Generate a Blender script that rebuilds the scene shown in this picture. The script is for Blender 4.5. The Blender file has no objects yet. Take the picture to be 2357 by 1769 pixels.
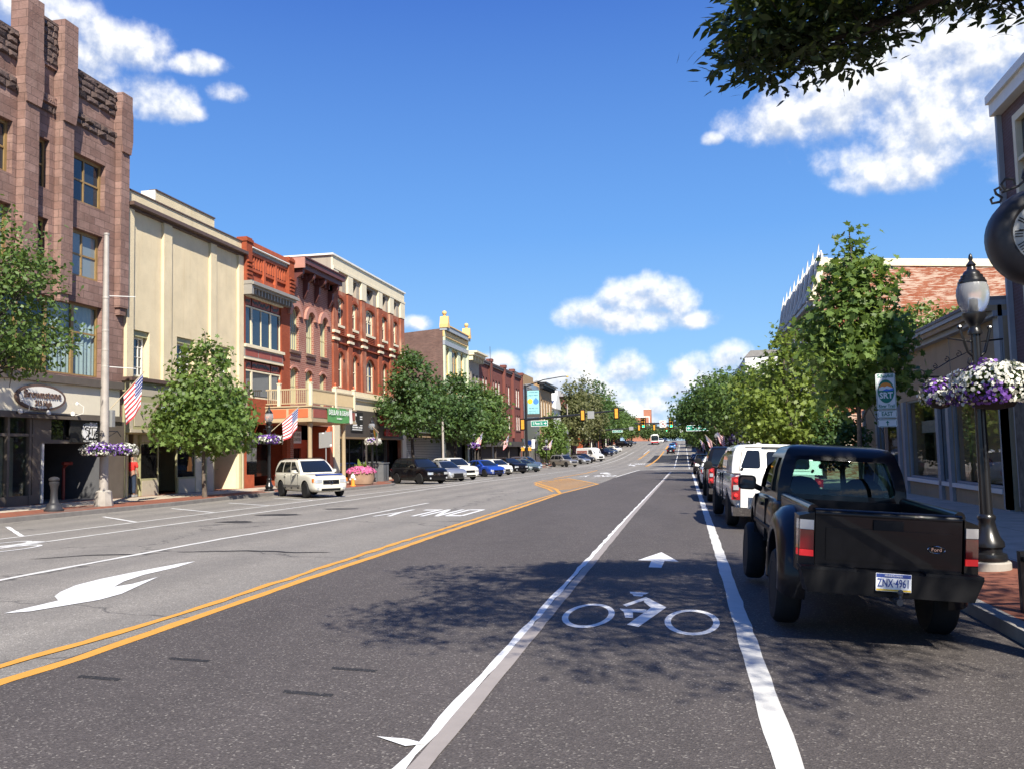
import bpy, bmesh, math, random
import numpy as np
from mathutils import Vector, Matrix
R = math.radians
random.seed(7)
SC = bpy.context.scene
COL = SC.collection
# ------------------------------------------------------------------ camera
EYE = 1.7
cam_d = bpy.data.cameras.new('camera'); cam = bpy.data.objects.new('camera', cam_d); COL.objects.link(cam)
RX, UP, FW = Vector((0.981595, 0.189592, -0.022934)), Vector((0.036613, -0.068964, 0.996947)), Vector((-0.187431, 0.979438, 0.074637))
cam.matrix_world = Matrix(((RX.x, UP.x, -FW.x, 0), (RX.y, UP.y, -FW.y, 0), (RX.z, UP.z, -FW.z, EYE), (0, 0, 0, 1)))
cam_d.sensor_width = 36; cam_d.sensor_fit = 'HORIZONTAL'; cam_d.lens = 36 * 2038 / 2357
cam_d.clip_start = 0.05; cam_d.clip_end = 6000
SC.camera = cam
SC.view_settings.view_transform = 'Standard'; SC.view_settings.look = 'None'
SC.view_settings.exposure = 0.97; SC.view_settings.gamma = 1.0
SC.cycles.max_bounces = 7; SC.cycles.diffuse_bounces = 3; SC.cycles.glossy_bounces = 3
SC.cycles.transmission_bounces = 6; SC.cycles.transparent_max_bounces = 12
SC.cycles.caustics_reflective = False; SC.cycles.caustics_refractive = False
SC.cycles.sample_clamp_indirect = 4.0
# ------------------------------------------------------------------ sun
SUN_EL, SUN_AZ = R(42.5), R(180 - 26.5)         # azimuth clockwise from +Y (the street), so behind and to the right
sd = Vector((math.sin(SUN_AZ) * math.cos(SUN_EL), math.cos(SUN_AZ) * math.cos(SUN_EL), math.sin(SUN_EL)))
sun_d = bpy.data.lights.new('sun', 'SUN'); sun_d.energy = 4.6; sun_d.angle = R(0.55); sun_d.color = (1.0, 0.935, 0.82)
sun = bpy.data.objects.new('sun', sun_d); COL.objects.link(sun)
sun.rotation_euler = sd.to_track_quat('Z', 'Y').to_euler()
# ------------------------------------------------------------------ world: Nishita sky with cumulus
W = bpy.data.worlds.new('World'); SC.world = W; W.use_nodes = True
nt = W.node_tree; N = nt.nodes; LK = nt.links
N.clear()
def nn(tree, t, **kw):
    n = tree.nodes.new(t)
    for k, v in kw.items(): setattr(n, k, v)
    return n
def mth(tree, op, a, b=None, c=None, clamp=False):
    n = nn(tree, 'ShaderNodeMath', operation=op, use_clamp=clamp)
    for i, x in enumerate((a, b, c)):
        if x is None: continue
        if isinstance(x, (int, float)): n.inputs[i].default_value = x
        else: tree.links.new(x, n.inputs[i])
    return n.outputs[0]
CLOUDS = [(-0.69,0.43,0.085,0.034),(-0.61,0.416,0.055,0.034),(-0.655,0.392,0.055,0.032),(-0.587,0.364,0.062,0.026),(-0.548,0.358,0.03,0.013),(-0.53,0.405,0.036,0.014),(-0.501,0.381,0.024,0.015),
 (-0.044,0.142,0.084,0.02),(-0.039,0.165,0.056,0.032),(-0.108,0.15,0.038,0.022),(0.018,0.139,0.03,0.015),(0.0,0.158,0.03,0.026),
 (-0.213,0.092,0.05,0.022),(-0.151,0.1,0.03,0.02),(-0.109,0.1,0.032,0.032),(-0.061,0.084,0.04,0.025),(-0.086,0.062,0.085,0.024),(0.016,0.085,0.032,0.023),(0.054,0.088,0.034,0.028),(0.034,0.072,0.065,0.018),(-0.043,0.046,0.07,0.018),(-0.011,0.062,0.025,0.018),(-0.10,0.032,0.11,0.014),(-0.154,0.078,0.09,0.02),(-0.295,0.145,0.022,0.012),(0.02,0.035,0.06,0.012),
 (0.045,0.331,0.016,0.01),(0.115,0.342,0.075,0.032),(0.18,0.345,0.09,0.05),(0.23,0.365,0.13,0.07),(0.307,0.38,0.13,0.08),(0.28,0.315,0.13,0.065),(0.235,0.285,0.085,0.038),(0.37,0.31,0.1,0.08),
 (0.75,0.35,0.2,0.06),(1.3,0.25,0.3,0.07),(1.9,0.3,0.25,0.09),(-1.3,0.3,0.25,0.06),(-2.0,0.35,0.3,0.08),(2.7,0.2,0.3,0.05),(-2.7,0.25,0.2,0.05)]  # invented clouds outside the view, added only for reflections
def cloud_nodes(g, u, v):
    """density at (u, v) and the same a little nearer the sun, for the lit and the grey sides"""
    cv = nn(g, 'ShaderNodeCombineXYZ'); g.links.new(u, cv.inputs[0]); g.links.new(v, cv.inputs[1])
    c2 = nn(g, 'ShaderNodeVectorMath', operation='ADD'); g.links.new(cv.outputs[0], c2.inputs[0]); c2.inputs[1].default_value = (0.005, 0.012, 0)
    def noise(vec, scale, det, rough):
        n = nn(g, 'ShaderNodeTexNoise'); n.inputs['Scale'].default_value = scale; n.inputs['Detail'].default_value = det
        n.inputs['Roughness'].default_value = rough; g.links.new(vec, n.inputs['Vector']); return n.outputs['Fac']
    acc = acc2 = None
    for (a, b, ru, rv) in CLOUDS:
        du = mth(g, 'MULTIPLY_ADD', u, 1 / ru, -a / ru); dv0 = mth(g, 'MULTIPLY_ADD', v, 1 / rv, -b / rv)
        dv = mth(g, 'MAXIMUM', dv0, mth(g, 'MULTIPLY', dv0, -1.3))        # flatter bases
        m = mth(g, 'MULTIPLY_ADD', du, du, mth(g, 'MULTIPLY', dv, dv))
        m2 = mth(g, 'MULTIPLY_ADD', dv0, 0.95, m)
        acc = m if acc is None else mth(g, 'SMOOTH_MIN', acc, m, 0.25)
        acc2 = m2 if acc2 is None else mth(g, 'SMOOTH_MIN', acc2, m2, 0.25)
    na = noise(cv.outputs[0], 21, 6, 0.58); nb = noise(c2.outputs[0], 21, 4, 0.55)
    d = mth(g, 'MULTIPLY_ADD', mth(g, 'SUBTRACT', na, 0.5), 3.9, mth(g, 'MULTIPLY_ADD', acc, -1.3, 1.3))
    lit = mth(g, 'MULTIPLY_ADD', mth(g, 'SUBTRACT', na, nb), 5.0, mth(g, 'SUBTRACT', acc2, acc))
    return d, lit
tc = nn(nt, 'ShaderNodeTexCoord'); sp = nn(nt, 'ShaderNodeSeparateXYZ'); LK.new(tc.outputs['Generated'], sp.inputs[0])
u = mth(nt, 'ARCTAN2', sp.outputs[0], sp.outputs[1]); v = mth(nt, 'ARCSINE', sp.outputs[2])
d0, lit = cloud_nodes(nt, u, v)
al = nn(nt, 'ShaderNodeMapRange', interpolation_type='SMOOTHSTEP'); LK.new(d0, al.inputs[0]); al.inputs[1].default_value = -0.2; al.inputs[2].default_value = 1.55
sh = nn(nt, 'ShaderNodeMapRange', interpolation_type='SMOOTHSTEP'); LK.new(lit, sh.inputs[0]); sh.inputs[1].default_value = -1.0; sh.inputs[2].default_value = 0.75
cc = nn(nt, 'ShaderNodeMix', data_type='RGBA'); LK.new(sh.outputs[0], cc.inputs[0])
cc.inputs[6].default_value = (5.4, 6.2, 7.9, 1); cc.inputs[7].default_value = (11.8, 11.7, 11.4, 1)
sky = nn(nt, 'ShaderNodeTexSky', sky_type='NISHITA', sun_disc=False, sun_elevation=SUN_EL, sun_rotation=SUN_AZ, altitude=60, air_density=1.0, dust_density=0.1, ozone_density=3.0)
rp = nn(nt, 'ShaderNodeValToRGB'); LK.new(mth(nt, 'MULTIPLY_ADD', v, 1.0, 0.1, clamp=True), rp.inputs[0])
el = rp.color_ramp.elements; el[0].position = 0.08; el[0].color = (4.6, 7.2, 10.2, 1); el[1].position = 0.62; el[1].color = (0.48, 1.7, 6.7, 1)
e = el.new(0.20); e.color = (2.8, 5.9, 10.2, 1); e = el.new(0.34); e.color = (1.5, 4.15, 9.5, 1)
s1 = nn(nt, 'ShaderNodeMix', data_type='RGBA'); s1.inputs[0].default_value = 0.8; LK.new(sky.outputs[0], s1.inputs[6]); LK.new(rp.outputs[0], s1.inputs[7])
mx = nn(nt, 'ShaderNodeMix', data_type='RGBA'); LK.new(mth(nt, 'MULTIPLY', al.outputs[0], 0.96), mx.inputs[0]); LK.new(s1.outputs[2], mx.inputs[6]); LK.new(cc.outputs[2], mx.inputs[7])
bg = nn(nt, 'ShaderNodeBackground'); LK.new(mx.outputs[2], bg.inputs[0]); bg.inputs[1].default_value = 0.054
wo = nn(nt, 'ShaderNodeOutputWorld'); LK.new(bg.outputs[0], wo.inputs[0])
W.cycles.sampling_method = 'MANUAL'; W.cycles.sample_map_resolution = 512

# ------------------------------------------------------------------ helpers
def gz(Y):
    y0, y1, s0, s1 = 110., 200., -0.0075, 0.028
    if Y < y0: return s0 * Y
    k = min(Y, y1) - y0
    z = s0 * y0 + s0 * k + (s1 - s0) * k * k / (2 * (y1 - y0))
    if Y > y1: z += s1 * (min(Y, 320) - y1)
    if Y > 320: z += s1 * (1 - math.exp(-(Y - 320) / 60)) * 60
    return z
def gr(X, Y, off=0.0): return gz(Y) + 0.007 * min(30, max(0, -X)) - 0.045 * min(2.75, max(0, X - 0.3)) + off

class MB:
    def __init__(s): s.v = []; s.f = []; s.m = []; s.cuts = []
    def nxt(s): s.cuts.append((len(s.v), len(s.f)))      # what follows is a piece of its own
    def add(s, vs, fs, m=0):
        b = len(s.v); s.v.extend(tuple(p) for p in vs)
        for f in fs: s.f.append(tuple(b + i for i in f)); s.m.append(m)
    def box(s, x0, x1, y0, y1, z0, z1, m=0):
        if x0 > x1: x0, x1 = x1, x0
        s.add([(x0,y0,z0),(x1,y0,z0),(x1,y1,z0),(x0,y1,z0),(x0,y0,z1),(x1,y0,z1),(x1,y1,z1),(x0,y1,z1)],
              [(0,3,2,1),(4,5,6,7),(0,1,5,4),(1,2,6,5),(2,3,7,6),(3,0,4,7)], m)
    def hexa(s, p, m=0):      # 8 points like box
        s.add(p, [(0,3,2,1),(4,5,6,7),(0,1,5,4),(1,2,6,5),(2,3,7,6),(3,0,4,7)], m)
    def tube(s, pts, rad, n=8, m=0, cap=True):
        pts = [Vector(p) for p in pts]
        if not hasattr(rad, '__len__'): rad = [rad] * len(pts)
        vs = []; prev = None
        for i, p in enumerate(pts):
            t = (pts[min(i + 1, len(pts) - 1)] - pts[max(i - 1, 0)])
            t = t.normalized() if t.length > 1e-9 else Vector((0, 0, 1))
            a = t.cross(Vector((0, 0, 1)) if abs(t.z) < .95 else Vector((0, 1, 0))) if prev is None else prev - t * prev.dot(t)
            a = a.normalized(); prev = a; b = t.cross(a)
            for k in range(n):
                an = 2 * math.pi * k / n
                vs.append(p + (a * math.cos(an) + b * math.sin(an)) * rad[i])
        fs = []
        for i in range(len(pts) - 1):
            for k in range(n):
                fs.append((i * n + k, i * n + (k + 1) % n, (i + 1) * n + (k + 1) % n, (i + 1) * n + k))
        if cap: fs.append(tuple(range(n - 1, -1, -1))); fs.append(tuple((len(pts) - 1) * n + k for k in range(n)))
        s.add(vs, fs, m)
    def lathe(s, prof, c=(0, 0, 0), n=16, m=0, ax='z', cap=True):
        vs = []
        for (r, h) in prof:
            for k in range(n):
                a = 2 * math.pi * k / n; q, w = r * math.cos(a), r * math.sin(a)
                vs.append((c[0] + q, c[1] + w, c[2] + h) if ax == 'z' else ((c[0] + h, c[1] + q, c[2] + w) if ax == 'x' else (c[0] + w, c[1] + h, c[2] + q)))
        fs = []
        for i in range(len(prof) - 1):
            for k in range(n): fs.append((i*n+k, i*n+(k+1) % n, (i+1)*n+(k+1) % n, (i+1)*n+k))
        if cap:
            if prof[0][0] > 1e-6: fs.append(tuple(range(n - 1, -1, -1)))
            if prof[-1][0] > 1e-6: fs.append(tuple((len(prof) - 1) * n + k for k in range(n)))
        s.add(vs, fs, m)
    def prism(s, poly, mk, a0, a1, m=0):   # mk(p2d, a) -> 3d ; a0..a1 thickness
        n = len(poly)
        vs = [mk(p, a0) for p in poly] + [mk(p, a1) for p in poly]
        s.add(vs, [tuple(range(n - 1, -1, -1)), tuple(range(n, 2 * n))] + [(i, (i + 1) % n, n + (i + 1) % n, n + i) for i in range(n)], m)
    def sphere(s, c, r, n=12, m=0, sz=1.0):
        s.lathe([(max(1e-4, r * math.sin(math.pi * i / (n // 2))), -r * sz * math.cos(math.pi * i / (n // 2))) for i in range(n // 2 + 1)], c, n, m, cap=False)
    def mesh(s, name, mats, smooth=False, off=(0, 0, 0)):
        me = bpy.data.meshes.new(name)
        ox, oy, oz = off
        me.from_pydata([(x - ox, y - oy, z - oz) for x, y, z in s.v], [], s.f)
        for mt in (mats if isinstance(mats, (list, tuple)) else [mats]): me.materials.append(mt)
        if any(s.m): me.polygons.foreach_set('material_index', s.m)
        bm = bmesh.new(); bm.from_mesh(me); bmesh.ops.recalc_face_normals(bm, faces=bm.faces); bm.to_mesh(me); bm.free()
        if smooth: shade(me, smooth)
        return me
    def obj(s, name, mats, parent=None, smooth=False):
        off = ROOT.get(rootof(parent), (0, 0, 0)) if parent else (0, 0, 0)
        if s.cuts:
            ends = sorted(set([(0, 0)] + s.cuts + [(len(s.v), len(s.f))])); o = None
            for (va, fa), (vb, fb) in zip(ends, ends[1:]):
                if fb == fa: continue
                q = MB(); q.v = s.v[va:vb]; q.f = [tuple(i - va for i in f) for f in s.f[fa:fb]]; q.m = s.m[fa:fb]
                o = link(name, q.mesh(name, mats, smooth, off), parent)
            return o
        return link(name, s.mesh(name, mats, smooth, off), parent)
def shade(me, ang=40):
    me.polygons.foreach_set('use_smooth', [True] * len(me.polygons))
    if ang is not True and ang < 180:
        me.set_sharp_from_angle(angle=R(ang))
ROOT = {}
def rootof(o):
    while o.parent is not None: o = o.parent
    return o.name
def link(name, me, parent=None):
    o = bpy.data.objects.new(name, me); COL.objects.link(o)
    if parent is not None: o.parent = parent
    return o
def tag(o, label=None, cat=None, group=None, kind=None):
    if label: o['label'] = label
    if cat: o['category'] = cat
    if group: o['group'] = group
    if kind: o['kind'] = kind
    return o
def thing(name, label, cat, loc=(0, 0, 0), rz=0.0, group=None):
    o = bpy.data.objects.new(name, None); COL.objects.link(o); o.location = loc; o.rotation_euler = (0, 0, rz)
    o.empty_display_size = 0.2
    ROOT[o.name] = tuple(loc) if rz == 0 else (0, 0, 0)
    return tag(o, label, cat, group)
def local(name, label, cat, group=None):      # a thing whose parts are built round the origin, then moved
    o = thing(name, label, cat, (0, 0, 0), 0, group); return o
def put(o, loc, rz=0.0, label=None, sc=None):
    o.location = loc; o.rotation_euler = (0, 0, rz)
    if sc: o.scale = (sc,) * 3
    if label: o['label'] = label
    return o
def dup(root, loc=None, rz=None, label=None, group=None, sc=None):
    def cp(o, par):
        c = o.copy(); COL.objects.link(c); c.parent = par
        for ch in KIDS.get(o.name, []): cp(ch, c)
        return c
    KIDS.clear()
    for o in bpy.data.objects:
        if o.parent is not None: KIDS.setdefault(o.parent.name, []).append(o)
    c = cp(root, None)
    if loc is not None: c.location = loc
    if rz is not None: c.rotation_euler = (0, 0, rz)
    if sc: c.scale = (sc,) * 3
    if label: c['label'] = label
    if group: c['group'] = group
    ROOT[c.name] = (0, 0, 0)
    return c
KIDS = {}
def kids(o): return [c for c in bpy.data.objects if c.parent is o]
def structure(name, mb, mats, smooth=False): return tag(mb.obj(name, mats, None, smooth), kind='structure')

def text_mb(txt, h, m=0, ext=0.006, wid=None, bold=0.0):
    """lettering as mesh in the (x, z) plane, centred, cap height about h, thickness ext along y"""
    cu = bpy.data.curves.new('lettering', 'FONT'); cu.body = txt; cu.align_x = 'CENTER'; cu.align_y = 'CENTER'
    cu.size = h / 0.70; cu.extrude = ext / 2; cu.resolution_u = 2; cu.offset = bold
    o = bpy.data.objects.new('lettering', cu); COL.objects.link(o)
    dg = bpy.context.evaluated_depsgraph_get(); me = bpy.data.meshes.new_from_object(o.evaluated_get(dg))
    vs = [v.co.copy() for v in me.vertices]; fs = [tuple(p.vertices) for p in me.polygons]
    bpy.data.objects.remove(o); bpy.data.curves.remove(cu); bpy.data.meshes.remove(me)
    if wid and vs:
        w = max(v.x for v in vs) - min(v.x for v in vs); k = wid / w
        for v in vs: v.x *= k
    return [(v.x, v.y, v.z) for v in vs], fs
def put_text(mb, txt, h, fn, m=0, ext=0.006, wid=None, bold=0.0):
    vs, fs = text_mb(txt, h, m, ext, wid, bold)
    mb.add([fn(*p) for p in vs], fs, m)      # fn(across, up, out)
# ------------------------------------------------------------------ materials
M = {}
def new(name):
    m = bpy.data.materials.new(name); m.use_nodes = True; t = m.node_tree
    p = t.nodes['Principled BSDF']; M[name] = m
    return m, t, p
def ramp(t, fac, stops):
    r = nn(t, 'ShaderNodeValToRGB'); t.links.new(fac, r.inputs[0]); e = r.color_ramp.elements
    while len(e) < len(stops): e.new(0.5)
    for i, (ps, c) in enumerate(stops):
        e[i].position = ps; e[i].color = (*c, 1) if len(c) == 3 else c
    return r.outputs[0]
def noise(t, vec, scale, det=4, rough=0.55, out='Fac'):
    n = nn(t, 'ShaderNodeTexNoise'); n.inputs['Scale'].default_value = scale; n.inputs['Detail'].default_value = det; n.inputs['Roughness'].default_value = rough
    if vec is not None: t.links.new(vec, n.inputs['Vector'])
    return n.outputs[out]
def wpos(t): return nn(t, 'ShaderNodeNewGeometry').outputs['Position']
def scl(t, vec, s):
    n = nn(t, 'ShaderNodeVectorMath', operation='MULTIPLY'); t.links.new(vec, n.inputs[0]); n.inputs[1].default_value = s; return n.outputs[0]
def bump(t, p, h, strength=0.3, dist=0.02):
    b = nn(t, 'ShaderNodeBump'); b.inputs['Strength'].default_value = strength; b.inputs['Distance'].default_value = dist
    t.links.new(h, b.inputs['Height']); t.links.new(b.outputs[0], p.inputs['Normal'])
def mixc(t, fac, a, b, mode='MIX'):
    n = nn(t, 'ShaderNodeMix', data_type='RGBA', blend_type=mode)
    for i, x in ((0, fac), (6, a), (7, b)):
        if isinstance(x, (int, float)): n.inputs[i].default_value = x
        elif isinstance(x, tuple): n.inputs[i].default_value = (*x, 1) if len(x) == 3 else x
        else: t.links.new(x, n.inputs[i])
    return n.outputs[2]
def wall_uv(t):
    g = wpos(t); s = nn(t, 'ShaderNodeSeparateXYZ'); t.links.new(g, s.inputs[0]); c = nn(t, 'ShaderNodeCombineXYZ')
    t.links.new(mth(t, 'ADD', s.outputs[0], s.outputs[1]), c.inputs[0]); t.links.new(s.outputs[2], c.inputs[1]); return c.outputs[0]
def paint(name, col, rough=0.55, var=0.12, sc=3.0, metal=0.0, dirt=None, coat=0.0, spec=0.5, bmp=0.0):
    m, t, p = new(name); c = Vector(col)
    f = noise(t, wpos(t), sc, 5, 0.6)
    base = ramp(t, f, [(0.3, tuple(c * (1 - var))), (0.7, tuple(c * (1 + var)))])
    if dirt:
        f2 = noise(t, scl(t, wpos(t), (1.0, 1.0, 0.35)), 1.7, 6, 0.65)
        base = mixc(t, ramp(t, f2, [(0.52, (0, 0, 0)), (0.72, (dirt[1],) * 3)]), base, dirt[0])
    t.links.new(base, p.inputs['Base Color']); p.inputs['Roughness'].default_value = rough; p.inputs['Metallic'].default_value = metal
    p.inputs['Coat Weight'].default_value = coat; p.inputs['Coat Roughness'].default_value = 0.04; p.inputs['Specular IOR Level'].default_value = spec
    if bmp: bump(t, p, noise(t, wpos(t), 45, 4), bmp, 0.01)
    return m
def brick(name, c1, c2, mort, bw=0.21, bh=0.072, ms=0.012, rough=0.85, stain=None, pale=None, bst=0.35):
    m, t, p = new(name); uvv = wall_uv(t)
    b = nn(t, 'ShaderNodeTexBrick'); t.links.new(uvv, b.inputs['Vector'])
    b.inputs['Color1'].default_value = (*c1, 1); b.inputs['Color2'].default_value = (*c2, 1); b.inputs['Mortar'].default_value = (*mort, 1)
    b.inputs['Scale'].default_value = 1.0; b.inputs['Brick Width'].default_value = bw; b.inputs['Row Height'].default_value = bh
    b.inputs['Mortar Size'].default_value = ms; b.inputs['Bias'].default_value = -0.1; b.inputs['Mortar Smooth'].default_value = 0.3
    f = noise(t, wpos(t), 0.9, 6, 0.65)
    base = mixc(t, ramp(t, f, [(0.35, (0.6,) * 3), (0.65, (0.0,) * 3)]), b.outputs['Color'], tuple(Vector(c1) * 0.72))
    if stain:
        f2 = noise(t, scl(t, wpos(t), (1, 1, 0.3)), 0.7, 6, 0.7)
        base = mixc(t, ramp(t, f2, [(0.5, (0,) * 3), (0.68, (stain[1],) * 3)]), base, stain[0])
    if pale:      # flaking old paint, bed by bed
        f3 = noise(t, scl(t, uvv, (1.1, 9.0, 1.0)), 1.6, 7, 0.72)
        f4 = noise(t, scl(t, uvv, (1.0, 3.0, 1.0)), 0.5, 4, 0.6)
        base = mixc(t, ramp(t, mth(t, 'ADD', mth(t, 'MULTIPLY', f3, 0.65), mth(t, 'MULTIPLY', f4, 0.35)), [(0.49, (0,) * 3), (0.53, (pale[1],) * 3)]), base, pale[0])
    t.links.new(base, p.inputs['Base Color']); p.inputs['Roughness'].default_value = rough; p.inputs['Specular IOR Level'].default_value = 0.25
    bump(t, p, b.outputs['Fac'], -bst, 0.01)
    return m
# walls
def brownstone():
    m, t, p = new('brownstone'); uvv = wall_uv(t)
    b = nn(t, 'ShaderNodeTexBrick'); t.links.new(uvv, b.inputs['Vector'])
    b.inputs['Color1'].default_value = (0.23, 0.135, 0.11, 1); b.inputs['Color2'].default_value = (0.33, 0.21, 0.175, 1); b.inputs['Mortar'].default_value = (0.15, 0.10, 0.085, 1)
    b.inputs['Scale'].default_value = 1; b.inputs['Brick Width'].default_value = 0.62; b.inputs['Row Height'].default_value = 0.31; b.inputs['Mortar Size'].default_value = 0.012; b.inputs['Bias'].default_value = 0.0
    f = noise(t, wpos(t), 1.3, 7, 0.7)
    base = mixc(t, ramp(t, f, [(0.35, (0.55,) * 3), (0.62, (0.0,) * 3)]), b.outputs['Color'], (0.12, 0.072, 0.058))
    f2 = noise(t, scl(t, wpos(t), (1, 1, 0.25)), 1.1, 6, 0.7)
    base = mixc(t, ramp(t, f2, [(0.52, (0,) * 3), (0.7, (0.5,) * 3)]), base, (0.30, 0.205, 0.165))
    t.links.new(base, p.inputs['Base Color']); p.inputs['Roughness'].default_value = 0.9; p.inputs['Specular IOR Level'].default_value = 0.2
    h = mth(t, 'SUBTRACT', mth(t, 'MULTIPLY', noise(t, wpos(t), 14, 5), 0.8), mth(t, 'MULTIPLY', b.outputs['Fac'], 0.8)); bump(t, p, h, 0.6, 0.03)
brownstone()
def rockface():
    m, t, p = new('rough_brownstone')
    f = noise(t, wpos(t), 3.2, 6, 0.7)
    t.links.new(ramp(t, f, [(0.3, (0.06, 0.042, 0.038)), (0.55, (0.13, 0.088, 0.075)), (0.75, (0.23, 0.155, 0.13))]), p.inputs['Base Color'])
    p.inputs['Roughness'].default_value = 0.95; bump(t, p, noise(t, wpos(t), 9, 6, 0.7), 1.0, 0.08)
rockface()
def stucco(name, col, dirtc, amt=0.55):
    m, t, p = new(name); c = Vector(col)
    f = noise(t, wpos(t), 1.2, 6, 0.6)
    base = ramp(t, f, [(0.3, tuple(c * 0.9)), (0.7, tuple(c * 1.06))])
    fd = noise(t, scl(t, wpos(t), (2.2, 2.2, 0.16)), 1.6, 7, 0.68)
    base = mixc(t, ramp(t, fd, [(0.53, (0,) * 3), (0.74, (amt,) * 3)]), base, dirtc)
    sp = noise(t, wpos(t), 7, 3, 0.5)
    base = mixc(t, ramp(t, sp, [(0.66, (0,) * 3), (0.72, (0.25,) * 3)]), base, tuple(c * 0.6))
    t.links.new(base, p.inputs['Base Color']); p.inputs['Roughness'].default_value = 0.9; p.inputs['Specular IOR Level'].default_value = 0.2
    bump(t, p, noise(t, wpos(t), 22, 6, 0.7), 0.5, 0.03)
stucco('cream_stucco', (0.70, 0.585, 0.385), (0.55, 0.41, 0.22), 0.4)
stucco('sage_stucco', (0.60, 0.63, 0.44), (0.5, 0.5, 0.36), 0.3)
stucco('grey_stucco', (0.36, 0.31, 0.25), (0.26, 0.22, 0.18), 0.4)
stucco('tan_stucco', (0.40, 0.31, 0.20), (0.29, 0.22, 0.14), 0.5)
brick('red_brick', (0.36, 0.075, 0.03), (0.26, 0.05, 0.022), (0.24, 0.08, 0.045), stain=((0.18, 0.045, 0.022), 0.5))
brick('striped_brick', (0.30, 0.10, 0.07), (0.24, 0.085, 0.065), (0.42, 0.27, 0.21), 0.24, 0.125, 0.028)
brick('worn_brick', (0.34, 0.085, 0.04), (0.27, 0.06, 0.03), (0.3, 0.12, 0.07), stain=((0.5, 0.32, 0.22), 0.75))
brick('dark_brick', (0.135, 0.075, 0.06), (0.20, 0.11, 0.085), (0.16, 0.12, 0.10), 0.3, 0.1, 0.012)
brick('maroon_brick', (0.21, 0.065, 0.05), (0.16, 0.052, 0.042), (0.17, 0.08, 0.065))
brick('flaking_brick', (0.30, 0.075, 0.035), (0.35, 0.105, 0.05), (0.30, 0.15, 0.09), pale=((0.52, 0.40, 0.31), 0.85))
brick('purple_brick', (0.135, 0.085, 0.088), (0.18, 0.105, 0.105), (0.17, 0.14, 0.145), 0.23, 0.078, 0.012)
brick('tower_brick', (0.42, 0.17, 0.10), (0.38, 0.15, 0.09), (0.4, 0.2, 0.14))
brick('pavement_brick', (0.27, 0.10, 0.06), (0.21, 0.075, 0.05), (0.17, 0.12, 0.1), 0.2, 0.1, 0.01)
P = paint
P('cream_trim', (0.72, 0.63, 0.44), 0.6, 0.06); P('white_trim', (0.74, 0.72, 0.66), 0.5, 0.05); P('band_cream', (0.74, 0.67, 0.52), 0.55, 0.04)
P('brown_trim', (0.10, 0.062, 0.048), 0.6, 0.15); P('gold_wood', (0.28, 0.18, 0.07), 0.5, 0.15); P('taupe', (0.115, 0.095, 0.078), 0.6, 0.1)
P('beige_panel', (0.47, 0.41, 0.32), 0.6, 0.05); P('sage_trim', (0.36, 0.34, 0.19), 0.55, 0.06); P('grey_trim', (0.27, 0.25, 0.22), 0.55, 0.08)
P('terracotta', (0.40, 0.085, 0.03), 0.7, 0.2); P('brick_red_panel', (0.30, 0.075, 0.05), 0.6, 0.08); P('pink_stone', (0.42, 0.20, 0.15), 0.7, 0.08)
P('maroon_trim', (0.115, 0.033, 0.028), 0.55, 0.1); P('orange_panel', (0.62, 0.13, 0.05), 0.55, 0.06); P('khaki_trim', (0.42, 0.33, 0.20), 0.6, 0.06)
P('olive_frame', (0.50, 0.45, 0.25), 0.55, 0.06); P('black_trim', (0.018, 0.018, 0.02), 0.4, 0.1); P('charcoal', (0.062, 0.052, 0.045), 0.65, 0.1)
P('gold_trim', (0.72, 0.46, 0.17), 0.55, 0.06); P('pale_blue', (0.55, 0.66, 0.70), 0.5, 0.05); P('awning_brown', (0.20, 0.135, 0.075), 0.8, 0.1)
P('white_wall', (0.72, 0.71, 0.68), 0.7, 0.05, dirt=((0.5, 0.48, 0.44), 0.4)); P('slate', (0.13, 0.115, 0.105), 0.7, 0.25, 5)
P('roof_grey', (0.22, 0.21, 0.20), 0.85, 0.15); P('silver_metal', (0.50, 0.50, 0.50), 0.35, 0.06, metal=0.8); P('ochre_wall', (0.34, 0.215, 0.10), 0.75, 0.1)
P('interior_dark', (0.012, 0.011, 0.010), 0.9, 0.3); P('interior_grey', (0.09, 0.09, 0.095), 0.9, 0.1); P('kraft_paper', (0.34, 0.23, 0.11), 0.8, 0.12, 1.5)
P('curtain', (0.44, 0.51, 0.54), 0.9, 0.06); P('blue_trim', (0.30, 0.315, 0.33), 0.5, 0.08)
P('fieldstone', (0.12, 0.105, 0.085), 0.9, 0.5, 4.5)
# street
def asphalt(name, col, grit, lo=0.72, hi=1.2):
    m, t, p = new(name); c = Vector(col); g = wpos(t)
    v = nn(t, 'ShaderNodeTexVoronoi'); v.inputs['Scale'].default_value = 75; t.links.new(g, v.inputs['Vector'])
    wn = nn(t, 'ShaderNodeTexWhiteNoise'); t.links.new(v.outputs['Position'], wn.inputs['Vector'])
    spk = ramp(t, wn.outputs['Value'], [(0.0, tuple(c * 0.7)), (0.6, tuple(c)), (0.92, tuple(c * 1.2)), (1.0, tuple(Vector(grit)))])
    b1 = noise(t, scl(t, g, (1, 0.22, 1)), 0.55, 7, 0.65); b2 = noise(t, g, 3.0, 5, 0.6)
    sh = ramp(t, mth(t, 'ADD', mth(t, 'MULTIPLY', b1, 0.65), mth(t, 'MULTIPLY', b2, 0.35)), [(0.33, (lo,) * 3), (0.67, (hi,) * 3)])
    base = mixc(t, 1.0, spk, sh, 'MULTIPLY')
    t.links.new(base, p.inputs['Base Color']); p.inputs['Roughness'].default_value = 0.82; p.inputs['Specular IOR Level'].default_value = 0.35
    bump(t, p, v.outputs['Distance'], 0.5, 0.012)
    return t, p, base
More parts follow.
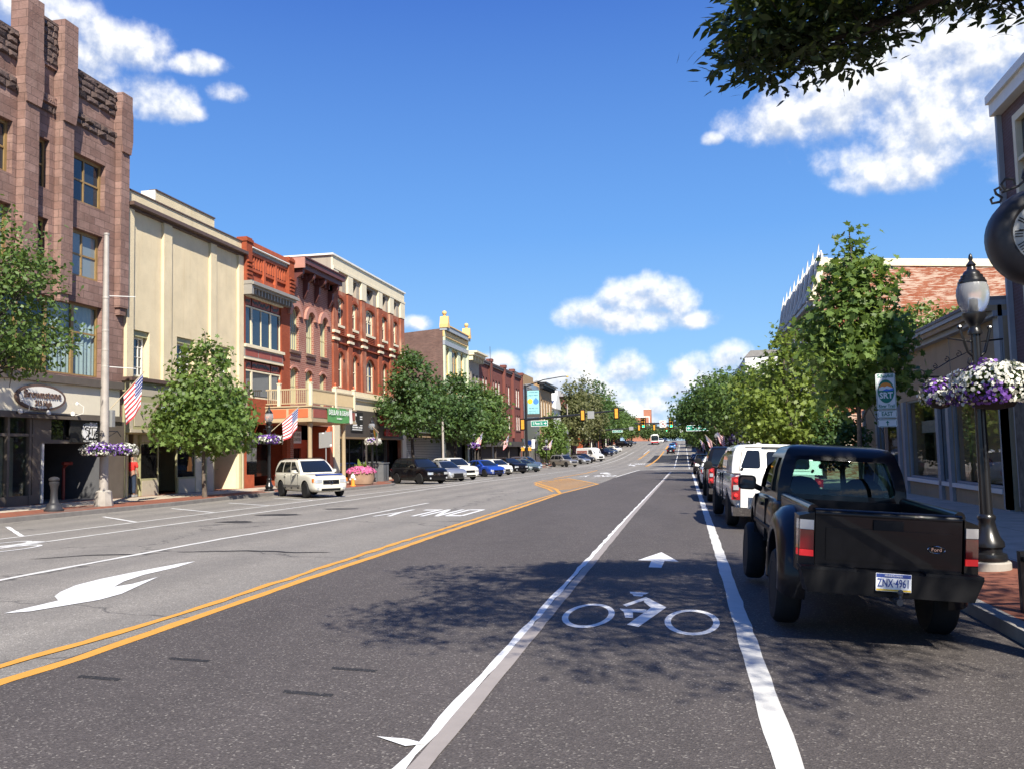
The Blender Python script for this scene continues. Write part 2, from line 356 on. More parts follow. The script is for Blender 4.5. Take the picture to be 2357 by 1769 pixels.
def old_asphalt():
    t, p, base = asphalt('asphalt_old', (0.235, 0.217, 0.19), (0.44, 0.41, 0.36), 0.82, 1.14)
    g = wpos(t); s = nn(t, 'ShaderNodeSeparateXYZ'); t.links.new(g, s.inputs[0])
    # worn darker wheel paths along the lanes and thin sealed cracks
    w = mth(t, 'COSINE', mth(t, 'MULTIPLY', mth(t, 'ADD', s.outputs[0], mth(t, 'MULTIPLY', noise(t, g, 0.15, 3), 0.8)), 3.5))
    b = mixc(t, mth(t, 'MULTIPLY', mth(t, 'MULTIPLY', mth(t, 'ADD', w, 1.0), noise(t, scl(t, g, (1, 0.08, 1)), 0.5, 5)), 0.30, clamp=True), base, (0.115, 0.108, 0.10))
    v = nn(t, 'ShaderNodeTexVoronoi', feature='DISTANCE_TO_EDGE'); v.inputs['Scale'].default_value = 0.16
    d = nn(t, 'ShaderNodeVectorMath', operation='ADD'); t.links.new(g, d.inputs[0])
    nv = nn(t, 'ShaderNodeTexNoise'); nv.inputs['Scale'].default_value = 1.2; nv.inputs['Detail'].default_value = 6; t.links.new(g, nv.inputs['Vector']); t.links.new(scl(t, nv.outputs['Color'], (1.6, 1.6, 0)), d.inputs[1])
    t.links.new(d.outputs[0], v.inputs['Vector'])
    b = mixc(t, ramp(t, v.outputs['Distance'], [(0.0, (0.8,) * 3), (0.006, (0.0,) * 3)]), b, (0.05, 0.048, 0.046))
    t.links.new(b, p.inputs['Base Color'])
old_asphalt()
asphalt('asphalt_new', (0.083, 0.072, 0.067), (0.23, 0.21, 0.185), 0.80, 1.17)
asphalt('asphalt_patch', (0.027, 0.026, 0.027), (0.12, 0.11, 0.10))
def road_paint(name, col, under, wear=0.40):
    m, t, p = new(name); g = wpos(t); c = Vector(col)
    f = noise(t, g, 26, 5, 0.7); f2 = noise(t, g, 1.3, 4, 0.6)
    k = ramp(t, mth(t, 'ADD', mth(t, 'MULTIPLY', f, 0.7), mth(t, 'MULTIPLY', f2, 0.3)), [(wear - 0.05, (1,) * 3), (wear, (0,) * 3)])
    base = ramp(t, noise(t, g, 6, 4), [(0.3, tuple(c * 0.88)), (0.7, tuple(c))])
    t.links.new(mixc(t, k, base, under), p.inputs['Base Color']); p.inputs['Roughness'].default_value = 0.7
    bump(t, p, noise(t, g, 60, 3), 0.25, 0.01)
road_paint('white_paint', (0.62, 0.61, 0.57), (0.09, 0.085, 0.08), 0.37)
road_paint('bright_paint', (0.74, 0.74, 0.72), (0.12, 0.115, 0.11), 0.33)
road_paint('worn_paint', (0.44, 0.43, 0.40), (0.12, 0.115, 0.11), 0.46)
road_paint('yellow_paint', (0.62, 0.30, 0.045), (0.12, 0.10, 0.07), 0.36)
road_paint('primer_paint', (0.31, 0.275, 0.25), (0.2, 0.18, 0.16), 0.36)
def concrete(name, col, joint=None):
    m, t, p = new(name); g = wpos(t); c = Vector(col)
    base = ramp(t, noise(t, g, 2.0, 7, 0.65), [(0.3, tuple(c * 0.72)), (0.7, tuple(c * 1.12))])
    if joint:
        b = nn(t, 'ShaderNodeTexBrick'); t.links.new(g, b.inputs['Vector']); b.offset = 0.0
        b.inputs['Scale'].default_value = 1; b.inputs['Brick Width'].default_value = joint; b.inputs['Row Height'].default_value = joint; b.inputs['Mortar Size'].default_value = 0.012
        base = mixc(t, b.outputs['Fac'], base, tuple(c * 0.45))
    t.links.new(base, p.inputs['Base Color']); p.inputs['Roughness'].default_value = 0.88; bump(t, p, noise(t, g, 40, 4), 0.3, 0.01)
concrete('concrete_slab', (0.47, 0.40, 0.31), 1.55); concrete('kerb_stone', (0.19, 0.175, 0.16)); concrete('plain_concrete', (0.36, 0.33, 0.29))
concrete('planter_stone', (0.38, 0.25, 0.165)); concrete('light_kerb', (0.33, 0.31, 0.28)); concrete('soil', (0.13, 0.10, 0.065))
# metal and vehicles
P('lamp_black', (0.012, 0.012, 0.013), 0.28, 0.1, spec=0.6); P('lamp_grey', (0.10, 0.10, 0.105), 0.42, 0.2, metal=0.5); P('pole_grey', (0.40, 0.36, 0.32), 0.6, 0.12, metal=0.2)
P('signal_yellow', (0.72, 0.32, 0.03), 0.5, 0.06); P('green_sign', (0.0, 0.20, 0.13), 0.45, 0.04); P('sign_white', (0.80, 0.82, 0.80), 0.4, 0.03)
P('sign_grey', (0.36, 0.36, 0.35), 0.4, 0.05, metal=0.4); P('sign_back_steel', (0.22, 0.15, 0.11), 0.6, 0.1, metal=0.3)
P('black_lettering', (0.015, 0.015, 0.015), 0.6, 0.05); P('red_lettering', (0.36, 0.035, 0.03), 0.5, 0.1); P('brown_lettering', (0.12, 0.075, 0.06), 0.6, 0.08)
P('white_lettering', (0.80, 0.80, 0.78), 0.5, 0.03); P('navy', (0.03, 0.045, 0.14), 0.5, 0.05); P('banner_green', (0.10, 0.32, 0.09), 0.7, 0.06)
P('banner_cyan', (0.28, 0.60, 0.62), 0.6, 0.06); P('sunny_yellow', (0.80, 0.50, 0.03), 0.6, 0.05); P('drop_blue', (0.06, 0.22, 0.75), 0.6, 0.05); P('orange_flat', (0.85, 0.30, 0.04), 0.5, 0.04)
P('flag_red', (0.48, 0.03, 0.04), 0.8, 0.08); P('flag_white', (0.74, 0.72, 0.70), 0.8, 0.04); P('flag_blue', (0.025, 0.04, 0.19), 0.8, 0.06)
P('hydrant_iron', (0.028, 0.028, 0.032), 0.5, 0.2); P('pipe_red', (0.24, 0.03, 0.02), 0.5, 0.1); P('shirt_red', (0.62, 0.03, 0.025), 0.85, 0.08); P('denim', (0.022, 0.035, 0.065), 0.9, 0.15)
P('skin', (0.36, 0.20, 0.14), 0.6, 0.05); P('shoe', (0.30, 0.30, 0.30), 0.7, 0.05); P('bench_wood', (0.55, 0.25, 0.08), 0.6, 0.12); P('bin_grey', (0.13, 0.135, 0.14), 0.5, 0.1)
P('tyre_rubber', (0.014, 0.014, 0.015), 0.75, 0.15, spec=0.3); P('alloy', (0.45, 0.45, 0.46), 0.28, 0.04, metal=0.9); P('chrome', (0.62, 0.62, 0.63), 0.08, 0.02, metal=1.0)
P('black_plastic', (0.010, 0.010, 0.011), 0.55, 0.1, spec=0.2); P('under_dark', (0.006, 0.006, 0.006), 0.9, 0.1); P('seat_cloth', (0.014, 0.014, 0.015), 0.95, 0.1, spec=0.1)
P('lens_red', (0.28, 0.008, 0.01), 0.12, 0.05, coat=1.0); P('lens_amber', (0.75, 0.20, 0.02), 0.15, 0.05, coat=1.0); P('lens_clear', (0.62, 0.64, 0.66), 0.1, 0.05, metal=0.5, coat=1.0)
P('plate_white', (0.72, 0.74, 0.76), 0.4, 0.02); P('plate_blue', (0.03, 0.06, 0.25), 0.4, 0.02); P('plate_yellow', (0.75, 0.5, 0.04), 0.4, 0.02)
def carpaint(name, col, metal=0.0, rough=0.35):
    m, t, p = new(name); p.inputs['Base Color'].default_value = (*col, 1); p.inputs['Roughness'].default_value = rough; p.inputs['Metallic'].default_value = metal
    p.inputs['Coat Weight'].default_value = 0.32 if max(col) < 0.03 else 1.0; p.inputs['Coat Roughness'].default_value = 0.03; p.inputs['Specular IOR Level'].default_value = 0.2 if max(col) < 0.03 else 0.5
    f = noise(t, wpos(t), 2.5, 5, 0.6); c = Vector(col)
    t.links.new(ramp(t, f, [(0.35, tuple(c * 0.93)), (0.65, tuple(c))]), p.inputs['Base Color'])
for n, c, mt in [('paint_black', (0.004, 0.004, 0.006), 0), ('paint_white', (0.74, 0.74, 0.72), 0), ('paint_pearl', (0.66, 0.63, 0.54), 0), ('paint_silver', (0.42, 0.43, 0.44), 0.7), ('paint_blue', (0.015, 0.06, 0.36), 0.25),
                ('paint_ivory', (0.72, 0.70, 0.62), 0), ('paint_green_grey', (0.10, 0.14, 0.14), 0.4), ('paint_grey_blue', (0.11, 0.14, 0.18), 0.5), ('paint_champagne', (0.36, 0.34, 0.30), 0.6), ('paint_lightblue', (0.06, 0.22, 0.5), 0.3),
                ('paint_darkred', (0.10, 0.012, 0.015), 0.2), ('paint_charcoal', (0.018, 0.018, 0.02), 0.2), ('paint_navy', (0.008, 0.012, 0.035), 0.1), ('paint_darkgreen', (0.012, 0.022, 0.02), 0.1)]: carpaint(n, c, mt)
def glass_dark(name, col, rough=0.03, spec=0.8):
    m, t, p = new(name); p.inputs['Base Color'].default_value = (*col, 1); p.inputs['Roughness'].default_value = rough; p.inputs['Specular IOR Level'].default_value = spec
glass_dark('car_glass', (0.008, 0.010, 0.011)); glass_dark('blue_glass', (0.022, 0.030, 0.040)); glass_dark('shop_glass', (0.010, 0.010, 0.010)); glass_dark('grey_glass', (0.20, 0.24, 0.25), 0.08)  # opaque panes; dim interiors and bluish sky reflection put into the colour
def glass_clear(name, tint, alpha=0.12):
    m, t, p = new(name); t.nodes.remove(p); o = t.nodes['Material Output']
    tr = nn(t, 'ShaderNodeBsdfTransparent'); tr.inputs[0].default_value = (*tint, 1); gl = nn(t, 'ShaderNodeBsdfGlossy'); gl.inputs['Roughness'].default_value = 0.02
    lw = nn(t, 'ShaderNodeLayerWeight'); lw.inputs['Blend'].default_value = 0.5; fr = mth(t, 'MULTIPLY_ADD', mth(t, 'POWER', lw.outputs['Facing'], 4.0), 0.7, 0.05); ms = nn(t, 'ShaderNodeMixShader')
    t.links.new(fr, ms.inputs[0]); t.links.new(tr.outputs[0], ms.inputs[1]); t.links.new(gl.outputs[0], ms.inputs[2]); t.links.new(ms.outputs[0], o.inputs[0])
glass_clear('tinted_glass', (0.42, 0.60, 0.54)); glass_clear('window_glass', (0.80, 0.86, 0.84))
def globe():
    m, t, p = new('lamp_globe'); p.inputs['Base Color'].default_value = (0.80, 0.82, 0.85, 1); p.inputs['Roughness'].default_value = 0.22; p.inputs['Transmission Weight'].default_value = 0.75; p.inputs['IOR'].default_value = 1.2
    w = nn(t, 'ShaderNodeTexWave'); w.inputs['Scale'].default_value = 20; t.links.new(wpos(t), w.inputs['Vector']); bump(t, p, w.outputs['Fac'], 0.15, 0.01)
globe()
def glow(name, col, s):
    m, t, p = new(name); p.inputs['Base Color'].default_value = (*col, 1); p.inputs['Emission Color'].default_value = (*col, 1); p.inputs['Emission Strength'].default_value = s
glow('signal_green_lit', (0.02, 0.85, 0.30), 1.6); glow('tail_lit', (0.6, 0.02, 0.02), 0.35)
# plants
def leafmat(name, dark, light, trans=0.35, rough=0.5):
    m, t, p = new(name); o = t.nodes['Material Output']
    g = nn(t, 'ShaderNodeNewGeometry')
    c = ramp(t, g.outputs['Random Per Island'], [(0.0, dark), (0.75, tuple((Vector(dark) + Vector(light)) / 2)), (1.0, light)])
    c = mixc(t, ramp(t, noise(t, g.outputs['Position'], 0.9, 3), [(0.35, (0.0,) * 3), (0.65, (0.6,) * 3)]), c, light)
    t.links.new(c, p.inputs['Base Color']); p.inputs['Roughness'].default_value = rough; p.inputs['Specular IOR Level'].default_value = 0.4
    tl = nn(t, 'ShaderNodeBsdfTranslucent'); t.links.new(mixc(t, 0.5, c, (0.25, 0.32, 0.03)), tl.inputs[0])
    ms = nn(t, 'ShaderNodeMixShader'); ms.inputs[0].default_value = trans; t.links.new(p.outputs[0], ms.inputs[1]); t.links.new(tl.outputs[0], ms.inputs[2]); t.links.new(ms.outputs[0], o.inputs[0])
leafmat('leaf_maple', (0.045, 0.095, 0.022), (0.21, 0.31, 0.075), 0.42); leafmat('leaf_lime', (0.085, 0.135, 0.022), (0.28, 0.36, 0.07), 0.45); leafmat('leaf_dark', (0.028, 0.065, 0.022), (0.10, 0.175, 0.05))
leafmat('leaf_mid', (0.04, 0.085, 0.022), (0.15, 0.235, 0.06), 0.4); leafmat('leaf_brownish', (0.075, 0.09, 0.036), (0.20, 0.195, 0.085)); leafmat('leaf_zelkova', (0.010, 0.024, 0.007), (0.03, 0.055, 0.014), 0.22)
leafmat('leaf_basket', (0.02, 0.045, 0.012), (0.07, 0.11, 0.03)); leafmat('petal_white', (0.62, 0.60, 0.52), (0.80, 0.79, 0.70), 0.2); leafmat('petal_purple', (0.075, 0.018, 0.20), (0.24, 0.10, 0.46), 0.2); leafmat('petal_pink', (0.50, 0.06, 0.22), (0.80, 0.25, 0.45), 0.2)
leafmat('petal_red', (0.4, 0.05, 0.03), (0.6, 0.12, 0.06), 0.2); leafmat('far_green', (0.04, 0.075, 0.025), (0.14, 0.20, 0.06))
P('bark', (0.115, 0.09, 0.068), 0.9, 0.35, 9, bmp=0.5); P('bark_dark', (0.035, 0.028, 0.022), 0.9, 0.35, 9, bmp=0.5)
# ------------------------------------------------------------------ ground, road, pavements
YS = [-60, -30, -10] + [i * 4.0 for i in range(0, 26)] + [104 + 2.5 * i for i in range(0, 40)] + [206, 212, 220, 230, 240, 250, 260, 270, 280, 290, 300, 310, 320, 330, 345, 360, 380, 400, 430, 470, 520, 600, 800, 1200, 2000, 4500]
def sheet(xs, ys, zf):
    mb = MB(); n = len(xs)
    vs = [(x, y, zf(x, y)) for y in ys for x in xs]
    fs = [(j*n+i, j*n+i+1, (j+1)*n+i+1, (j+1)*n+i) for j in range(len(ys)-1) for i in range(n-1)]
    mb.add(vs, fs); return mb
structure('ground', sheet([-3000, -300, -60, -30, -15, 0, 0.3, 3.05, 15, 60, 300, 3000], YS, lambda x, y: gr(x, y, -0.08)), M['soil'])
YR = [y for y in YS if y <= 520]
structure('road', sheet([-21.5, -15, -10, -5.5, 0, 0.3, 3.05, 3.6], YR, lambda x, y: gr(x, y)), M['asphalt_old'], True)
structure('side_street', sheet([3.6, 12, 30, 80], [92, 100, 106, 112], lambda x, y: gr(x, y, 0.002)), M['asphalt_old'])
def flat(polys, off, dens=4.0):
    mb = MB()
    for p in polys: mb.add([(x, y, gr(x, y, off)) for x, y in p], [tuple(range(len(p)))])
    return mb
def lerp_at(pl, y):
    for (x0, y0), (x1, y1) in zip(pl, pl[1:]):
        if y0 <= y <= y1: return x0 + (x1 - x0) * (y - y0) / (y1 - y0)
    return pl[0][0] if y < pl[0][1] else pl[-1][0]
def band(pl, pr, ys, off, jit=0.0):
    mb = MB(); rs = random.Random(3)
    vs = []
    for y in ys:
        for pp in (pl, pr):
            x = lerp_at(pp, y) + (rs.uniform(-jit, jit) if jit else 0); vs.append((x, y, gr(x, y, off)))
    # keep the x = 0 kink of the cross slope out of single quads: the slope is small enough to ignore within 1 m
    mb.add(vs, [(2*i, 2*i+1, 2*i+3, 2*i+2) for i in range(len(ys)-1)]); return mb
def frange(a, b, st):
    o = []
    while a < b - 1e-6: o.append(a); a += st
    return o + [b]
# the resurfaced, darker right half: its left edge runs along the double yellow line, round the island, to the stop line
NEWL = [(-5.36, -30), (-5.36, 6), (-5.33, 8), (-5.4, 12), (-5.42, 30), (-5.52, 40), (-5.2, 50), (-5.0, 56), (-5.2, 68), (-4.9, 90), (-4.6, 97)]
mb = MB(); ys = [-30, -10, 0] + frange(4, 97, 3)
vs = []
for y in ys:
    xl = lerp_at(NEWL, y)
    for x in (xl, -2.5, 0, 0.3, 3.05): vs.append((x, y, gr(x, y, 0.004)))
mb.add(vs, [(5*i+k, 5*i+k+1, 5*i+k+6, 5*i+k+5) for i in range(len(ys)-1) for k in range(4)])
structure('resurfaced_lane', mb, M['asphalt_new'])
mb = MB()
for p in [[(a, y), (b, y), (b, y + 2), (a, y + 2)] for y in range(150, 196, 2) for a, b in ((-6.2, 0), (0, 0.3), (0.3, 3.0))]:
    mb.add([(x, y, gr(x, y, 0.012)) for x, y in p], [tuple(range(len(p)))])
structure('far_road_patch', mb, M['asphalt_patch'])
def line(name, pts, w, mat, off=0.008, jit=0.012, step=2.5):
    """a painted stripe along pts"""
    mb = MB(); rs = random.Random(len(name) + int(abs(pts[0][1]) * 10)); P2 = []
    for (x0, y0), (x1, y1) in zip(pts, pts[1:]):
        d = math.hypot(x1 - x0, y1 - y0); st = step if min(y0, y1) > 30 else 0.35; k = max(1, int(d / st))
        for i in range(k): P2.append((x0 + (x1 - x0) * i / k, y0 + (y1 - y0) * i / k))
    P2.append(pts[-1]); vs = []
    for i, (x, y) in enumerate(P2):
        a = P2[max(0, i - 1)]; b = P2[min(len(P2) - 1, i + 1)]
        tx, ty = b[0] - a[0], b[1] - a[1]; l = math.hypot(tx, ty) or 1; nx, ny = ty / l, -tx / l
        for sg in (-1, 1):
            q = w / 2 + rs.uniform(-jit, jit); px, py = x + sg * nx * q, y + sg * ny * q; vs.append((px, py, gr(px, py, off)))
    mb.add(vs, [(2*i, 2*i+1, 2*i+3, 2*i+2) for i in range(len(P2)-1)])
    return structure(name, mb, M[mat])
line('yellow_centre_line', [(-5.27, -20), (-5.28, 6.2), (-5.23, 7), (-5.27, 8.6), (-5.33, 12), (-5.33, 16), (-5.38, 21), (-5.41, 31), (-5.5, 40), (-5.2, 47), (-5.03, 53)], 0.15, 'yellow_paint')
line('yellow_centre_line', [(-5.69, -20), (-5.7, 6.6), (-5.61, 8), (-5.58, 9.2), (-5.62, 12.3), (-5.7, 17), (-5.68, 22), (-5.75, 33), (-5.66, 39.5)], 0.13, 'yellow_paint', jit=0.03)
line('bike_lane_line', [(-1.60, 2), (-1.59, 5), (-1.585, 8), (-1.60, 12.5), (-1.56, 25), (-1.45, 50), (-1.3, 86)], 0.075, 'bright_paint', jit=0.018)
line('bike_lane_line', [(-1.49, 2), (-1.49, 5), (-1.49, 8), (-1.49, 25), (-1.38, 50), (-1.22, 86)], 0.12, 'primer_paint', 0.010, 0.006)
line('bike_lane_line', [(0.49, 2), (0.50, 5), (0.51, 8.5), (0.56, 21), (0.60, 40), (0.68, 66), (0.72, 82)], 0.165, 'white_paint', jit=0.01)
line('lane_line', [(-10.0, -10), (-9.9, 11), (-9.95, 18), (-9.55, 24), (-9.5, 32.3)], 0.14, 'white_paint', jit=0.015)
line('lane_line', [(-13.9, -10), (-13.7, 10), (-13.55, 34.5), (-13.7, 56), (-13.0, 77), (-12.65, 105)], 0.13, 'white_paint')
line('lane_line', [(-15.25, -10), (-15.25, 18), (-15.2, 30), (-15.15, 39), (-14.6, 50.5), (-14.7, 68)], 0.12, 'white_paint')
for (a, b) in ((-13.0, 126), (-14.75, 125)):
    line('lane_line', [(a, b), (a + 0.5, 170), (a + 0.95, 222)], 0.14, 'white_paint', 0.010)
line('lane_line', [(-5.2, 68.7), (-4.85, 99)], 0.16, 'white_paint', 0.010)
for p in ([(-18.0, 21.1), (-15.3, 18.4)], [(-17.9, 25.0), (-15.3, 22.8)], [(-18.3, 29.4), (-15.3, 27.0)], [(-18.0, 33.0), (-15.2, 30.9)], [(-18, 37), (-15.2, 34.8)], [(-18.6, 61), (-14.8, 58)], [(-18.6, 66), (-14.8, 63)]):
    line('parking_bay_line', p, 0.11, 'bright_paint', 0.010)
line('bike_lane_line', [(-1.2, 110), (-1.35, 157), (-1.1, 290)], 0.15, 'white_paint', 0.018); line('bike_lane_line', [(0.6, 103), (0.72, 160), (0.82, 250)], 0.15, 'white_paint', 0.018)
line('crossing_line', [(-10.2, 110.7), (-4, 93.8)], 0.2, 'worn_paint', 0.014); line('crossing_line', [(-3.1, 93.3), (0, 83.8), (3.0, 82)], 0.2, 'worn_paint', 0.014)
line('stop_line', [(-12.0, 128), (-5.2, 124.4)], 0.35, 'worn_paint', 0.014); line('bus_bay_line', [(-1.0, 68.3), (0.35, 65.5)], 0.2, 'worn_paint', 0.010)
line('yellow_median_line', [(-5.2, 124.4), (-4.75, 224), (-8.38, 225.8), (-8.6, 172)], 0.32, 'yellow_paint', 0.018, 0.03)
line('yellow_median_line', [(-6.9, 240), (-4.6, 240), (-4.5, 290)], 0.5, 'yellow_paint', 0.018); line('lane_line', [(-9.0, 205), (-8.9, 240)], 0.2, 'white_paint', 0.012)
line('yellow_lane_edge', [(-9.6, 66), (-9.2, 85), (-9.6, 100)], 0.2, 'yellow_paint', 0.010)
# hatched yellow island
ISL = [(-5.55, 40), (-6.5, 45.3), (-8.4, 52.5), (-9.4, 56), (-9.6, 61), (-8.7, 66.5), (-7.0, 60.5), (-5.2, 53.2)]
line('yellow_island_outline', ISL[:6], 0.17, 'yellow_paint'); line('yellow_island_outline', [(-8.7, 66.5), (-7.0, 60.3), (-5.15, 53)], 0.2, 'yellow_paint', 0.010)
line('yellow_island_outline', [(-6.15, 41.8), (-6.9, 45.3), (-8.75, 52.3), (-9.1, 57), (-8.6, 63)], 0.14, 'yellow_paint', 0.010)
IN = [(-6.5, 43.6), (-7.3, 47), (-8.6, 52.5), (-9.0, 56.5), (-8.9, 61), (-8.6, 64)]; IR = [(-5.75, 43.6), (-5.5, 47), (-5.35, 52.6), (-6.5, 57.5), (-7.4, 61), (-8.3, 64)]
for i, y in enumerate(frange(44.5, 63, 1.55)):
    a, b = lerp_at(IN, y), lerp_at(IR, min(64, y + .9))
    if b - a > 0.35: line('yellow_hatch_bar', [(a, y), (b, y + 0.9)], 0.55, 'yellow_paint', 0.009, 0.01)
# road symbols
def symbol(name, polys, mat='white_paint', off=0.008):
    mb = MB()
    for p in polys: mb.add([(x, y, gr(x, y, off)) for x, y in p], [tuple(range(len(p)))])
    return structure(name, mb, M[mat])
ARW = [(-7.66, 8.95), (-7.66, 9.85), (-7.95, 10.15), (-8.14, 10.5), (-8.36, 11.1), (-8.42, 11.7), (-8.40, 12.4), (-8.30, 13.6), (-8.2, 13.9), (-8.06, 13.1), (-8.05, 12.2), (-7.9, 11.5), (-7.70, 11.0), (-7.62, 11.3), (-7.68, 12.0), (-7.20, 10.45), (-7.17, 9.95), (-7.45, 9.1)]
symbol('turn_arrow', [[ARW[i] for i in (0, 1, 2, 3, 12, 15, 16, 17)], [ARW[i] for i in (3, 4, 5, 6, 7, 8, 9, 10, 11, 12)], [ARW[i] for i in (12, 13, 14, 15)]], 'bright_paint')
def road_word(cx, y0, y1, w):
    mb = MB(); L = (y1 - y0); lw = w / 4.7; q = lw * 0.2
    def letter(ch, x0):
        # in reader's frame (reader drives towards -y): right = -x, up the word = -y
        f = lambda a, b: (x0 - a * lw, y1 - b * L)
        S = {'O': [[(0.1, 0), (.9, 0), (.9, .13), (.1, .13)], [(.1, .87), (.9, .87), (.9, 1), (.1, 1)], [(0, .05), (.22, .05), (.22, .95), (0, .95)], [(.78, .05), (1, .05), (1, .95), (.78, .95)]],
             'N': [[(0, 0), (.22, 0), (.22, 1), (0, 1)], [(.78, 0), (1, 0), (1, 1), (.78, 1)], [(.22, 1), (.22, .7), (.78, 0), (.78, .3)]],
             'L': [[(0, 0), (.22, 0), (.22, 1), (0, 1)], [(.22, 0), (1, 0), (1, .13), (.22, .13)]],
             'Y': [[(.39, 0), (.61, 0), (.61, .5), (.39, .5)], [(0, 1), (.22, 1), (.5, .56), (.39, .42)], [(1, 1), (.78, 1), (.5, .56), (.61, .42)]]}
        for p in S[ch]: mb.add([(*f(a, b), gr(*f(a, b), 0.008 + 0.0012 * (len(mb.f) % 4))) for a, b in p], [(0, 1, 2, 3)])
    for i, ch in enumerate('ONLY'): letter(ch, cx + w / 2 - i * lw * 1.235)
    return structure('only_road_word', mb, M['bright_paint'])
road_word(-7.7, 25.0, 28.2, 2.75); road_word(-6.9, 70.5, 75.5, 2.7)
symbol('turn_arrow', [[(-6.5, 78.5), (-6.4, 80), (-6.9, 83), (-7.4, 86), (-7.6, 84), (-7.1, 80.5)], [(-7.6, 82), (-7.2, 89), (-7.9, 85)]], 'bright_paint', 0.010)
road_word(-7.4, 139, 146, 2.6); symbol('turn_arrow', [[(-7.2, 129), (-6.9, 129), (-7.1, 133), (-7.5, 136), (-7.8, 134), (-7.4, 131.5)], [(-8.0, 131), (-7.5, 137.5), (-8.2, 136)]], 'bright_paint', 0.010)
def ring(cx, cy, rx, ry, t):
    o = []; n = 28
    for i in range(n):
        a, b = 2 * math.pi * i / n, 2 * math.pi * (i + 1) / n
        o.append([(cx + rx * math.cos(a), cy + ry * math.sin(a)), (cx + rx * math.cos(b), cy + ry * math.sin(b)), (cx + (rx - t) * math.cos(b), cy + (ry - t * 1.9) * math.sin(b)), (cx + (rx - t) * math.cos(a), cy + (ry - t * 1.9) * math.sin(a))])
    return o
BIKE = ring(-1.055, 9.56, 0.272, 0.72, 0.065) + ring(0.02, 9.30, 0.275, 0.70, 0.065) + [
    [(-0.72, 11.22), (-0.48, 11.15), (-0.52, 11.02), (-0.70, 11.06)], [(-0.68, 11.03), (-0.54, 11.0), (-0.55, 10.85), (-0.65, 10.88)],
    [(-0.74, 10.24), (-0.69, 10.12), (-0.58, 10.42), (-0.51, 10.56), (-0.50, 10.84)], [(-0.51, 10.84), (-0.51, 10.45), (-0.42, 10.08), (-0.25, 10.12)],
    [(-0.42, 10.08), (-0.25, 10.12), (-0.50, 8.95), (-0.62, 9.06)], [(-0.76, 9.98), (-0.46, 9.95), (-0.46, 9.76), (-0.70, 9.78)], [(-0.70, 9.78), (-0.60, 9.78), (-0.58, 9.44), (-0.66, 9.44)]]
symbol('bike_symbol', BIKE, 'bright_paint')
symbol('lane_arrow', [[(-0.79, 14.55), (-0.14, 14.4), (-0.44, 15.75)], [(-0.57, 14.48), (-0.36, 14.48), (-0.39, 13.6), (-0.58, 13.65)]], 'bright_paint')
symbol('paint_mark', [[(-1.90, 5.28), (-1.70, 5.26), (-1.56, 5.19), (-1.67, 5.13)]], 'bright_paint', 0.013)
symbol('bike_symbol', ring(-14.2, 16.5, 0.33, 0.8, 0.07) + ring(-13.3, 15.7, 0.33, 0.8, 0.07) + [[(-14.0, 17.2), (-13.6, 17.2), (-13.5, 16.3), (-13.9, 16.0)]], 'bright_paint')
def patch(pts, mat='asphalt_patch', off=0.006): return symbol('asphalt_patch', pts, mat, off)
for cx, cy in ((-4.6, 6.41), (-4.23, 7.09), (-2.68, 6.94), (-2.75, 6.2)):
    patch([[(cx - .21, cy + .05), (cx + .2, cy - .01), (cx + .21, cy - .085), (cx - .19, cy - .03)]])
def blob(cx, cy, rx, ry, n=14, s=1):
    rs = random.Random(s); return [(cx + rx * math.cos(2*math.pi*i/n) * rs.uniform(.7, 1.1), cy + ry * math.sin(2*math.pi*i/n) * rs.uniform(.7, 1.1)) for i in range(n)]
patch([blob(-12.4, 25.8, 0.75, 0.5, 14, 2), blob(-12.3, 22.9, 0.6, 0.35, 14, 4), blob(-11.6, 28.8, 0.7, 0.35, 14, 5)])
for (x0, y0, x1, y1) in ((-9.4, 15.3, -6.4, 15.6), (-9.0, 7.6, -7.2, 7.5), (-11.5, 14.0, -9.6, 15.3)):
    rs = random.Random(int(x0 * 10)); k = 14; up = []; dn = []
    for i in range(k + 1):
        t = i / k; x, y = x0 + (x1 - x0) * t, y0 + (y1 - y0) * t + 0.18 * math.sin(t * 5) + rs.uniform(-.05, .05); w = 0.03 * math.sin(math.pi * t) ** .5 + .006
        up.append((x, y + w * 2)); dn.append((x, y - w * 2))
    patch([[up[i], up[i+1], dn[i+1], dn[i]] for i in range(k)])
# pavements and kerbs
KL_ = [(-19.3, -40), (-19.3, 23), (-19.25, 31), (-19.6, 36), (-19.6, 41), (-19.0, 43), (-17.9, 45.2), (-17.7, 48), (-17.7, 52.5), (-18.1, 54.3), (-19.3, 56), (-19.5, 58), (-19.5, 113), (-17.7, 116.5), (-17.7, 120), (-19.5, 124), (-19.4, 330)]
KYS = sorted(set([y for _, y in KL_] + frange(-40, 112, 2) + frange(112, 330, 4)))
def kb(d): return [(x + d, y) for x, y in KL_]
def lift(mbx, z): return mbx
mb = MB(); vs = []
for y in KYS:
    x = lerp_at(KL_, y)
    for dx, dz in ((0, -0.03), (-0.015, 0.13), (-0.17, 0.145)): vs.append((x + dx, y, gr(x, y, dz)))
mb.add(vs, [(3*i+k, 3*i+k+1, 3*i+k+4, 3*i+k+3) for i in range(len(KYS)-1) for k in range(2)])
structure('kerb', mb, M['kerb_stone'])
def pave(name, f0, f1, z0, z1, mat, ys):
    mb = MB(); vs = []
    for y in ys: vs += [(f0(y), y, gr(f0(y), y, z0)), (f1(y), y, gr(f1(y), y, z1))]
    mb.add(vs, [(2*i, 2*i+1, 2*i+3, 2*i+2) for i in range(len(ys)-1)]); return structure(name, mb, M[mat])
pave('brick_pavement_strip', lambda y: lerp_at(KL_, y) - .17, lambda y: -21.0, 0.145, 0.18, 'pavement_brick', KYS)
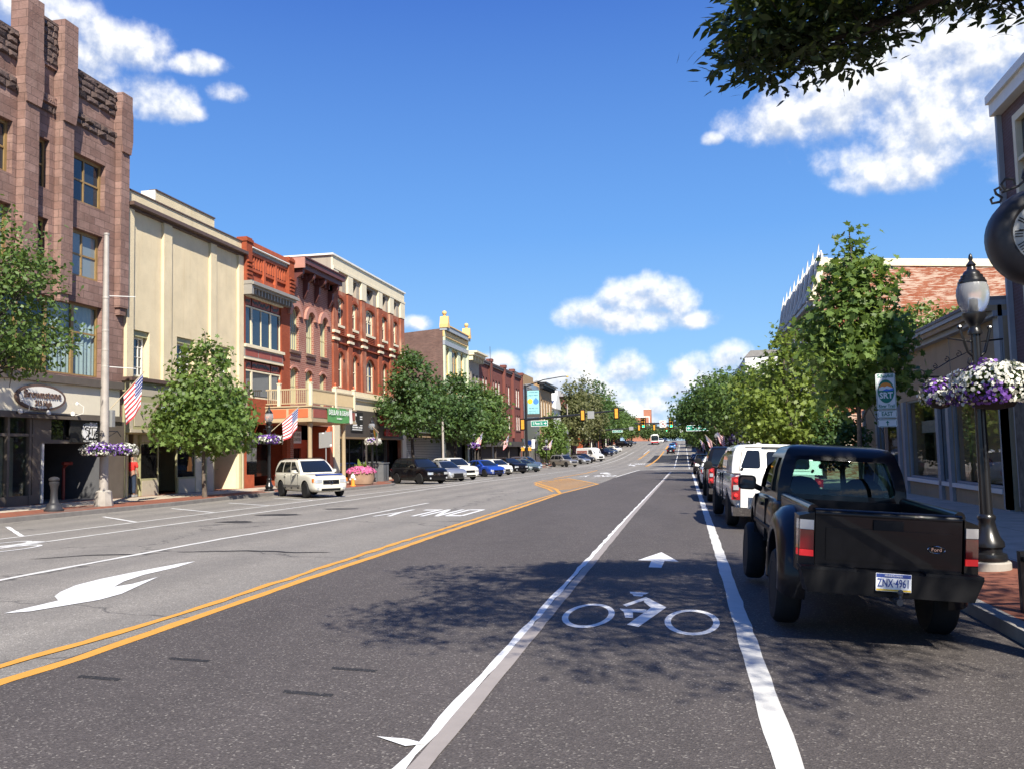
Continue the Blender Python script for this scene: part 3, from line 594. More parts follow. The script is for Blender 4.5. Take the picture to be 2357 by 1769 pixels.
pave('pavement', lambda y: -21.0, lambda y: -22.75, 0.18, 0.225, 'concrete_slab', KYS)
pave('brick_pavement_strip', lambda y: -22.75, lambda y: -25.5, 0.225, 0.245, 'pavement_brick', KYS)
for (ya, yb) in ((-40, 91), (113, 330)):
    ys = frange(ya, yb, 3); mb = MB(); vs = []
    for y in ys:
        for x, dz in ((3.0, -0.03), (3.015, 0.13), (3.17, 0.14)): vs.append((x, y, gr(x, y, dz)))
    mb.add(vs, [(3*i+k, 3*i+k+1, 3*i+k+4, 3*i+k+3) for i in range(len(ys)-1) for k in range(2)]); structure('kerb', mb, M['light_kerb'])
    pave('brick_pavement_strip', lambda y: 3.17, lambda y: 4.6, 0.14, 0.195, 'pavement_brick', ys)
    pave('pavement', lambda y: 4.6, lambda y: 9.0, 0.195, 0.30, 'concrete_slab', ys)
# ------------------------------------------------------------------ facades
class Fac:
    def __init__(s, X, sg): s.X = X; s.sg = sg
    def P(s, y, z, p): return (s.X + s.sg * p, y, z)
    def box(s, mb, y0, y1, z0, z1, p0, p1, m=0): mb.box(s.X + s.sg * p0, s.X + s.sg * p1, y0, y1, z0, z1, m)
    def prism(s, mb, poly, p0, p1, m=0): mb.prism(poly, lambda q, a: s.P(q[0], q[1], a), p0, p1, m)     # poly in (y, z)
    def txt(s, mb, t, h, y, z, p, m=0, ext=0.03, wid=None, bold=0.0):
        k = 1 if s.sg > 0 else -1       # readable from the street: left side reads along +y
        put_text(mb, t, h, lambda a, b, c: s.P(y + k * a, z + b, p + c), m, ext, wid, bold)
FL = Fac(-23.0, 1); FR = Fac(7.8, -1)
def arch_pts(ya, yb, zb, rise, n=10):
    """points of the arch from (ya, zb - rise) over to (yb, zb - rise)"""
    c = (ya + yb) / 2; w = (yb - ya) / 2
    r = (w * w + rise * rise) / (2 * rise); zc = zb - r; a0 = math.asin(min(1, w / r))
    if rise >= w: a0 = math.pi / 2 if abs(rise - w) < 1e-6 else math.pi - a0
    return [(c + r * math.sin(-a0 + 2 * a0 * i / n), zc + r * math.cos(-a0 + 2 * a0 * i / n)) for i in range(n + 1)]
def wall_open(mb, fac, y0, y1, z0, z1, ops, p=0.0, depth=0.22, m=0):
    ys = sorted({y0, y1} | {o[0] for o in ops} | {o[1] for o in ops}); zs = sorted({z0, z1} | {o[2] for o in ops} | {o[3] for o in ops})
    ys = [y for y in ys if y0 <= y <= y1]; zs = [z for z in zs if z0 <= z <= z1]
    for i in range(len(ys) - 1):
        for j in range(len(zs) - 1):
            cy, cz = (ys[i] + ys[i+1]) / 2, (zs[j] + zs[j+1]) / 2
            if any(o[0] < cy < o[1] and o[2] < cz < o[3] for o in ops): continue
            mb.add([fac.P(ys[i], zs[j], p), fac.P(ys[i+1], zs[j], p), fac.P(ys[i+1], zs[j+1], p), fac.P(ys[i], zs[j+1], p)], [(0, 1, 2, 3)], m)
    for o in ops:
        ya, yb, za, zb = o[:4]; rise = o[4] if len(o) > 4 else 0
        if rise:
            ap = arch_pts(ya, yb, zb, rise); h = len(ap) // 2
            mb.add([fac.P(ya, zb, p)] + [fac.P(y, z, p) for y, z in ap[:h + 1]], [tuple(range(h + 2))], m)
            mb.add([fac.P(yb, zb, p)] + [fac.P(y, z, p) for y, z in ap[:h - 1:-1]], [tuple(range(len(ap) - h + 1))], m)
            out = [(ya, za)] + ap + [(yb, za)]
        else: out = [(ya, za), (ya, zb), (yb, zb), (yb, za)]
        for a, b in zip(out, out[1:] + out[:1]):
            mb.add([fac.P(*a, p), fac.P(*b, p), fac.P(*b, p - depth), fac.P(*a, p - depth)], [(0, 1, 2, 3)], m)
def shell(mb, fac, y0, y1, z0, z1, depth=18, p=0.0, m=0, mroof=None, slope=0.0):
    """side walls, back and roof behind the facade plane"""
    q = fac.P; zb = z1 - slope
    mb.add([q(y0, z0, p), q(y0, z1, p), q(y0, zb, p - depth), q(y0, z0, p - depth)], [(0, 1, 2, 3)], m)
    mb.add([q(y1, z0, p), q(y1, z1, p), q(y1, zb, p - depth), q(y1, z0, p - depth)], [(0, 1, 2, 3)], m)
    mb.add([q(y0, z0, p - depth), q(y1, z0, p - depth), q(y1, zb, p - depth), q(y0, zb, p - depth)], [(0, 1, 2, 3)], m)
    r = 0.35
    mb.add([q(y0, z1 - r, p - .3), q(y1, z1 - r, p - .3), q(y1, zb - r, p - depth), q(y0, zb - r, p - depth)], [(0, 1, 2, 3)], m if mroof is None else mroof)
    mb.add([q(y0, z1, p), q(y1, z1, p), q(y1, z1, p - .3), q(y0, z1, p - .3)], [(0, 1, 2, 3)], m)
    mb.add([q(y0, z1, p - .3), q(y1, z1, p - .3), q(y1, z1 - r, p - .3), q(y0, z1 - r, p - .3)], [(0, 1, 2, 3)], m)
def window(fac, par, ya, yb, za, zb, rise=0, p=-0.14, fm='cream_trim', gm='blue_glass', vb=(), hb=(), fw=0.07, bw=0.045, fd=0.09, curtain=None, sill=None):
    """window frame (> glass_pane, curtain) set back in its opening; vb and hb are bars at fractions of width and height"""
    mb = MB(); top = zb - rise
    fac.box(mb, ya, ya + fw, za, top, p - fd, p); fac.box(mb, yb - fw, yb, za, top, p - fd, p)
    fac.box(mb, ya + fw, yb - fw, za, za + fw * 1.1, p - fd, p)
    if rise:
        a, b = arch_pts(ya, yb, zb, rise), arch_pts(ya + fw, yb - fw, zb - fw, max(.05, rise - fw * .5))
        for i in range(len(a) - 1): mb.hexa([fac.P(*a[i], p - fd), fac.P(*b[i], p - fd), fac.P(*b[i+1], p - fd), fac.P(*a[i+1], p - fd), fac.P(*a[i], p), fac.P(*b[i], p), fac.P(*b[i+1], p), fac.P(*a[i+1], p)])
    else: fac.box(mb, ya + fw, yb - fw, zb - fw, zb, p - fd, p)
    for t in vb:
        c = ya + (yb - ya) * t; fac.box(mb, c - bw / 2, c + bw / 2, za + fw * 1.1, zb - fw - (rise * abs(t - .5) * 1.2), p - fd, p - .012)
    for t in hb:
        c = za + (zb - za) * t; fac.box(mb, ya + fw, yb - fw, c - bw / 2, c + bw / 2, p - fd, p - .018)
    o = mb.obj('window', M[fm], par)
    g = MB(); pts = [(ya, za)] + (arch_pts(ya, yb, zb, rise) if rise else [(ya, zb), (yb, zb)]) + [(yb, za)]
    g.add([fac.P(*q, p - fd * .6) for q in pts], [tuple(range(len(pts)))]); g.obj('glass_pane', M[gm], o)
    if curtain:
        c = MB(); n = int((yb - ya) / 0.045); vs = []
        for i in range(n + 1):
            y = ya + .03 + (yb - ya - .06) * i / n; d = p - fd - .07 + .028 * math.sin(i * 1.15) + .018 * math.sin(i * 0.43)
            vs += [fac.P(y, za, d), fac.P(y, zb - rise * .5, d)]
        c.add(vs, [(2*i, 2*i+1, 2*i+3, 2*i+2) for i in range(n)]); c.obj('curtain', M['curtain'], o, 60)
        bk = MB(); fac.box(bk, ya, yb, za, zb, p - fd - .5, p - fd - .4); bk.obj('dark_room', M['interior_grey'], o)
    return o
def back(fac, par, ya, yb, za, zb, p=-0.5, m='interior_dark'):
    mb = MB(); fac.box(mb, ya, yb, za, zb, p - .05, p); return mb.obj('unlit_room_board', M[m], par)  # near-black board behind the opening; its colour stands for the unlit room
def arch_hood(mb, fac, ya, yb, zb, rise, t, p0, p1, m=0, n=12):
    a = arch_pts(ya, yb, zb, rise, n); b = arch_pts(ya - t, yb + t, zb + t, rise + t * (1 if rise > .4 else .5), n)
    for i in range(n): mb.hexa([fac.P(*a[i], p0), fac.P(*b[i], p0), fac.P(*b[i+1], p0), fac.P(*a[i+1], p0), fac.P(*a[i], p1), fac.P(*b[i], p1), fac.P(*b[i+1], p1), fac.P(*a[i+1], p1)], m)
def rough(mb, fac, y0, y1, z0, z1, p, amp=0.11, m=0, cell=0.3, row=0.3, seed=1):
    """a band of rock-faced blocks"""
    rs = random.Random(seed); nz = max(1, round((z1 - z0) / row)); h = (z1 - z0) / nz
    for j in range(nz):
        y = y0
        while y < y1 - .02:
            w = min(y1 - y, cell * rs.uniform(.8, 1.9)); e = rs.uniform(.3, 1) * amp
            za, zb = z0 + j * h, z0 + (j + 1) * h; g = .012
            b = [fac.P(y + g, za + g, p), fac.P(y + w - g, za + g, p), fac.P(y + w - g, zb - g, p), fac.P(y + g, zb - g, p)]
            k = [rs.uniform(.4, 1.1) * e for _ in range(4)]
            t = [fac.P(y + w * .22, za + h * .25, p + k[0]), fac.P(y + w * .78, za + h * .2, p + k[1]), fac.P(y + w * .8, zb - h * .25, p + k[2]), fac.P(y + w * .2, zb - h * .2, p + k[3])]
            mb.add(b + t, [(4, 5, 6, 7), (0, 1, 5, 4), (1, 2, 6, 5), (2, 3, 7, 6), (3, 0, 4, 7)], m); y += w
def bld(name, label, y, X=-23.0): return thing(name, label, 'building', (X, y, gr(X, y, .2)))
def panelled(fac, par, y0, y1, z0, z1, p, fm, pm, name='panel', n=1, b=0.09):
    mb = MB(); fac.box(mb, y0, y1, z0, z1, p - .12, p); o = mb.obj(name, M[fm], par)
    q = MB(); w = (y1 - y0 - b) / n
    for i in range(n): fac.box(q, y0 + b + w * i, y0 + w * (i + 1), z0 + b, z1 - b, p - .02, p + .012)
    q.obj('raised_panel', M[pm], o); return o

# ---- 1. brownstone block
B = bld('brownstone_building', 'tall brown stone building with rough parapet bands and gold window frames', 24)
mb = MB(); ops = []
W3 = [(23.9, 26.85, 11.87, 13.78), (27.98, 28.72, 11.85, 13.72), (29.95, 32.0, 11.87, 13.78)]
W2 = [(23.9, 26.85, 8.88, 10.78), (27.98, 28.72, 8.88, 10.72), (29.95, 31.88, 8.88, 10.78)]
W1 = [(24.4, 31.88, 5.0, 7.85)]
SHP = [(24.2, 32.05, 0.0, 3.32)]
FAR = [(15.5, 18.2, 11.87, 13.78), (20, 22.5, 11.87, 13.78), (15.5, 18.2, 8.88, 10.78), (20, 22.5, 8.88, 10.78)]
wall_open(mb, FL, 13, 33.32, -0.3, 17.0, W3 + W2 + W1 + SHP + FAR, depth=0.32); shell(mb, FL, 13, 33.32, -0.3, 17.0, 22)
mb.obj('wall', M['brownstone'], B)
mb = MB()
for (a, b, zt, p) in ((26.95, 27.9, 18.55, .4), (28.9, 29.78, 18.55, .4), (32.55, 33.34, 17.15, .36)):
    mb.nxt()
    FL.box(mb, a + .12, b - .12, 8.0, 14.6, 0, p - .08); FL.prism(mb, [(a + .12, 14.6), (a, 15.2), (a, 16.3), (a + .06, 16.6), (a + .06, zt), (b - .06, zt), (b - .06, 16.6), (b, 16.3), (b, 15.2), (b - .12, 14.6)], -.3, p)
    FL.box(mb, a + .2, b - .2, 7.7, 8.0, 0, p - .15)
mb.obj('stone_pier', M['brownstone'], B)
mb = MB(); FL.box(mb, 27.9, 28.9, 16.5, 18.25, -.3, .12); FL.box(mb, 27.9, 28.9, 15.1, 15.4, 0, .14); mb.obj('gable_panel', M['brownstone'], B)
mb = MB(); FL.txt(mb, 'MERCHANT', .2, 28.42, 15.25, .13, 0, .05, .9); mb.obj('carved_lettering', M['brownstone'], B)
mb = MB()
for (a, b, s) in ((13, 26.95, 1), (29.78, 32.55, 2)):
    mb.nxt(); rough(mb, FL, a, b, 16.05, 17.1, .06, .13, 0, .5, .26, s); mb.nxt(); rough(mb, FL, a, b, 14.88, 15.42, .05, .13, 0, .45, .27, s + 3); FL.box(mb, a, b, 17.0, 17.12, -.3, .1)
mb.nxt(); rough(mb, FL, 27.9, 28.9, 16.6, 18.2, .13, .1, 0, .3, .26, 7); rough(mb, FL, 27.9, 28.9, 14.75, 15.05, .05, .12, 0, .3, .3, 8); FL.box(mb, 27.9, 28.9, 18.2, 18.3, -.3, .16)
mb.obj('rough_stone_band', M['rough_brownstone'], B)
for (a, b, c, d) in W3 + W2:
    wide = b - a > 1.5; up = c > 11
    window(FL, B, a, b, c, d, 0, -.22, 'gold_wood', 'blue_glass' if up or not wide else 'grey_glass', (.5,) if wide else (), (.5,), .12 if wide else .09, .07)
for i in range(5):
    a = 24.4 + i * 1.496; window(FL, B, a, a + 1.496, 5.0, 7.85, 0, -.2, 'gold_wood', 'window_glass' if i > 2 else 'shop_glass', (), (.605,), .075, .07, curtain=i > 2)
for (a, b, c, d) in FAR: window(FL, B, a, b, c, d, 0, -.22, 'gold_wood', 'blue_glass', (.5,), (.5,), .12, .07)
mb = MB(); FL.box(mb, 13, 32.9, 3.5, 4.6, 0, .14); mb.obj('sign_band', M['band_cream'], B)
mb = MB(); FL.box(mb, 13, 33.0, 4.6, 4.88, 0, .3); FL.box(mb, 13, 33.0, 3.28, 3.5, -.05, .18); FL.box(mb, 32.05, 33.3, -.2, 3.28, -.05, .1); FL.box(mb, 24.0, 24.25, -.2, 3.28, -.05, .1); mb.obj('shopfront_trim', M['taupe'], B)
mb = MB()
for y in (24.9, 25.9, 26.92, 27.98): FL.box(mb, y - .055, y + .055, 0, 3.28, -.16, .02)
FL.box(mb, 24.2, 28.1, 2.62, 2.72, -.15, 0); FL.box(mb, 24.2, 28.1, 0.0, .52, -.15, 0)
FL.box(mb, 28.1, 28.5, 0, 3.28, -.15, 0); FL.box(mb, 28.5, 32.05, 2.38, 2.52, -.15, 0); FL.box(mb, 28.35, 29.0, 2.5, 3.28, -.14, -.02); FL.box(mb, 29.0, 29.08, 2.5, 3.28, -.14, -.02)
mb.obj('shop_window_frame', M['taupe'], B)
mb = MB(); FL.box(mb, 24.2, 28.1, .4, 3.28, -.12, -.1); mb.obj('shop_glass', M['window_glass'], B)
mb = MB(); FL.box(mb, 24.25, 28.0, .4, 2.6, -.75, -.7); mb.obj('paper_screen', M['beige_panel'], B)
mb = MB(); FL.box(mb, 29.08, 30.0, 2.5, 3.28, -.12, -.1); mb.nxt(); FL.box(mb, 28.5, 29.0, 2.5, 3.28, -.12, -.1); mb.obj('transom_glass', M['shop_glass'], B)
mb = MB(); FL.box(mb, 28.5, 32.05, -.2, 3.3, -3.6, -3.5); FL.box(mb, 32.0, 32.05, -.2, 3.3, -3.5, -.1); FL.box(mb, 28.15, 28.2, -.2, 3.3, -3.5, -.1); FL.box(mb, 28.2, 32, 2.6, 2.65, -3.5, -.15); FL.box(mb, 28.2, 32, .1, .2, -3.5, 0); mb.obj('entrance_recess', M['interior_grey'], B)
mb = MB(); FL.box(mb, 28.62, 28.72, .2, 2.38, -.1, -.02); mb.obj('white_jamb', M['white_trim'], B)
mb = MB(); mb.tube([FL.P(31.3, .2, -1.2), FL.P(31.3, 1.45, -1.2), FL.P(31.3, 1.62, -1.0)], .06, 10); mb.tube([FL.P(31.0, 1.62, -1.0), FL.P(31.5, 1.62, -1.0)], .07, 10)
tag(mb.obj('standpipe', M['pipe_red']), 'red fire standpipe in the grey entrance recess of the brownstone building', 'standpipe')
# oval sign
S = thing('oval_sign', 'oval sign reading Brownstone 213 High above the shop windows', 'sign', FL.P(28.25, 4.0, .14))
def oval(mb, cy, cz, ry, rz, p0, p1, n=40, m=0): FL.prism(mb, [(cy + ry * math.cos(2*math.pi*i/n), cz + rz * math.sin(2*math.pi*i/n)) for i in range(n)], p0, p1, m)
mb = MB(); oval(mb, 28.25, 4.02, 1.27, .47, .14, .24); mb.obj('sign_border', M['brown_lettering'], S)
mb = MB(); oval(mb, 28.25, 4.02, 1.14, .385, .241, .255); mb.obj('sign_board', M['white_trim'], S)
mb = MB(); FL.txt(mb, 'Brownstone', .29, 28.25, 4.12, .275, 0, .04, 1.86, .0); FL.txt(mb, '213 High', .2, 28.28, 3.80, .275, 0, .04, .84, .0); mb.obj('sign_lettering', M['brown_lettering'], S)
L = thing('sign_lamp_bar', 'dark lamp bar with white spotlights under the oval sign', 'lamp bar', FL.P(28.2, 3.4, .2))
mb = MB(); mb.tube([FL.P(26.8, 3.42, .42), FL.P(29.75, 3.42, .42)], .045, 8); mb.obj('mounting_rail', M['black_trim'], L)
for y in (26.9, 28.3, 29.6):
    mb = MB(); mb.lathe([(.02, .1), (.075, .06), (.085, -.05), (.0, -.09)], FL.P(y, 3.46, .47), 12); mb.obj('spotlight', M['white_trim'], L, 40)
for y in (27.05, 29.9):
    mb = MB(); mb.tube([FL.P(y, 3.42, .35), FL.P(y + .12, 3.5, .6), FL.P(y + .12, 3.75, .62), FL.P(y, 3.88, .5)], .013, 6); mb.lathe([(.02, .07), (.07, 0), (.06, -.05)], FL.P(y - .04, 3.86, .45), 10); mb.obj('gooseneck_lamp', M['white_trim'], L, 40)
# black shop sign with grenade logo
S = thing('shop_sign', 'black sign reading Frag Out with white figure and grenade', 'sign', FL.P(31, 2.9, .02))
mb = MB(); FL.box(mb, 30.02, 32.02, 2.42, 3.27, .0, .06); mb.obj('sign_board', M['black_lettering'], S)
mb = MB()
FL.prism(mb, [(30.98 + .25 * math.cos(a), 2.78 + .25 * math.sin(a)) for a in [i * math.pi / 14 for i in range(28)]], .062, .068)
FL.prism(mb, [(30.83, 2.97), (30.86, 3.08), (31.12, 3.08), (31.12, 2.97)], .062, .068)
for i in range(9):
    a0, a1 = math.pi * (.72 + i * .055), math.pi * (.72 + (i + 1) * .055)
    FL.prism(mb, [(30.98 + r * math.cos(a), 2.80 + 1.02 * r * math.sin(a)) for r, a in ((.275, a0), (.30, a0), (.30, a1), (.275, a1))], .062, .068)
mb.tube([FL.P(30.86, 3.13, .065), FL.P(30.78, 3.1, .065), FL.P(30.74, 3.0, .065), FL.P(30.79, 2.92, .065)], .01, 5)
FL.txt(mb, 'FRAG', .19, 31.36, 3.09, .065, 0, .01, .46, .012); FL.txt(mb, 'UT', .36, 31.37, 2.76, .065, 0, .01, .34, .016); FL.txt(mb, 'CLOTHING CO', .06, 31.18, 2.47, .065, 0, .008, .8)
for z in (2.62, 2.72, 2.82): FL.box(mb, 31.57, 31.6, z, z + .03, .06, .068)
mb.obj('sign_lettering', M['white_lettering'], S)
mb = MB(); FL.prism(mb, [(30.88, 3.08), (30.86, 3.15), (30.9, 3.18), (31.1, 3.18), (31.13, 3.08)], .062, .069); mb.obj('grenade_cap', M['sign_grey'], S)
mb = MB(); f = lambda pts: FL.prism(mb, pts, .0685, .073)
f([(31.12 + .035 * math.cos(i), 2.94 + .04 * math.sin(i)) for i in range(6)]); f([(31.06, 2.9), (31.14, 2.91), (31.15, 2.8), (31.1, 2.68), (31.05, 2.70), (31.05, 2.82)]); f([(31.06, 2.9), (31.06, 2.86), (30.83, 2.93), (30.84, 2.955)])
f([(31.13, 2.86), (31.16, 2.78), (31.2, 2.84), (31.21, 2.82), (31.17, 2.74), (31.12, 2.79)]); f([(31.05, 2.71), (31.11, 2.69), (31.1, 2.5), (31.06, 2.5)]); f([(31.05, 2.73), (31.08, 2.68), (30.94, 2.62), (30.88, 2.54), (30.86, 2.57), (30.93, 2.67)]); f([(30.86, 3.0), (30.93, 3.0), (30.93, 2.96), (30.86, 2.92)])
mb.obj('sign_figure', M['black_lettering'], S)

# ---- 2. cream stucco building
B = bld('cream_building', 'cream stucco building with stepped parapet and four pilasters', 38)
CW = [(34.03, 35.17, 5.2, 7.26), (37.33, 38.85, 5.2, 7.36), (41.2, 42.3, 5.2, 7.36)]
mb = MB(); wall_open(mb, FL, 33.36, 43.5, 4.9, 13.25, CW, depth=.4); wall_open(mb, FL, 33.36, 43.5, -.3, 4.9, [(33.55, 40.5, -.3, 2.8), (40.55, 43.24, -.3, 2.6)], depth=.15); shell(mb, FL, 33.36, 43.5, -.3, 13.25, 20)
FL.box(mb, 35.55, 40.67, 13.25, 13.78, -.3, 0); mb.obj('wall', M['cream_stucco'], B)
mb = MB()
for a, b in ((33.36, 33.82), (36.05, 36.7), (40.14, 40.7), (43.0, 43.5)): mb.nxt(); FL.box(mb, a, b, 5.0, 12.45, 0, .13)
mb.obj('pilaster', M['cream_stucco'], B)
mb = MB(); FL.prism(mb, [(33.36, 12.42), (33.36, 12.7), (43.5, 12.7), (43.5, 12.42)], 0, .16); FL.box(mb, 33.36, 43.5, 12.52, 12.68, .16, .42); FL.box(mb, 33.36, 43.52, 13.25, 13.31, -.32, .05); mb.obj('cornice', M['brown_trim'], B)
mb = MB(); FL.box(mb, 35.53, 40.69, 13.78, 13.84, -.32, .05); FL.box(mb, 33.36, 43.52, 13.31, 13.315, -.3, .04); mb.obj('coping', M['brown_trim'], B)
mb = MB(); FL.box(mb, 35.5, 35.56, 13.3, 13.8, -.7, 0.002); mb.obj('parapet_flashing', M['white_trim'], B)
for (a, b, c, d) in CW: window(FL, B, a + .08, b - .1, c + .08, d - .26, 0, -.26, 'white_trim', 'blue_glass', (.33, .66) if a < 36 else (.5,), (.25, .5, .75) if a < 36 else (.5,), .09, .035)
mb = MB()
for (a, b, c, d) in CW: mb.nxt(); FL.box(mb, a, b, d - .26, d, -.3, -.1); mb.nxt(); FL.box(mb, a, b, c, c + .08, -.3, -.05)
mb.obj('window_head', M['sage_trim'], B)
mb = MB(); FL.box(mb, 33.3, 43.5, 2.85, 5.0, 0, .34); mb.obj('fascia', M['sage_trim'], B)
mb = MB(); FL.box(mb, 33.6, 43.3, 3.12, 4.15, .34, .355); FL.box(mb, 33.6, 43.3, 4.42, 4.86, .34, .352); FL.box(mb, 33.3, 33.5, 2.9, 4.95, .34, .36); FL.box(mb, 33.3, 43.5, 2.85, 2.98, .34, .4); mb.obj('fascia_panel', M['beige_panel'], B)
mb = MB(); FL.box(mb, 33.2, 43.55, 5.0, 5.16, 0, .5); mb.obj('storefront_cornice', M['brown_trim'], B)
panelled(FL, B, 33.3, 33.56, -.2, 2.85, .12, 'sage_trim', 'beige_panel', 'pillar')
panelled(FL, B, 39.72, 40.5, -.2, 2.85, .12, 'sage_trim', 'beige_panel', 'pillar'); panelled(FL, B, 43.22, 43.5, -.2, 2.85, .14, 'sage_trim', 'cream_trim', 'pillar')
panelled(FL, B, 34.2, 34.6, -.2, 2.85, -.12, 'sage_trim', 'beige_panel', 'pillar'); panelled(FL, B, 39.0, 39.7, -.2, 2.85, -.05, 'cream_trim', 'cream_trim', 'pillar')
panelled(FL, B, 34.6, 35.95, -.1, .88, 0.0, 'sage_trim', 'beige_panel', 'bulkhead'); panelled(FL, B, 37.45, 39.0, -.1, .85, 0.0, 'sage_trim', 'beige_panel', 'bulkhead'); panelled(FL, B, 34.6, 39.0, 2.38, 2.85, -.02, 'sage_trim', 'beige_panel', 'transom_panel', 3)
panelled(FL, B, 35.95, 37.45, -.1, .6, -1.1, 'sage_trim', 'beige_panel', 'door_panel')
mb = MB()
for y in (34.6, 35.92, 37.42, 38.95): FL.box(mb, y, y + .06, .85, 2.4, -.12, -.03)
mb.obj('shop_window_frame', M['sage_trim'], B)
mb = MB(); FL.box(mb, 34.6, 35.95, .85, 2.4, -.09, -.07); mb.nxt(); FL.box(mb, 37.45, 39.0, .85, 2.4, -.09, -.07); mb.nxt(); FL.box(mb, 35.95, 37.45, .6, 2.4, -1.22, -1.2); mb.obj('shop_glass', M['shop_glass'], B)
mb = MB(); FL.txt(mb, 'KOOL', .16, 38.0, 2.15, -.06, 0, .006, .55); mb.obj('window_lettering', M['white_lettering'], B)
mb = MB(); FL.box(mb, 38.35, 38.75, 1.1, 1.35, -.065, -.055); FL.prism(mb, [(38.4, 1.35), (38.8, 1.35), (38.7, 1.75), (38.5, 1.8)], -.065, -.055); mb.obj('window_poster', M['orange_flat'], B)
mb = MB(); FL.box(mb, 33.56, 34.2, -.2, 2.8, -1.1, -1.0); FL.box(mb, 34.18, 34.22, -.2, 2.8, -1.0, -.1); mb.obj('door_recess', M['awning_brown'], B)
mb = MB(); FL.box(mb, 40.5, 43.24, -.2, 2.7, -3.1, -3.0); FL.box(mb, 43.18, 43.24, -.2, 2.6, -3, -.15); FL.box(mb, 40.5, 40.56, -.2, 2.6, -3, -.15); mb.obj('passage_wall', M['cream_trim'], B)
S = thing('plaque_sign', 'pale plaque in a dark brown frame on the cream building, half hidden by the tree', 'sign', FL.P(36.4, 3.7, .35))
def plq(d): return [(35.04 + d, 3.75), (35.12 + d, 3.95), (35.3 + d, 4.1 - d), (37.6 - d, 4.1 - d), (37.8 - d, 3.95), (37.88 - d, 3.75), (37.65 - d, 3.36 + d), (35.27 + d, 3.36 + d)]
mb = MB(); FL.prism(mb, plq(0), .35, .47); mb.obj('sign_frame', M['brown_trim'], S)
mb = MB(); FL.box(mb, 35.38, 37.55, 3.5, 4.0, .47, .482); mb.obj('sign_board', M['pale_blue'], S)
mb = MB(); FL.txt(mb, 'COOL', .34, 36.0, 3.76, .49, 0, .012, 1.0); mb.obj('sign_lettering', M['black_lettering'], S)

# ---- 3. red terracotta building with a bay window
B = bld('red_building', 'red brick building with terracotta frieze and wide glazed bay', 46)
mb = MB(); wall_open(mb, FL, 43.5, 49.45, -.3, 13.2, [(43.95, 48.3, 4.9, 10.45), (43.9, 49.0, -.3, 3.5)], depth=.3); shell(mb, FL, 43.5, 49.45, -.3, 13.2, 20); mb.obj('wall', M['red_brick'], B)
mb = MB()
for a, b in ((43.5, 44.15), (48.75, 49.45)):
    mb.nxt()
    FL.box(mb, a, b, 11.15, 13.55, -.3, .3); FL.box(mb, a - .05, b + .05, 13.3, 13.45, -.33, .36)
    for i in range(5): FL.box(mb, a + .05, b - .05, 11.3 + i * .22, 11.42 + i * .22, .3, .34 + .02 * i)
mb.obj('pier', M['red_brick'], B)
mb = MB(); FL.box(mb, 44.15, 48.75, 12.72, 12.86, 0, .18)
for i in range(15):
    y = 44.35 + i * .295
    if i not in (5, 10): FL.box(mb, y, y + .13, 12.05, 12.72, 0, .13)
for y in (45.75, 47.2): FL.box(mb, y, y + .22, 11.2, 12.72, 0, .17)
FL.box(mb, 44.15, 48.75, 11.86, 12.05, 0, .1); FL.box(mb, 44.15, 48.75, 11.15, 11.55, 0, .1); FL.box(mb, 44.15, 48.75, 13.2, 13.42, -.3, .26); mb.obj('terracotta_frieze', M['terracotta'], B)
mb = MB(); FL.box(mb, 44.15, 48.75, 13.06, 13.12, 0, .34); mb.obj('white_moulding', M['white_trim'], B)
mb = MB()
for i in range(14): y = 43.75 + i * .38; mb.nxt(); FL.prism(mb, [(y, 10.48), (y + .12, 10.48), (y + .12, 10.8), (y, 10.8)], .1, .48)
mb.obj('bay_bracket', M['grey_trim'], B)
mb = MB(); FL.box(mb, 43.55, 49.2, 10.8, 10.92, 0, .55); FL.box(mb, 44.15, 48.75, 12.88, 13.06, 0, .2); FL.box(mb, 43.5, 49.25, 10.92, 11.06, 0, .72); FL.box(mb, 43.5, 43.75, 10.4, 10.95, 0, .6); FL.box(mb, 43.5, 49.25, 11.06, 11.15, 0, .6); mb.obj('bay_cornice', M['grey_trim'], B)
for z0, z1 in ((7.75, 10.45), (4.9, 6.95)):
    tr = .52
    for a, b, nm in ((43.95, 44.8, 0), (44.8, 47.08, 1), (47.08, 48.3, 0)):
        window(FL, B, a, b, z0, z1 - tr, 0, -.08, 'cream_trim', 'blue_glass', (.5,) if nm and z0 > 7 else (), (), .08, .05)
        m2 = MB(); FL.box(m2, a + .06, b - .06, z1 - tr + .05, z1 - .06, -.12, -.1); m2.obj('leaded_transom', M['brick_red_panel'], B)
        m3 = MB(); rs = random.Random(int(a * 10 + z0))
        yy = a + .14
        while yy < b - .14:
            m3.lathe([(.055, 0), (.085, .012), (.055, .02)], FL.P(yy, z1 - tr / 2 + rs.uniform(-.09, .09), -.1), 8, 0, 'x'); yy += .12
        m3.obj('leaded_roundels', M['black_trim'], B)
mb = MB(); FL.box(mb, 43.7, 48.45, 7.6, 7.76, -.05, .16); mb.nxt(); FL.box(mb, 43.7, 48.4, 6.95, 7.05, -.05, .1); mb.nxt(); FL.box(mb, 43.75, 48.4, 10.4, 10.5, -.1, .08); mb.obj('bay_sill', M['cream_trim'], B)
panelled(FL, B, 43.75, 48.4, 7.05, 7.6, .05, 'grey_trim', 'brick_red_panel', 'spandrel', 3)
back(FL, B, 43.9, 49.0, -.2, 3.5, -2.2); mb = MB(); FL.box(mb, 44.1, 48.6, .6, 2.9, -1.0, -.97); mb.obj('shop_glass', M['shop_glass'], B)
mb = MB(); FL.box(mb, 43.5, 43.9, -.2, 3.5, 0, .08); FL.box(mb, 43.95, 44.8, -.1, .75, -.5, .06); mb.obj('shopfront_trim', M['terracotta'], B)
mb = MB(); FL.box(mb, 43.98, 44.25, .9, 2.3, -.2, -.15)
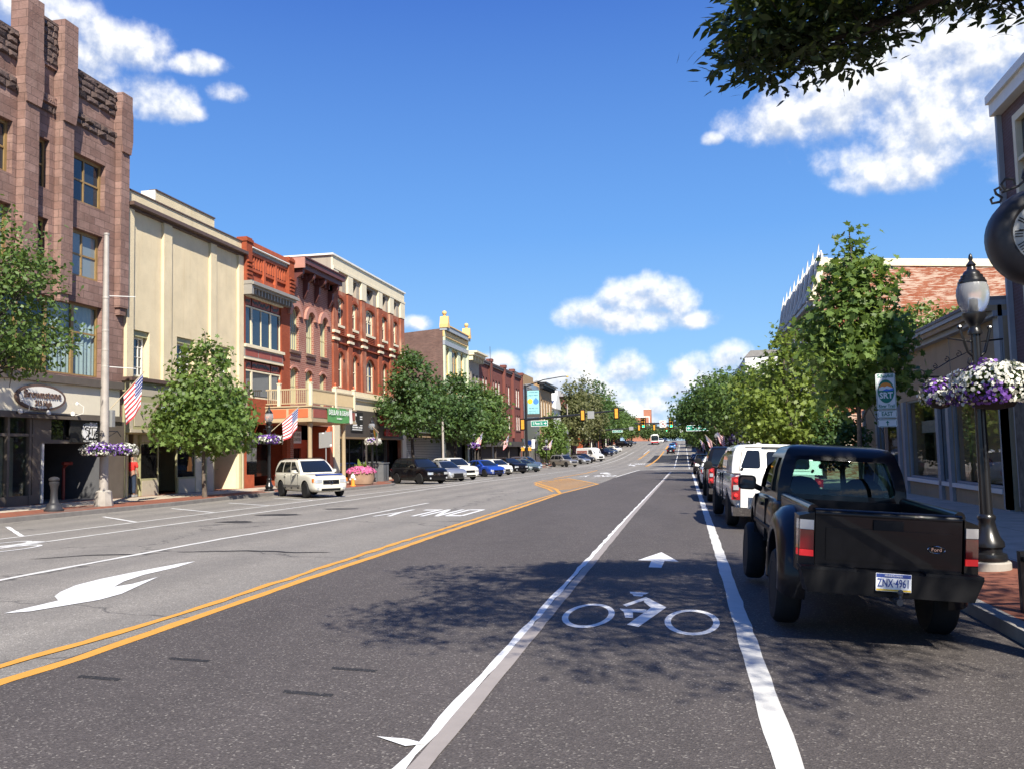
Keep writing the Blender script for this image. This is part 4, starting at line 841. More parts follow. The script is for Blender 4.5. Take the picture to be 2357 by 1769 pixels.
for i in range(5): pass
mb.obj('window_notice', M['white_lettering'], B)

# ---- 4. purple striped brick building
B = bld('striped_brick_building', 'striped brick building with heavy maroon cornice and pink arched windows', 52.7)
PW = [(49.5, 50.72, 8.05, 10.78, .58), (51.8, 52.97, 8.05, 10.74, .56), (54.02, 55.08, 8.05, 10.72, .52)]
PW2 = [(49.52, 50.55, 4.8, 7.05, .2), (51.7, 52.67, 4.8, 7.03, .2), (53.9, 54.86, 4.8, 7.0, .2)]
mb = MB(); wall_open(mb, FL, 49.47, 55.9, -.3, 13.0, PW + PW2 + [(49.9, 55.3, -.3, 3.6)], depth=.26); shell(mb, FL, 49.47, 55.9, -.3, 13.0, 20); mb.obj('wall', M['striped_brick'], B)
mb = MB()
for (a, b, c, d, r) in PW: mb.nxt(); arch_hood(mb, FL, a, b, d, r, .34, 0, .16)
for (a, b, c, d, r) in PW2: mb.nxt(); arch_hood(mb, FL, a, b, d, r, .14, 0, .06)
mb.obj('arched_hood', M['pink_stone'], B)
mb = MB()
for (a, b, c, d, r) in PW: mb.nxt(); FL.box(mb, a - .12, b + .12, c - .16, c, 0, .12); FL.box(mb, a - .1, b + .1, c - .55, c - .4, 0, .06)
mb.obj('window_sill', M['dark_brick'], B)
for (a, b, c, d, r) in PW: window(FL, B, a, b, c, d, r, -.16, 'olive_frame', 'grey_glass', (.28, .5, .72), (.42,), .1, .06)
for (a, b, c, d, r) in PW2: window(FL, B, a, b, c, d, r, -.16, 'olive_frame', 'grey_glass', (.28, .5, .72), (.5,), .1, .06)
mb = MB(); FL.box(mb, 49.5, 56.0, 13.3, 13.62, -.3, .95); FL.box(mb, 49.5, 55.95, 13.0, 13.3, -.3, .78); FL.box(mb, 49.5, 56.0, 13.62, 13.7, -.3, 1.02); mb.obj('cornice', M['maroon_trim'], B)
mb = MB(); FL.box(mb, 49.47, 49.56, 13.0, 13.64, 0, .97); mb.obj('cornice_end', M['pink_stone'], B)
for y in (49.7, 51.35, 53.1, 55.3):
    mb = MB(); mb.prism([(0, 12.95), (.75, 12.95), (.72, 12.7), (.35, 12.45), (.3, 11.9), (.14, 11.55), (0, 11.4)], lambda q, a: FL.P(y + a, q[1], q[0]), 0, .24); mb.obj('cornice_bracket', M['maroon_trim'], B)
mb = MB()
for i in range(10): mb.nxt(); FL.box(mb, 49.9 + i * .6, 50.02 + i * .6, 12.6, 12.95, 0, .35)
mb.obj('small_modillion', M['maroon_trim'], B)
back(FL, B, 49.9, 55.3, -.2, 3.6, -2.6)
mb = MB(); FL.box(mb, 50.2, 51.1, -.1, 2.7, -1.6, -1.5); FL.box(mb, 52.2, 55.3, 2.2, 2.75, -1.6, -1.45); FL.box(mb, 54.2, 55.3, -.1, 2.75, -1.6, -1.48); FL.box(mb, 55.25, 55.75, -.2, 3.6, -1.4, .1); FL.box(mb, 51.9, 52.25, -.1, 2.7, -1.6, -1.45); mb.obj('shopfront', M['orange_panel'], B)
mb = MB(); FL.box(mb, 52.25, 54.2, .7, 2.2, -1.62, -1.58); mb.nxt(); FL.box(mb, 51.1, 51.9, .2, 2.2, -1.62, -1.58); mb.obj('shop_glass', M['shop_glass'], B)
S = thing('banner_sign', 'white recruitment and training centre banner on the orange shopfront', 'sign', FL.P(51.5, 3, -1))
mb = MB(); FL.box(mb, 49.95, 52.9, 2.5, 3.25, -.9, -.86); mb.obj('sign_board', M['white_trim'], S)
mb = MB(); FL.box(mb, 49.95, 52.9, 3.25, 3.6, -.9, -.86); mb.obj('sign_heading', M['brick_red_panel'], S)
mb = MB(); FL.txt(mb, 'RECRUITMENT AND', .2, 51.45, 3.04, -.85, 0, .012, 2.7); FL.txt(mb, 'TRAINING CENTER', .2, 51.45, 2.73, -.85, 0, .012, 2.7); mb.obj('sign_lettering', M['grey_trim'], S)
mb = MB(); FL.txt(mb, 'U.S. ARMY', .2, 51.4, 3.42, -.85, 0, .012, 2.0); mb.obj('sign_lettering', M['white_lettering'], S)

# ---- 5. worn red brick building with white attic
B = bld('white_topped_building', 'long worn red brick building with cream attic and tall arched windows', 63.7)
cols = [(56.87, 57.88), (59.6, 60.62), (62.35, 64.15), (66.0, 67.08), (68.78, 69.75)]
V3 = [(a, b, 10.58, 12.5, .16) for a, b in cols]; V2 = [(a, b, 6.3, 8.78, .5) for a, b in cols]
VA = [(a - .02, b + .02, 13.0, 14.12) for a, b in cols]
mb = MB(); wall_open(mb, FL, 55.9, 71.6, -.3, 13.0, V3 + V2 + [(56.9, 70.5, -.3, 2.9)], depth=.26); shell(mb, FL, 55.9, 71.6, -.3, 13.0, 20); mb.obj('wall', M['worn_brick'], B)
mb = MB(); wall_open(mb, FL, 55.9, 71.6, 13.0, 15.2, VA, depth=.3)
q = FL.P
for y in (55.9, 71.6): mb.add([q(y, 13, 0), q(y, 15.2, 0), q(y, 15.2, -3.4), q(y, 13.6, -9), q(y, 13, -9)], [(0, 1, 2, 3, 4)])
mb.obj('attic_wall', M['grey_stucco'], B)
mb = MB(); mb.add([q(55.8, 15.2, .1), q(71.7, 15.2, .1), q(71.7, 15.22, -3.4), q(55.8, 15.22, -3.4), q(71.7, 13.62, -9), q(55.8, 13.62, -9)], [(0, 1, 2, 3), (3, 2, 4, 5)]); FL.box(mb, 55.75, 71.75, 15.2, 15.32, -3.4, .22); mb.obj('roof_edge', M['white_trim'], B)
mb = MB(); FL.box(mb, 55.9, 71.6, 14.48, 15.2, 0, .12); FL.box(mb, 55.9, 71.65, 14.3, 14.48, 0, .2)
PIL = [(55.9, 56.85), (58.6, 59.55), (61.3, 62.3), (64.95, 65.9), (67.7, 68.7), (70.5, 71.6)]
for a, b in PIL: mb.nxt(); FL.box(mb, a, b, 13.0, 14.3, 0, .17)
mb.obj('attic_pilaster', M['cream_trim'], B)
mb = MB()
for i, (a, b) in enumerate(cols):
    if i != 2: mb.nxt(); FL.prism(mb, [(a + .05, 13.0)] + arch_pts(a + .05, b - .05, 13.85, .45) + [(b - .05, 13.0)], -.29, -.22)
mb.obj('attic_niche', M['pink_stone'], B)
window(FL, B, 62.4, 64.1, 13.02, 13.85, .4, -.2, 'grey_trim', 'grey_glass', (), (), .06)
mb = MB()
for a, b in PIL: mb.nxt(); FL.box(mb, a + .08, b - .08, 5.0, 13.0, 0, .13)
mb.obj('brick_pilaster', M['worn_brick'], B)
mb = MB()
for (a, b, c, d, r) in V3: mb.nxt(); arch_hood(mb, FL, a, b, d, r, .2, 0, .1)
for (a, b, c, d, r) in V2: mb.nxt(); arch_hood(mb, FL, a, b, d, r, .22, 0, .1)
mb.nxt(); FL.box(mb, 55.9, 71.6, 9.86, 9.94, 0, .2); mb.nxt(); FL.box(mb, 55.9, 71.6, 9.3, 9.38, 0, .17)
for a, b in cols:
    mb.nxt()
    for k in range(3): FL.box(mb, a - .15, b + .15, 10.02 + k * .13, 10.09 + k * .13, 0, .1)
mb.obj('brick_moulding', M['red_brick'], B)
mb = MB()
for a, b in PIL: mb.nxt(); FL.box(mb, a, b, 9.94, 10.12, .05, .24); mb.nxt(); FL.box(mb, a, b, 9.45, 9.62, .05, .24)
for a, b in cols: mb.nxt(); FL.box(mb, a - .12, b + .12, 10.42, 10.58, 0, .14)
mb.obj('stone_block', M['cream_trim'], B)
for (a, b, c, d, r) in V3: window(FL, B, a, b, c, d, r, -.1, 'cream_trim', 'blue_glass', (.5,) if b - a > 1.5 else (), (.5,), .13, .07)
for i, (a, b, c, d, r) in enumerate(V2): window(FL, B, a, b, c, d, r, -.1, 'cream_trim', 'blue_glass', (.5,) if b - a > 1.5 else (), (.5,), .13, .07)
mb = MB()
for (a, b, c, d, r) in V3:
    for cc in ([(a + b) / 2] if b - a < 1.5 else [a + .5, b - .5]):
        mb.nxt()
        for k in range(14):
            t0, t1 = 2 * math.pi * k / 14, 2 * math.pi * (k + 1) / 14
            FL.prism(mb, [(cc + rr * .8 * math.cos(t), 12.0 + rr * 1.25 * math.sin(t)) for rr, t in ((.24, t0), (.30, t0), (.30, t1), (.24, t1))], -.13, -.1)
mb.obj('oval_tracery', M['cream_trim'], B)
mb = MB()
for k, (z0, z1, p) in enumerate(((4.88, 5.55, .16), (5.55, 5.72, .3), (5.72, 5.86, .38), (5.86, 6.0, .3), (6.0, 6.18, .22))): FL.box(mb, 55.9, 71.6, z0, z1, 0, p)
FL.box(mb, 55.9, 56.9, -.2, 4.88, 0, .14); FL.box(mb, 70.55, 71.6, -.2, 4.88, 0, .14); mb.obj('stone_course', M['cream_trim'], B)
mb = MB(); FL.box(mb, 56.9, 70.5, 2.95, 4.86, -.1, .2); mb.obj('fascia', M['charcoal'], B)
mb = MB(); FL.box(mb, 56.9, 70.5, 2.82, 2.95, -.1, .26); mb.obj('fascia_ledge', M['awning_brown'], B)
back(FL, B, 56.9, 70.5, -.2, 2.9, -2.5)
mb = MB()
for y in (57.9, 60.5, 63.2, 66.3, 68.6): FL.box(mb, y, y + .08, 0, 2.82, -.7, -.6)
mb.obj('shop_window_frame', M['black_trim'], B)
mb = MB(); FL.box(mb, 56.9, 70.5, .5, 2.82, -.66, -.64); mb.obj('shop_glass', M['shop_glass'], B)
S = thing('raised_letter_sign', 'raised red letters in two rows on the dark charcoal fascia', 'sign', FL.P(67.4, 4.0, .2))
mb = MB(); FL.txt(mb, 'STERLING', .88, 67.35, 4.28, .32, 0, .14, 5.3, .02); mb.obj('upper_lettering', M['red_lettering'], S)
mb = MB(); FL.txt(mb, 'BREWING CO', .52, 67.5, 3.34, .32, 0, .14, 3.6, .015); mb.obj('lower_lettering', M['red_lettering'], S)
S = thing('axe_sign', 'small black sign with two crossed white axes', 'sign', FL.P(59.95, 4.1, .2))
mb = MB(); FL.box(mb, 58.7, 61.0, 3.35, 4.72, .2, .27); mb.obj('sign_board', M['black_lettering'], S)
mb = MB()
for s_ in (1, -1):
    c = 59.35; FL.prism(mb, [(c - s_ * .28, 3.92), (c - s_ * .22, 3.9), (c + s_ * .24, 4.58), (c + s_ * .18, 4.6)], .271, .28 if s_ > 0 else .284)
    FL.prism(mb, [(c + s_ * .1, 4.6), (c + s_ * .3, 4.64), (c + s_ * .38, 4.42), (c + s_ * .2, 4.46)], .272, .286)
FL.box(mb, 59.0, 59.8, 3.74, 3.86, .27, .28); FL.txt(mb, 'THROWING HOUSE', .12, 59.85, 3.62, .275, 0, .01, 2.0); FL.box(mb, 58.9, 60.8, 3.44, 3.5, .27, .278); FL.box(mb, 60.4, 60.85, 4.35, 4.45, .27, .278); FL.box(mb, 60.4, 60.85, 4.2, 4.28, .27, .278); FL.box(mb, 60.4, 60.85, 3.75, 3.82, .27, .278)
mb.obj('sign_lettering', M['white_lettering'], S)
# balcony over the pavement
B = thing('balcony', 'wooden balcony with cream posts and orange panels over the pavement', 'balcony', (-21.6, 49.3, gr(-21.6, 49.3, .2)))
XB, YA, YB_ = -20.25, 46.25, 53.0
mb = MB(); mb.box(-23, XB, YA, YB_, 3.62, 4.42); mb.obj('deck_fascia', M['khaki_trim'], B)
mb = MB(); mb.box(-23, XB + .06, YA - .06, YB_ + .06, 4.42, 4.5); mb.box(-23, XB + .05, YA - .05, YB_ + .05, 3.6, 3.72); mb.obj('deck_edge', M['khaki_trim'], B)
mb = MB()
for a, b in ((-22.7, -21.75), (-21.6, -20.45)): mb.nxt(); mb.box(a, b, YA - .02, YA + .02, 3.84, 4.32)
mb.obj('orange_panel', M['orange_panel'], B)
mb = MB()
for a, b in ((46.5, 48.4), (48.6, 50.4), (50.6, 52.1), (52.3, 52.85)): mb.nxt(); mb.box(XB - .02, XB + .02, a, b, 3.84, 4.32)
mb.obj('red_panel', M['brick_red_panel'], B)
PO = [(XB - .07, YA + .07), (XB - .07, 49.9), (XB - .07, YB_ - .07), (-22.2, YA + .07)]
for x, y in PO:
    mb = MB(); mb.box(x - .085, x + .085, y - .085, y + .085, 4.5, 5.72); mb.box(x - .11, x + .11, y - .11, y + .11, 5.72, 5.78); o = mb.obj('railing_post', M['cream_trim'], B)
    mb = MB(); mb.lathe([(.05, 0), (.07, .03), (.04, .07), (.08, .13), (.05, .19), (.0, .21)], (x, y, 5.78), 10); mb.obj('finial', M['orange_panel'], o, 40)
mb = MB(); mb.box(-23, XB - .03, YA + .04, YA + .1, 5.38, 5.46); mb.box(-23, XB - .03, YA + .04, YA + .1, 4.6, 4.66); mb.box(XB - .1, XB - .04, YA, YB_, 5.38, 5.46); mb.box(XB - .1, XB - .04, YA, YB_, 4.6, 4.66)
for i in range(22): x = -22.9 + i * .12; mb.box(x, x + .035, YA + .05, YA + .09, 4.66, 5.38)
for i in range(56): y = YA + .15 + i * .12; mb.box(XB - .09, XB - .05, y, y + .035, 4.66, 5.38)
mb.obj('railing', M['khaki_trim'], B)
for y in (46.6, 51.6):
    mb = MB(); z0 = gr(XB, y, .2); mb.lathe([(.17, 0), (.17, .12), (.13, .16), (.125, 3.3 - z0), (.17, 3.4 - z0), (.17, 3.62 - z0)], (XB - .25, y, z0), 14); mb.obj('column', M['khaki_trim'], B, 40)
S = thing('green_banner', 'green banner with white lettering hung on the balcony front', 'banner', (XB + .05, 50.2, 4))
def banner(y0, y1, z0, z1, mt, nm):
    m_ = MB(); n = 16; vs = []
    for i in range(n + 1):
        y = y0 + (y1 - y0) * i / n
        for j in range(7): z = z0 + (z1 - z0) * j / 6; vs.append((XB + .07 + .02 * math.sin(i * .9 + j * .7), y, z - .06 * math.sin(math.pi * i / n) * (1 - j / 6)))
    m_.add(vs, [(7*i+j, 7*i+7+j, 7*i+8+j, 7*i+1+j) for i in range(n) for j in range(6)]); m_.obj(nm, M[mt], S, 60)
banner(48.35, 51.75, 3.66, 4.5, 'banner_green', 'banner_cloth'); banner(51.76, 52.3, 3.66, 4.5, 'white_trim', 'banner_edge')
mb = MB(); FB = Fac(XB, 1); FB.txt(mb, 'DELILAH & DEAN', .3, 50.05, 4.2, .11, 0, .01, 3.1); FB.txt(mb, 'FLORIST', .1, 50.1, 3.86, .11, 0, .01, .8); mb.obj('banner_lettering', M['white_lettering'], S)
# ---- left side, further along
B = bld('pale_blue_shop', 'low pale blue shop with brown awning and dark shutter', 77.5)
mb = MB(); wall_open(mb, FL, 71.6, 84.3, -.4, 5.3, [(71.9, 84.0, -.4, 3.3)], depth=.2); shell(mb, FL, 71.6, 84.3, -.4, 5.3, 20); mb.obj('wall', M['pale_blue'], B)
mb = MB(); FL.prism(mb, [(71.7, 3.42), (84.2, 3.42), (84.2, 3.5), (71.7, 3.5)], 0, 1.2); mb.obj('canopy_edge', M['silver_metal'], B)
mb = MB(); mb.hexa([FL.P(71.7, 3.05, 1.1), FL.P(84.2, 3.05, 1.1), FL.P(84.2, 3.05, 1.14), FL.P(71.7, 3.05, 1.14), FL.P(71.7, 3.42, .9), FL.P(84.2, 3.42, .9), FL.P(84.2, 3.42, .95), FL.P(71.7, 3.42, .95)]); mb.obj('awning', M['awning_brown'], B)
mb = MB()
for k in range(22): FL.box(mb, 72.1, 83.8, -.2 + k * .15, -.08 + k * .15, -.28, -.24)
mb.obj('roller_shutter', M['blue_trim'], B); back(FL, B, 71.9, 84.0, -.3, 3.3, -.4)
S = thing('navy_panel_sign', 'white board with navy panel above the brown awning', 'sign', FL.P(74.3, 4.3, .05))
mb = MB(); FL.box(mb, 71.75, 77.1, 3.7, 5.15, .0, .1); mb.obj('sign_board', M['white_trim'], S)
mb = MB(); FL.box(mb, 72.1, 76.7, 4.05, 5.0, .1, .12); mb.obj('navy_panel', M['navy'], S)
mb = MB()
for y in (72.7, 73.6, 75.2, 76.1): FL.prism(mb, [(y, 4.08), (y + .42, 4.08), (y + .36, 4.5), (y + .4, 4.9), (y + .1, 4.9), (y + .16, 4.5)], .12, .135)
mb.obj('white_figure', M['white_lettering'], S)

B = bld('sage_building', 'pale sage building with gold ball finials and dark brick side wall', 89)
SW = [(85.5, 86.6, 9.5, 12.2), (87.7, 90.2, 9.5, 12.2), (91.3, 92.6, 9.5, 12.2)]
mb = MB(); wall_open(mb, FL, 84.3, 94.2, -.4, 13.9, SW + [(a, b, 5.6, 8.4) for a, b, _, _ in SW] + [(84.8, 93.8, -.4, 3.2)], depth=.3); mb.obj('wall', M['sage_stucco'], B)
mb = MB(); shell(mb, FL, 84.3, 94.2, -.4, 13.95, 22, -.02, slope=1.6); mb.obj('side_wall', M['dark_brick'], B)
mb = MB(); FL.box(mb, 84.25, 94.25, 12.3, 12.75, 0, .22); FL.box(mb, 84.25, 94.25, 13.75, 14.2, -.3, .42); mb.obj('grey_cornice', M['blue_trim'], B)
mb = MB(); FL.box(mb, 84.25, 94.25, 13.15, 13.7, 0, .16); FL.box(mb, 84.3, 94.2, 14.2, 14.3, -.3, .5); mb.obj('gold_frieze', M['gold_trim'], B)
for y in (84.6, 93.7):
    mb = MB(); mb.prism([(-.42, 14.0), (.42, 14.0), (.42, 14.35), (.3, 14.4), (.12, 15.15), (-.12, 15.15), (-.3, 14.4), (-.42, 14.35)], lambda q, a: FL.P(y + q[0], q[1], a), -.3, .55); o = mb.obj('finial', M['gold_trim'], B)
    mb = MB(); mb.lathe([(.1, 15.1), (.16, 15.2), (.09, 15.3)], (FL.X + .12, y, 0), 10); mb.sphere((FL.X + .12, y, 15.5), .24, 14); mb.obj('finial_ball', M['gold_trim'], o, 60)
mb = MB()
for y in (84.3, 93.9): mb.nxt(); FL.box(mb, y, y + .4, 3.5, 13.9, 0, .18)
mb.obj('corner_strip', M['sage_stucco'], B)
for a, b, c, d in SW:
    window(FL, B, a, b, c, d, 0, -.16, 'gold_trim', 'shop_glass', (.5,) if b - a > 2 else (), (.5,), .13); window(FL, B, a, b, 5.6, 8.4, 0, -.16, 'gold_trim', 'shop_glass', (.5,) if b - a > 2 else (), (.5,), .13)
mb = MB()
for a, b, c, d in SW: mb.nxt(); FL.box(mb, a - .1, b + .1, c - .14, c, 0, .16)
mb.obj('window_sill', M['gold_trim'], B); back(FL, B, 84.8, 93.8, -.3, 3.2, -.6)

def rowhouse(name, label, y0, y1, zt, wallm, trimm, wins, cornice=.5, side=None, glass='blue_glass', shop='charcoal', fac=FL, depth=18, bracket=True, slope=0, zc=None, arch=0, frame='white_trim'):
    B = bld(name, label, (y0 + y1) / 2, fac.X); g = gr(fac.X, (y0 + y1) / 2)
    ops = [(a, b, c, d, arch) for a, b, c, d in wins]
    mb = MB(); wall_open(mb, fac, y0, y1, g - .5, zt - .02, ops + [(y0 + .4, y1 - .4, g - .4, g + 3.0)], depth=.25); shell(mb, fac, y0, y1, g - .5, zt - .02, depth, slope=slope, mroof=None); mb.obj('wall', M[wallm], B)
    if cornice:
        mb = MB(); fac.box(mb, y0, y1, zt - .45, zt - .2, -.3, cornice * .7); fac.box(mb, y0 - .02, y1 + .02, zt - .2, zt, -.35, cornice); mb.obj('cornice', M[trimm], B)
        if bracket:
            mb = MB(); n = max(3, int((y1 - y0) / 1.1))
            for i in range(n): yy = y0 + .15 + (y1 - y0 - .45) * i / (n - 1); mb.nxt(); fac.box(mb, yy, yy + .16, zt - 1.0, zt - .45, 0, cornice * .55)
            mb.obj('cornice_bracket', M[trimm], B)
    for a, b, c, d in wins: window(fac, B, a, b, c, d, arch, -.12, frame, glass, (), (.5,), .1, .06)
    mb = MB()
    for a, b, c, d in wins: mb.nxt(); fac.box(mb, a - .1, b + .1, c - .14, c, 0, .1)
    mb.obj('window_sill', M[trimm], B)
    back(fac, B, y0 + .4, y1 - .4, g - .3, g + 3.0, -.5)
    mb = MB(); fac.box(mb, y0, y1, g + 3.0, g + 3.7, 0, .16)
    for i in range(4): yy = y0 + .4 + (y1 - y0 - .9) * i / 3; fac.box(mb, yy, yy + .12, g, g + 3.0, -.3, -.1)
    mb.obj('shopfront_trim', M[shop], B); return B
rowhouse('grey_corniced_building', 'narrow grey building with large cream cornice on brackets', 94.2, 100, 12.75, 'grey_stucco', 'cream_trim', [(94.7, 95.7, 7.6, 10.4), (96.5, 97.6, 7.6, 10.4), (98.3, 99.4, 7.6, 10.4)], 1.15, glass='shop_glass', frame='blue_trim')
B8 = rowhouse('maroon_brick_building', 'dark red brick building with four capped piers and tall white windows', 100, 127, 12.5, 'maroon_brick', 'brown_trim', [(a, a + 1.15, 7.9, 10.6) for a in (101.6, 103.2, 107.2, 109, 110.8, 115.6, 117.3, 121.4, 123, 124.6)] + [(a, a + 1.15, 4.6, 6.8) for a in (101.6, 103.2, 107.2, 109, 110.8, 115.6, 117.3, 121.4, 123, 124.6)], .3, bracket=False, arch=.3)
mb = MB()
for y in (105.2, 113.6, 119.6, 126.3): mb.nxt(); FL.box(mb, y, y + .8, 3.5, 12.85, -.2, .35); FL.box(mb, y - .08, y + .88, 12.6, 12.95, -.3, .45)
mb.obj('capped_pier', M['maroon_brick'], B8)
mb = MB(); mb.tube([FL.P(104.9, 10, .3), FL.P(104.9, 14.4, .3)], .03, 6); mb.obj('roof_pipe', M['lamp_grey'], B8)
BW = rowhouse('white_sided_building', 'white building with pale grey metal front and brick upper corner', 127, 136, 11.4, 'silver_metal', 'grey_trim', [(128, 129.2, 7.6, 10), (131, 132.2, 7.6, 10), (133.6, 134.8, 7.6, 10)], .15, bracket=False)
mb = MB(); shell(mb, FL, 127.2, 144, 4, 13.5, 16, -1.2); mb.obj('upper_wall', M['white_wall'], BW)
mb = MB(); FL.box(mb, 134.9, 144.1, 9, 13.62, -1.5, -1.0); mb.obj('brick_corner', M['ochre_wall'], BW)
BO = rowhouse('ochre_building', 'ochre building with black cornice and pairs of arched windows', 144, 158, 12.9, 'ochre_wall', 'black_trim', [(a, a + 1.3, 6.7, 10.3) for a in (145.4, 148.4, 151.5, 154.6)] + [(a, a + 1.3, 3.9, 5.9) for a in (145.4, 148.4, 151.5, 154.6)], 1.2, arch=.5)
mb = MB(); FL.box(mb, 136, 144, -1, 12.1, -2, -.05); mb.obj('metal_infill', M['silver_metal'], BO)
B = bld('gabled_house', 'white house with gabled dormer and broad grey roof', 170)
mb = MB(); FL.box(mb, 158.2, 186, -1, 9.2, -14, 0); mb.obj('wall', M['white_wall'], B)
mb = MB(); q = FL.P; mb.add([q(158, 9.2, .4), q(186.2, 9.2, .4), q(186.2, 13.8, -7), q(158, 13.8, -7), q(158, 9.2, -14.2), q(186.2, 9.2, -14.2)], [(0, 1, 2, 3), (3, 2, 5, 4), (0, 3, 4), (1, 2, 5)]); mb.obj('roof', M['roof_grey'], B)
mb = MB(); FL.prism(mb, [(159.5, 9.2), (166, 9.2), (166, 10.2), (162.7, 12.6), (159.5, 10.2)], -4, .5); mb.obj('gable', M['white_trim'], B)
for y in (160.5, 164.0, 168, 172, 176, 180):
    for z in (2.9, 6.2): window(FL, B, y, y + 1.2, z, z + 2, 0, .05, 'blue_trim', 'shop_glass', (), (.5,), .1)
mb = MB(); FL.box(mb, 158.2, 168, 4.7, 5.5, 0, 1.6); mb.obj('porch_roof', M['blue_trim'], B)
B = bld('brick_house', 'distant dark red brick house with grey hipped roof', 195)
mb = MB(); FL.box(mb, 187, 204, -1, 13, -16, -1); mb.obj('wall', M['maroon_brick'], B)
mb = MB(); mb.add([q(186.5, 13, -.4), q(204.5, 13, -.4), q(200, 17, -8), q(191, 17, -8), q(186.5, 13, -16.5), q(204.5, 13, -16.5)], [(0, 1, 2, 3), (3, 2, 5, 4), (0, 3, 4), (1, 2, 5)]); mb.obj('roof', M['roof_grey'], B)
for i, (a, b, zt, wm, nm, lb) in enumerate([(206, 222, 10.5, 'red_brick', 'corner_shop', 'far red brick shop behind the trees beside the dark red house'), (222.2, 240, 12, 'white_wall', 'white_shop', 'far white shop behind the tall trees'), (240.2, 262, 11.5, 'ochre_wall', 'ochre_shop', 'far ochre shop in the shade of the tall trees'), (262.2, 290, 13.5, 'maroon_brick', 'maroon_shop', 'far maroon brick shop near the bus'), (290.2, 330, 15, 'grey_stucco', 'grey_shop', 'farthest grey shop beyond the bus')]):
    g = gr(-23, (a + b) / 2); rowhouse(nm, lb, a, b, zt, wm, 'cream_trim', [(a + 2 + k * 3.4, a + 3.3 + k * 3.4, g + 4.6, g + 6.6) for k in range(int((b - a - 2) / 3.4))], .4, bracket=False, shop='white_trim' if i % 2 else 'brick_red_panel')
B = thing('brick_tower', 'distant orange brick tower with white banded block beside it', 'tower', (-16, 420, 5))
mb = MB(); mb.box(-17.7, -14.2, 418, 424, 4, 19.6); mb.obj('shaft', M['tower_brick'], B)
mb = MB(); mb.box(-17.8, -14.1, 417.9, 424.1, 19.6, 19.9); mb.obj('parapet', M['white_trim'], B)
mb = MB(); mb.box(-26, -15.0, 416, 417.9, 4, 15.9); mb.obj('lower_block', M['tower_brick'], B)
mb = MB(); mb.box(-26.1, -14.9, 415.9, 418, 15.9, 16.4); mb.box(-26.1, -14.9, 415.85, 416, 13, 13.3); mb.box(-15.3, -14.9, 415.85, 416, 8, 16); mb.obj('white_band', M['white_trim'], B)

# ---- right side
B = bld('purple_brick_building', 'purple brick corner building with pale window frames and white cornice', 18, 7.8)
RW = [(20.6, 22.1, 7.2, 9.15), (17.2, 18.7, 7.2, 9.15), (14.2, 15.6, 7.2, 9.15), (20.6, 22.1, 3.9, 5.6), (17.2, 18.7, 3.9, 5.6)]
mb = MB(); wall_open(mb, FR, 6, 23.0, -.3, 9.75, RW, p=-.12, depth=.2); shell(mb, FR, 6, 23.0, -.3, 9.75, 16, -.12); mb.obj('wall', M['purple_brick'], B)
mb = MB(); FR.box(mb, 6, 23.1, 9.6, 9.9, -.35, .12); FR.box(mb, 6, 23.1, 9.9, 10.1, -.35, .2); mb.obj('cornice', M['white_trim'], B)
mb = MB(); FR.box(mb, 23.0, 23.12, .1, 9.6, -.2, .0); mb.obj('downpipe', M['blue_trim'], B)
for a, b, c, d in RW: window(FR, B, a - .12, b + .12, c - .12, d + .12, 0, -.07, 'cream_trim', 'blue_glass', (.5,), (.5,), .17, .08, .24)
mb = MB(); FR.box(mb, 6, 23.0, .0, 2.9, -.12, .02); mb.obj('stone_base', M['fieldstone'], B)
mb = MB(); FR.box(mb, 6, 23.0, 2.9, 3.2, -.1, .12); mb.obj('shopfront_ledge', M['awning_brown'], B)
B = bld('beige_shop', 'low beige shop with big papered windows and blue grey eaves', 32, 7.8)
BO_ = [(23.95, 28.1, .48, 2.98), (28.4, 29.3, .48, 3.05), (29.5, 33.4, .48, 3.12), (34.6, 37.9, .3, 3.15)]
mb = MB(); wall_open(mb, FR, 23.45, 41, -.5, 4.72, BO_, depth=.16); shell(mb, FR, 23.45, 41, -.5, 4.72, 16); mb.obj('wall', M['tan_stucco'], B)
mb = MB(); FR.box(mb, 23.45, 41.1, 4.72, 4.86, -.2, .22); FR.box(mb, 23.45, 41.15, 5.0, 5.12, -.4, .42); FR.box(mb, 23.45, 23.85, .0, 5.0, 0, .1); mb.obj('eaves', M['blue_trim'], B)
mb = MB(); FR.box(mb, 23.45, 41.1, 4.86, 5.0, -.2, .36); mb.obj('eaves_soffit', M['tan_stucco'], B)
mb = MB(); FR.box(mb, 23.45, 41.1, 5.12, 5.2, -.6, .46); mb.obj('gutter', M['roof_grey'], B)
mb = MB()
for i in range(40): FR.box(mb, 23.6 + i * .44, 23.72 + i * .44, 5.2, 5.24, -.5, .4)
mb.obj('roof_edge', M['roof_grey'], B)
mb = MB()
for y in (23.45, 28.1, 29.2, 33.45, 34.3, 38.0, 40.6): mb.nxt(); FR.box(mb, y, y + .3, -.3, 3.1, 0, .1)
mb.obj('blue_pilaster', M['blue_trim'], B)
mb = MB()
for a, b, c, d in BO_[:3]: mb.nxt(); FR.box(mb, a, b, c - .12, c, -.1, .1)
mb.obj('white_sill', M['white_trim'], B)
for a, b, c, d in BO_:
    window(FR, B, a, b, c, d, 0, -.04, 'blue_trim', 'window_glass', (), (), .06); m2 = MB(); FR.box(m2, a, b, c, d, -.95, -.85); m2.obj('kraft_paper', M['kraft_paper'], B)
mb = MB(); FR.box(mb, 30.3, 32.6, 2.0, 2.4, -.3, -.28); mb.obj('taped_notice', M['beige_panel'], B)
mb = MB(); FR.box(mb, 30.6, 30.68, .5, 2.0, -.5, -.45); FR.box(mb, 31.5, 31.58, .5, 2.2, -.5, -.45); mb.obj('leaning_stick', M['beige_panel'], B)
mb = MB()
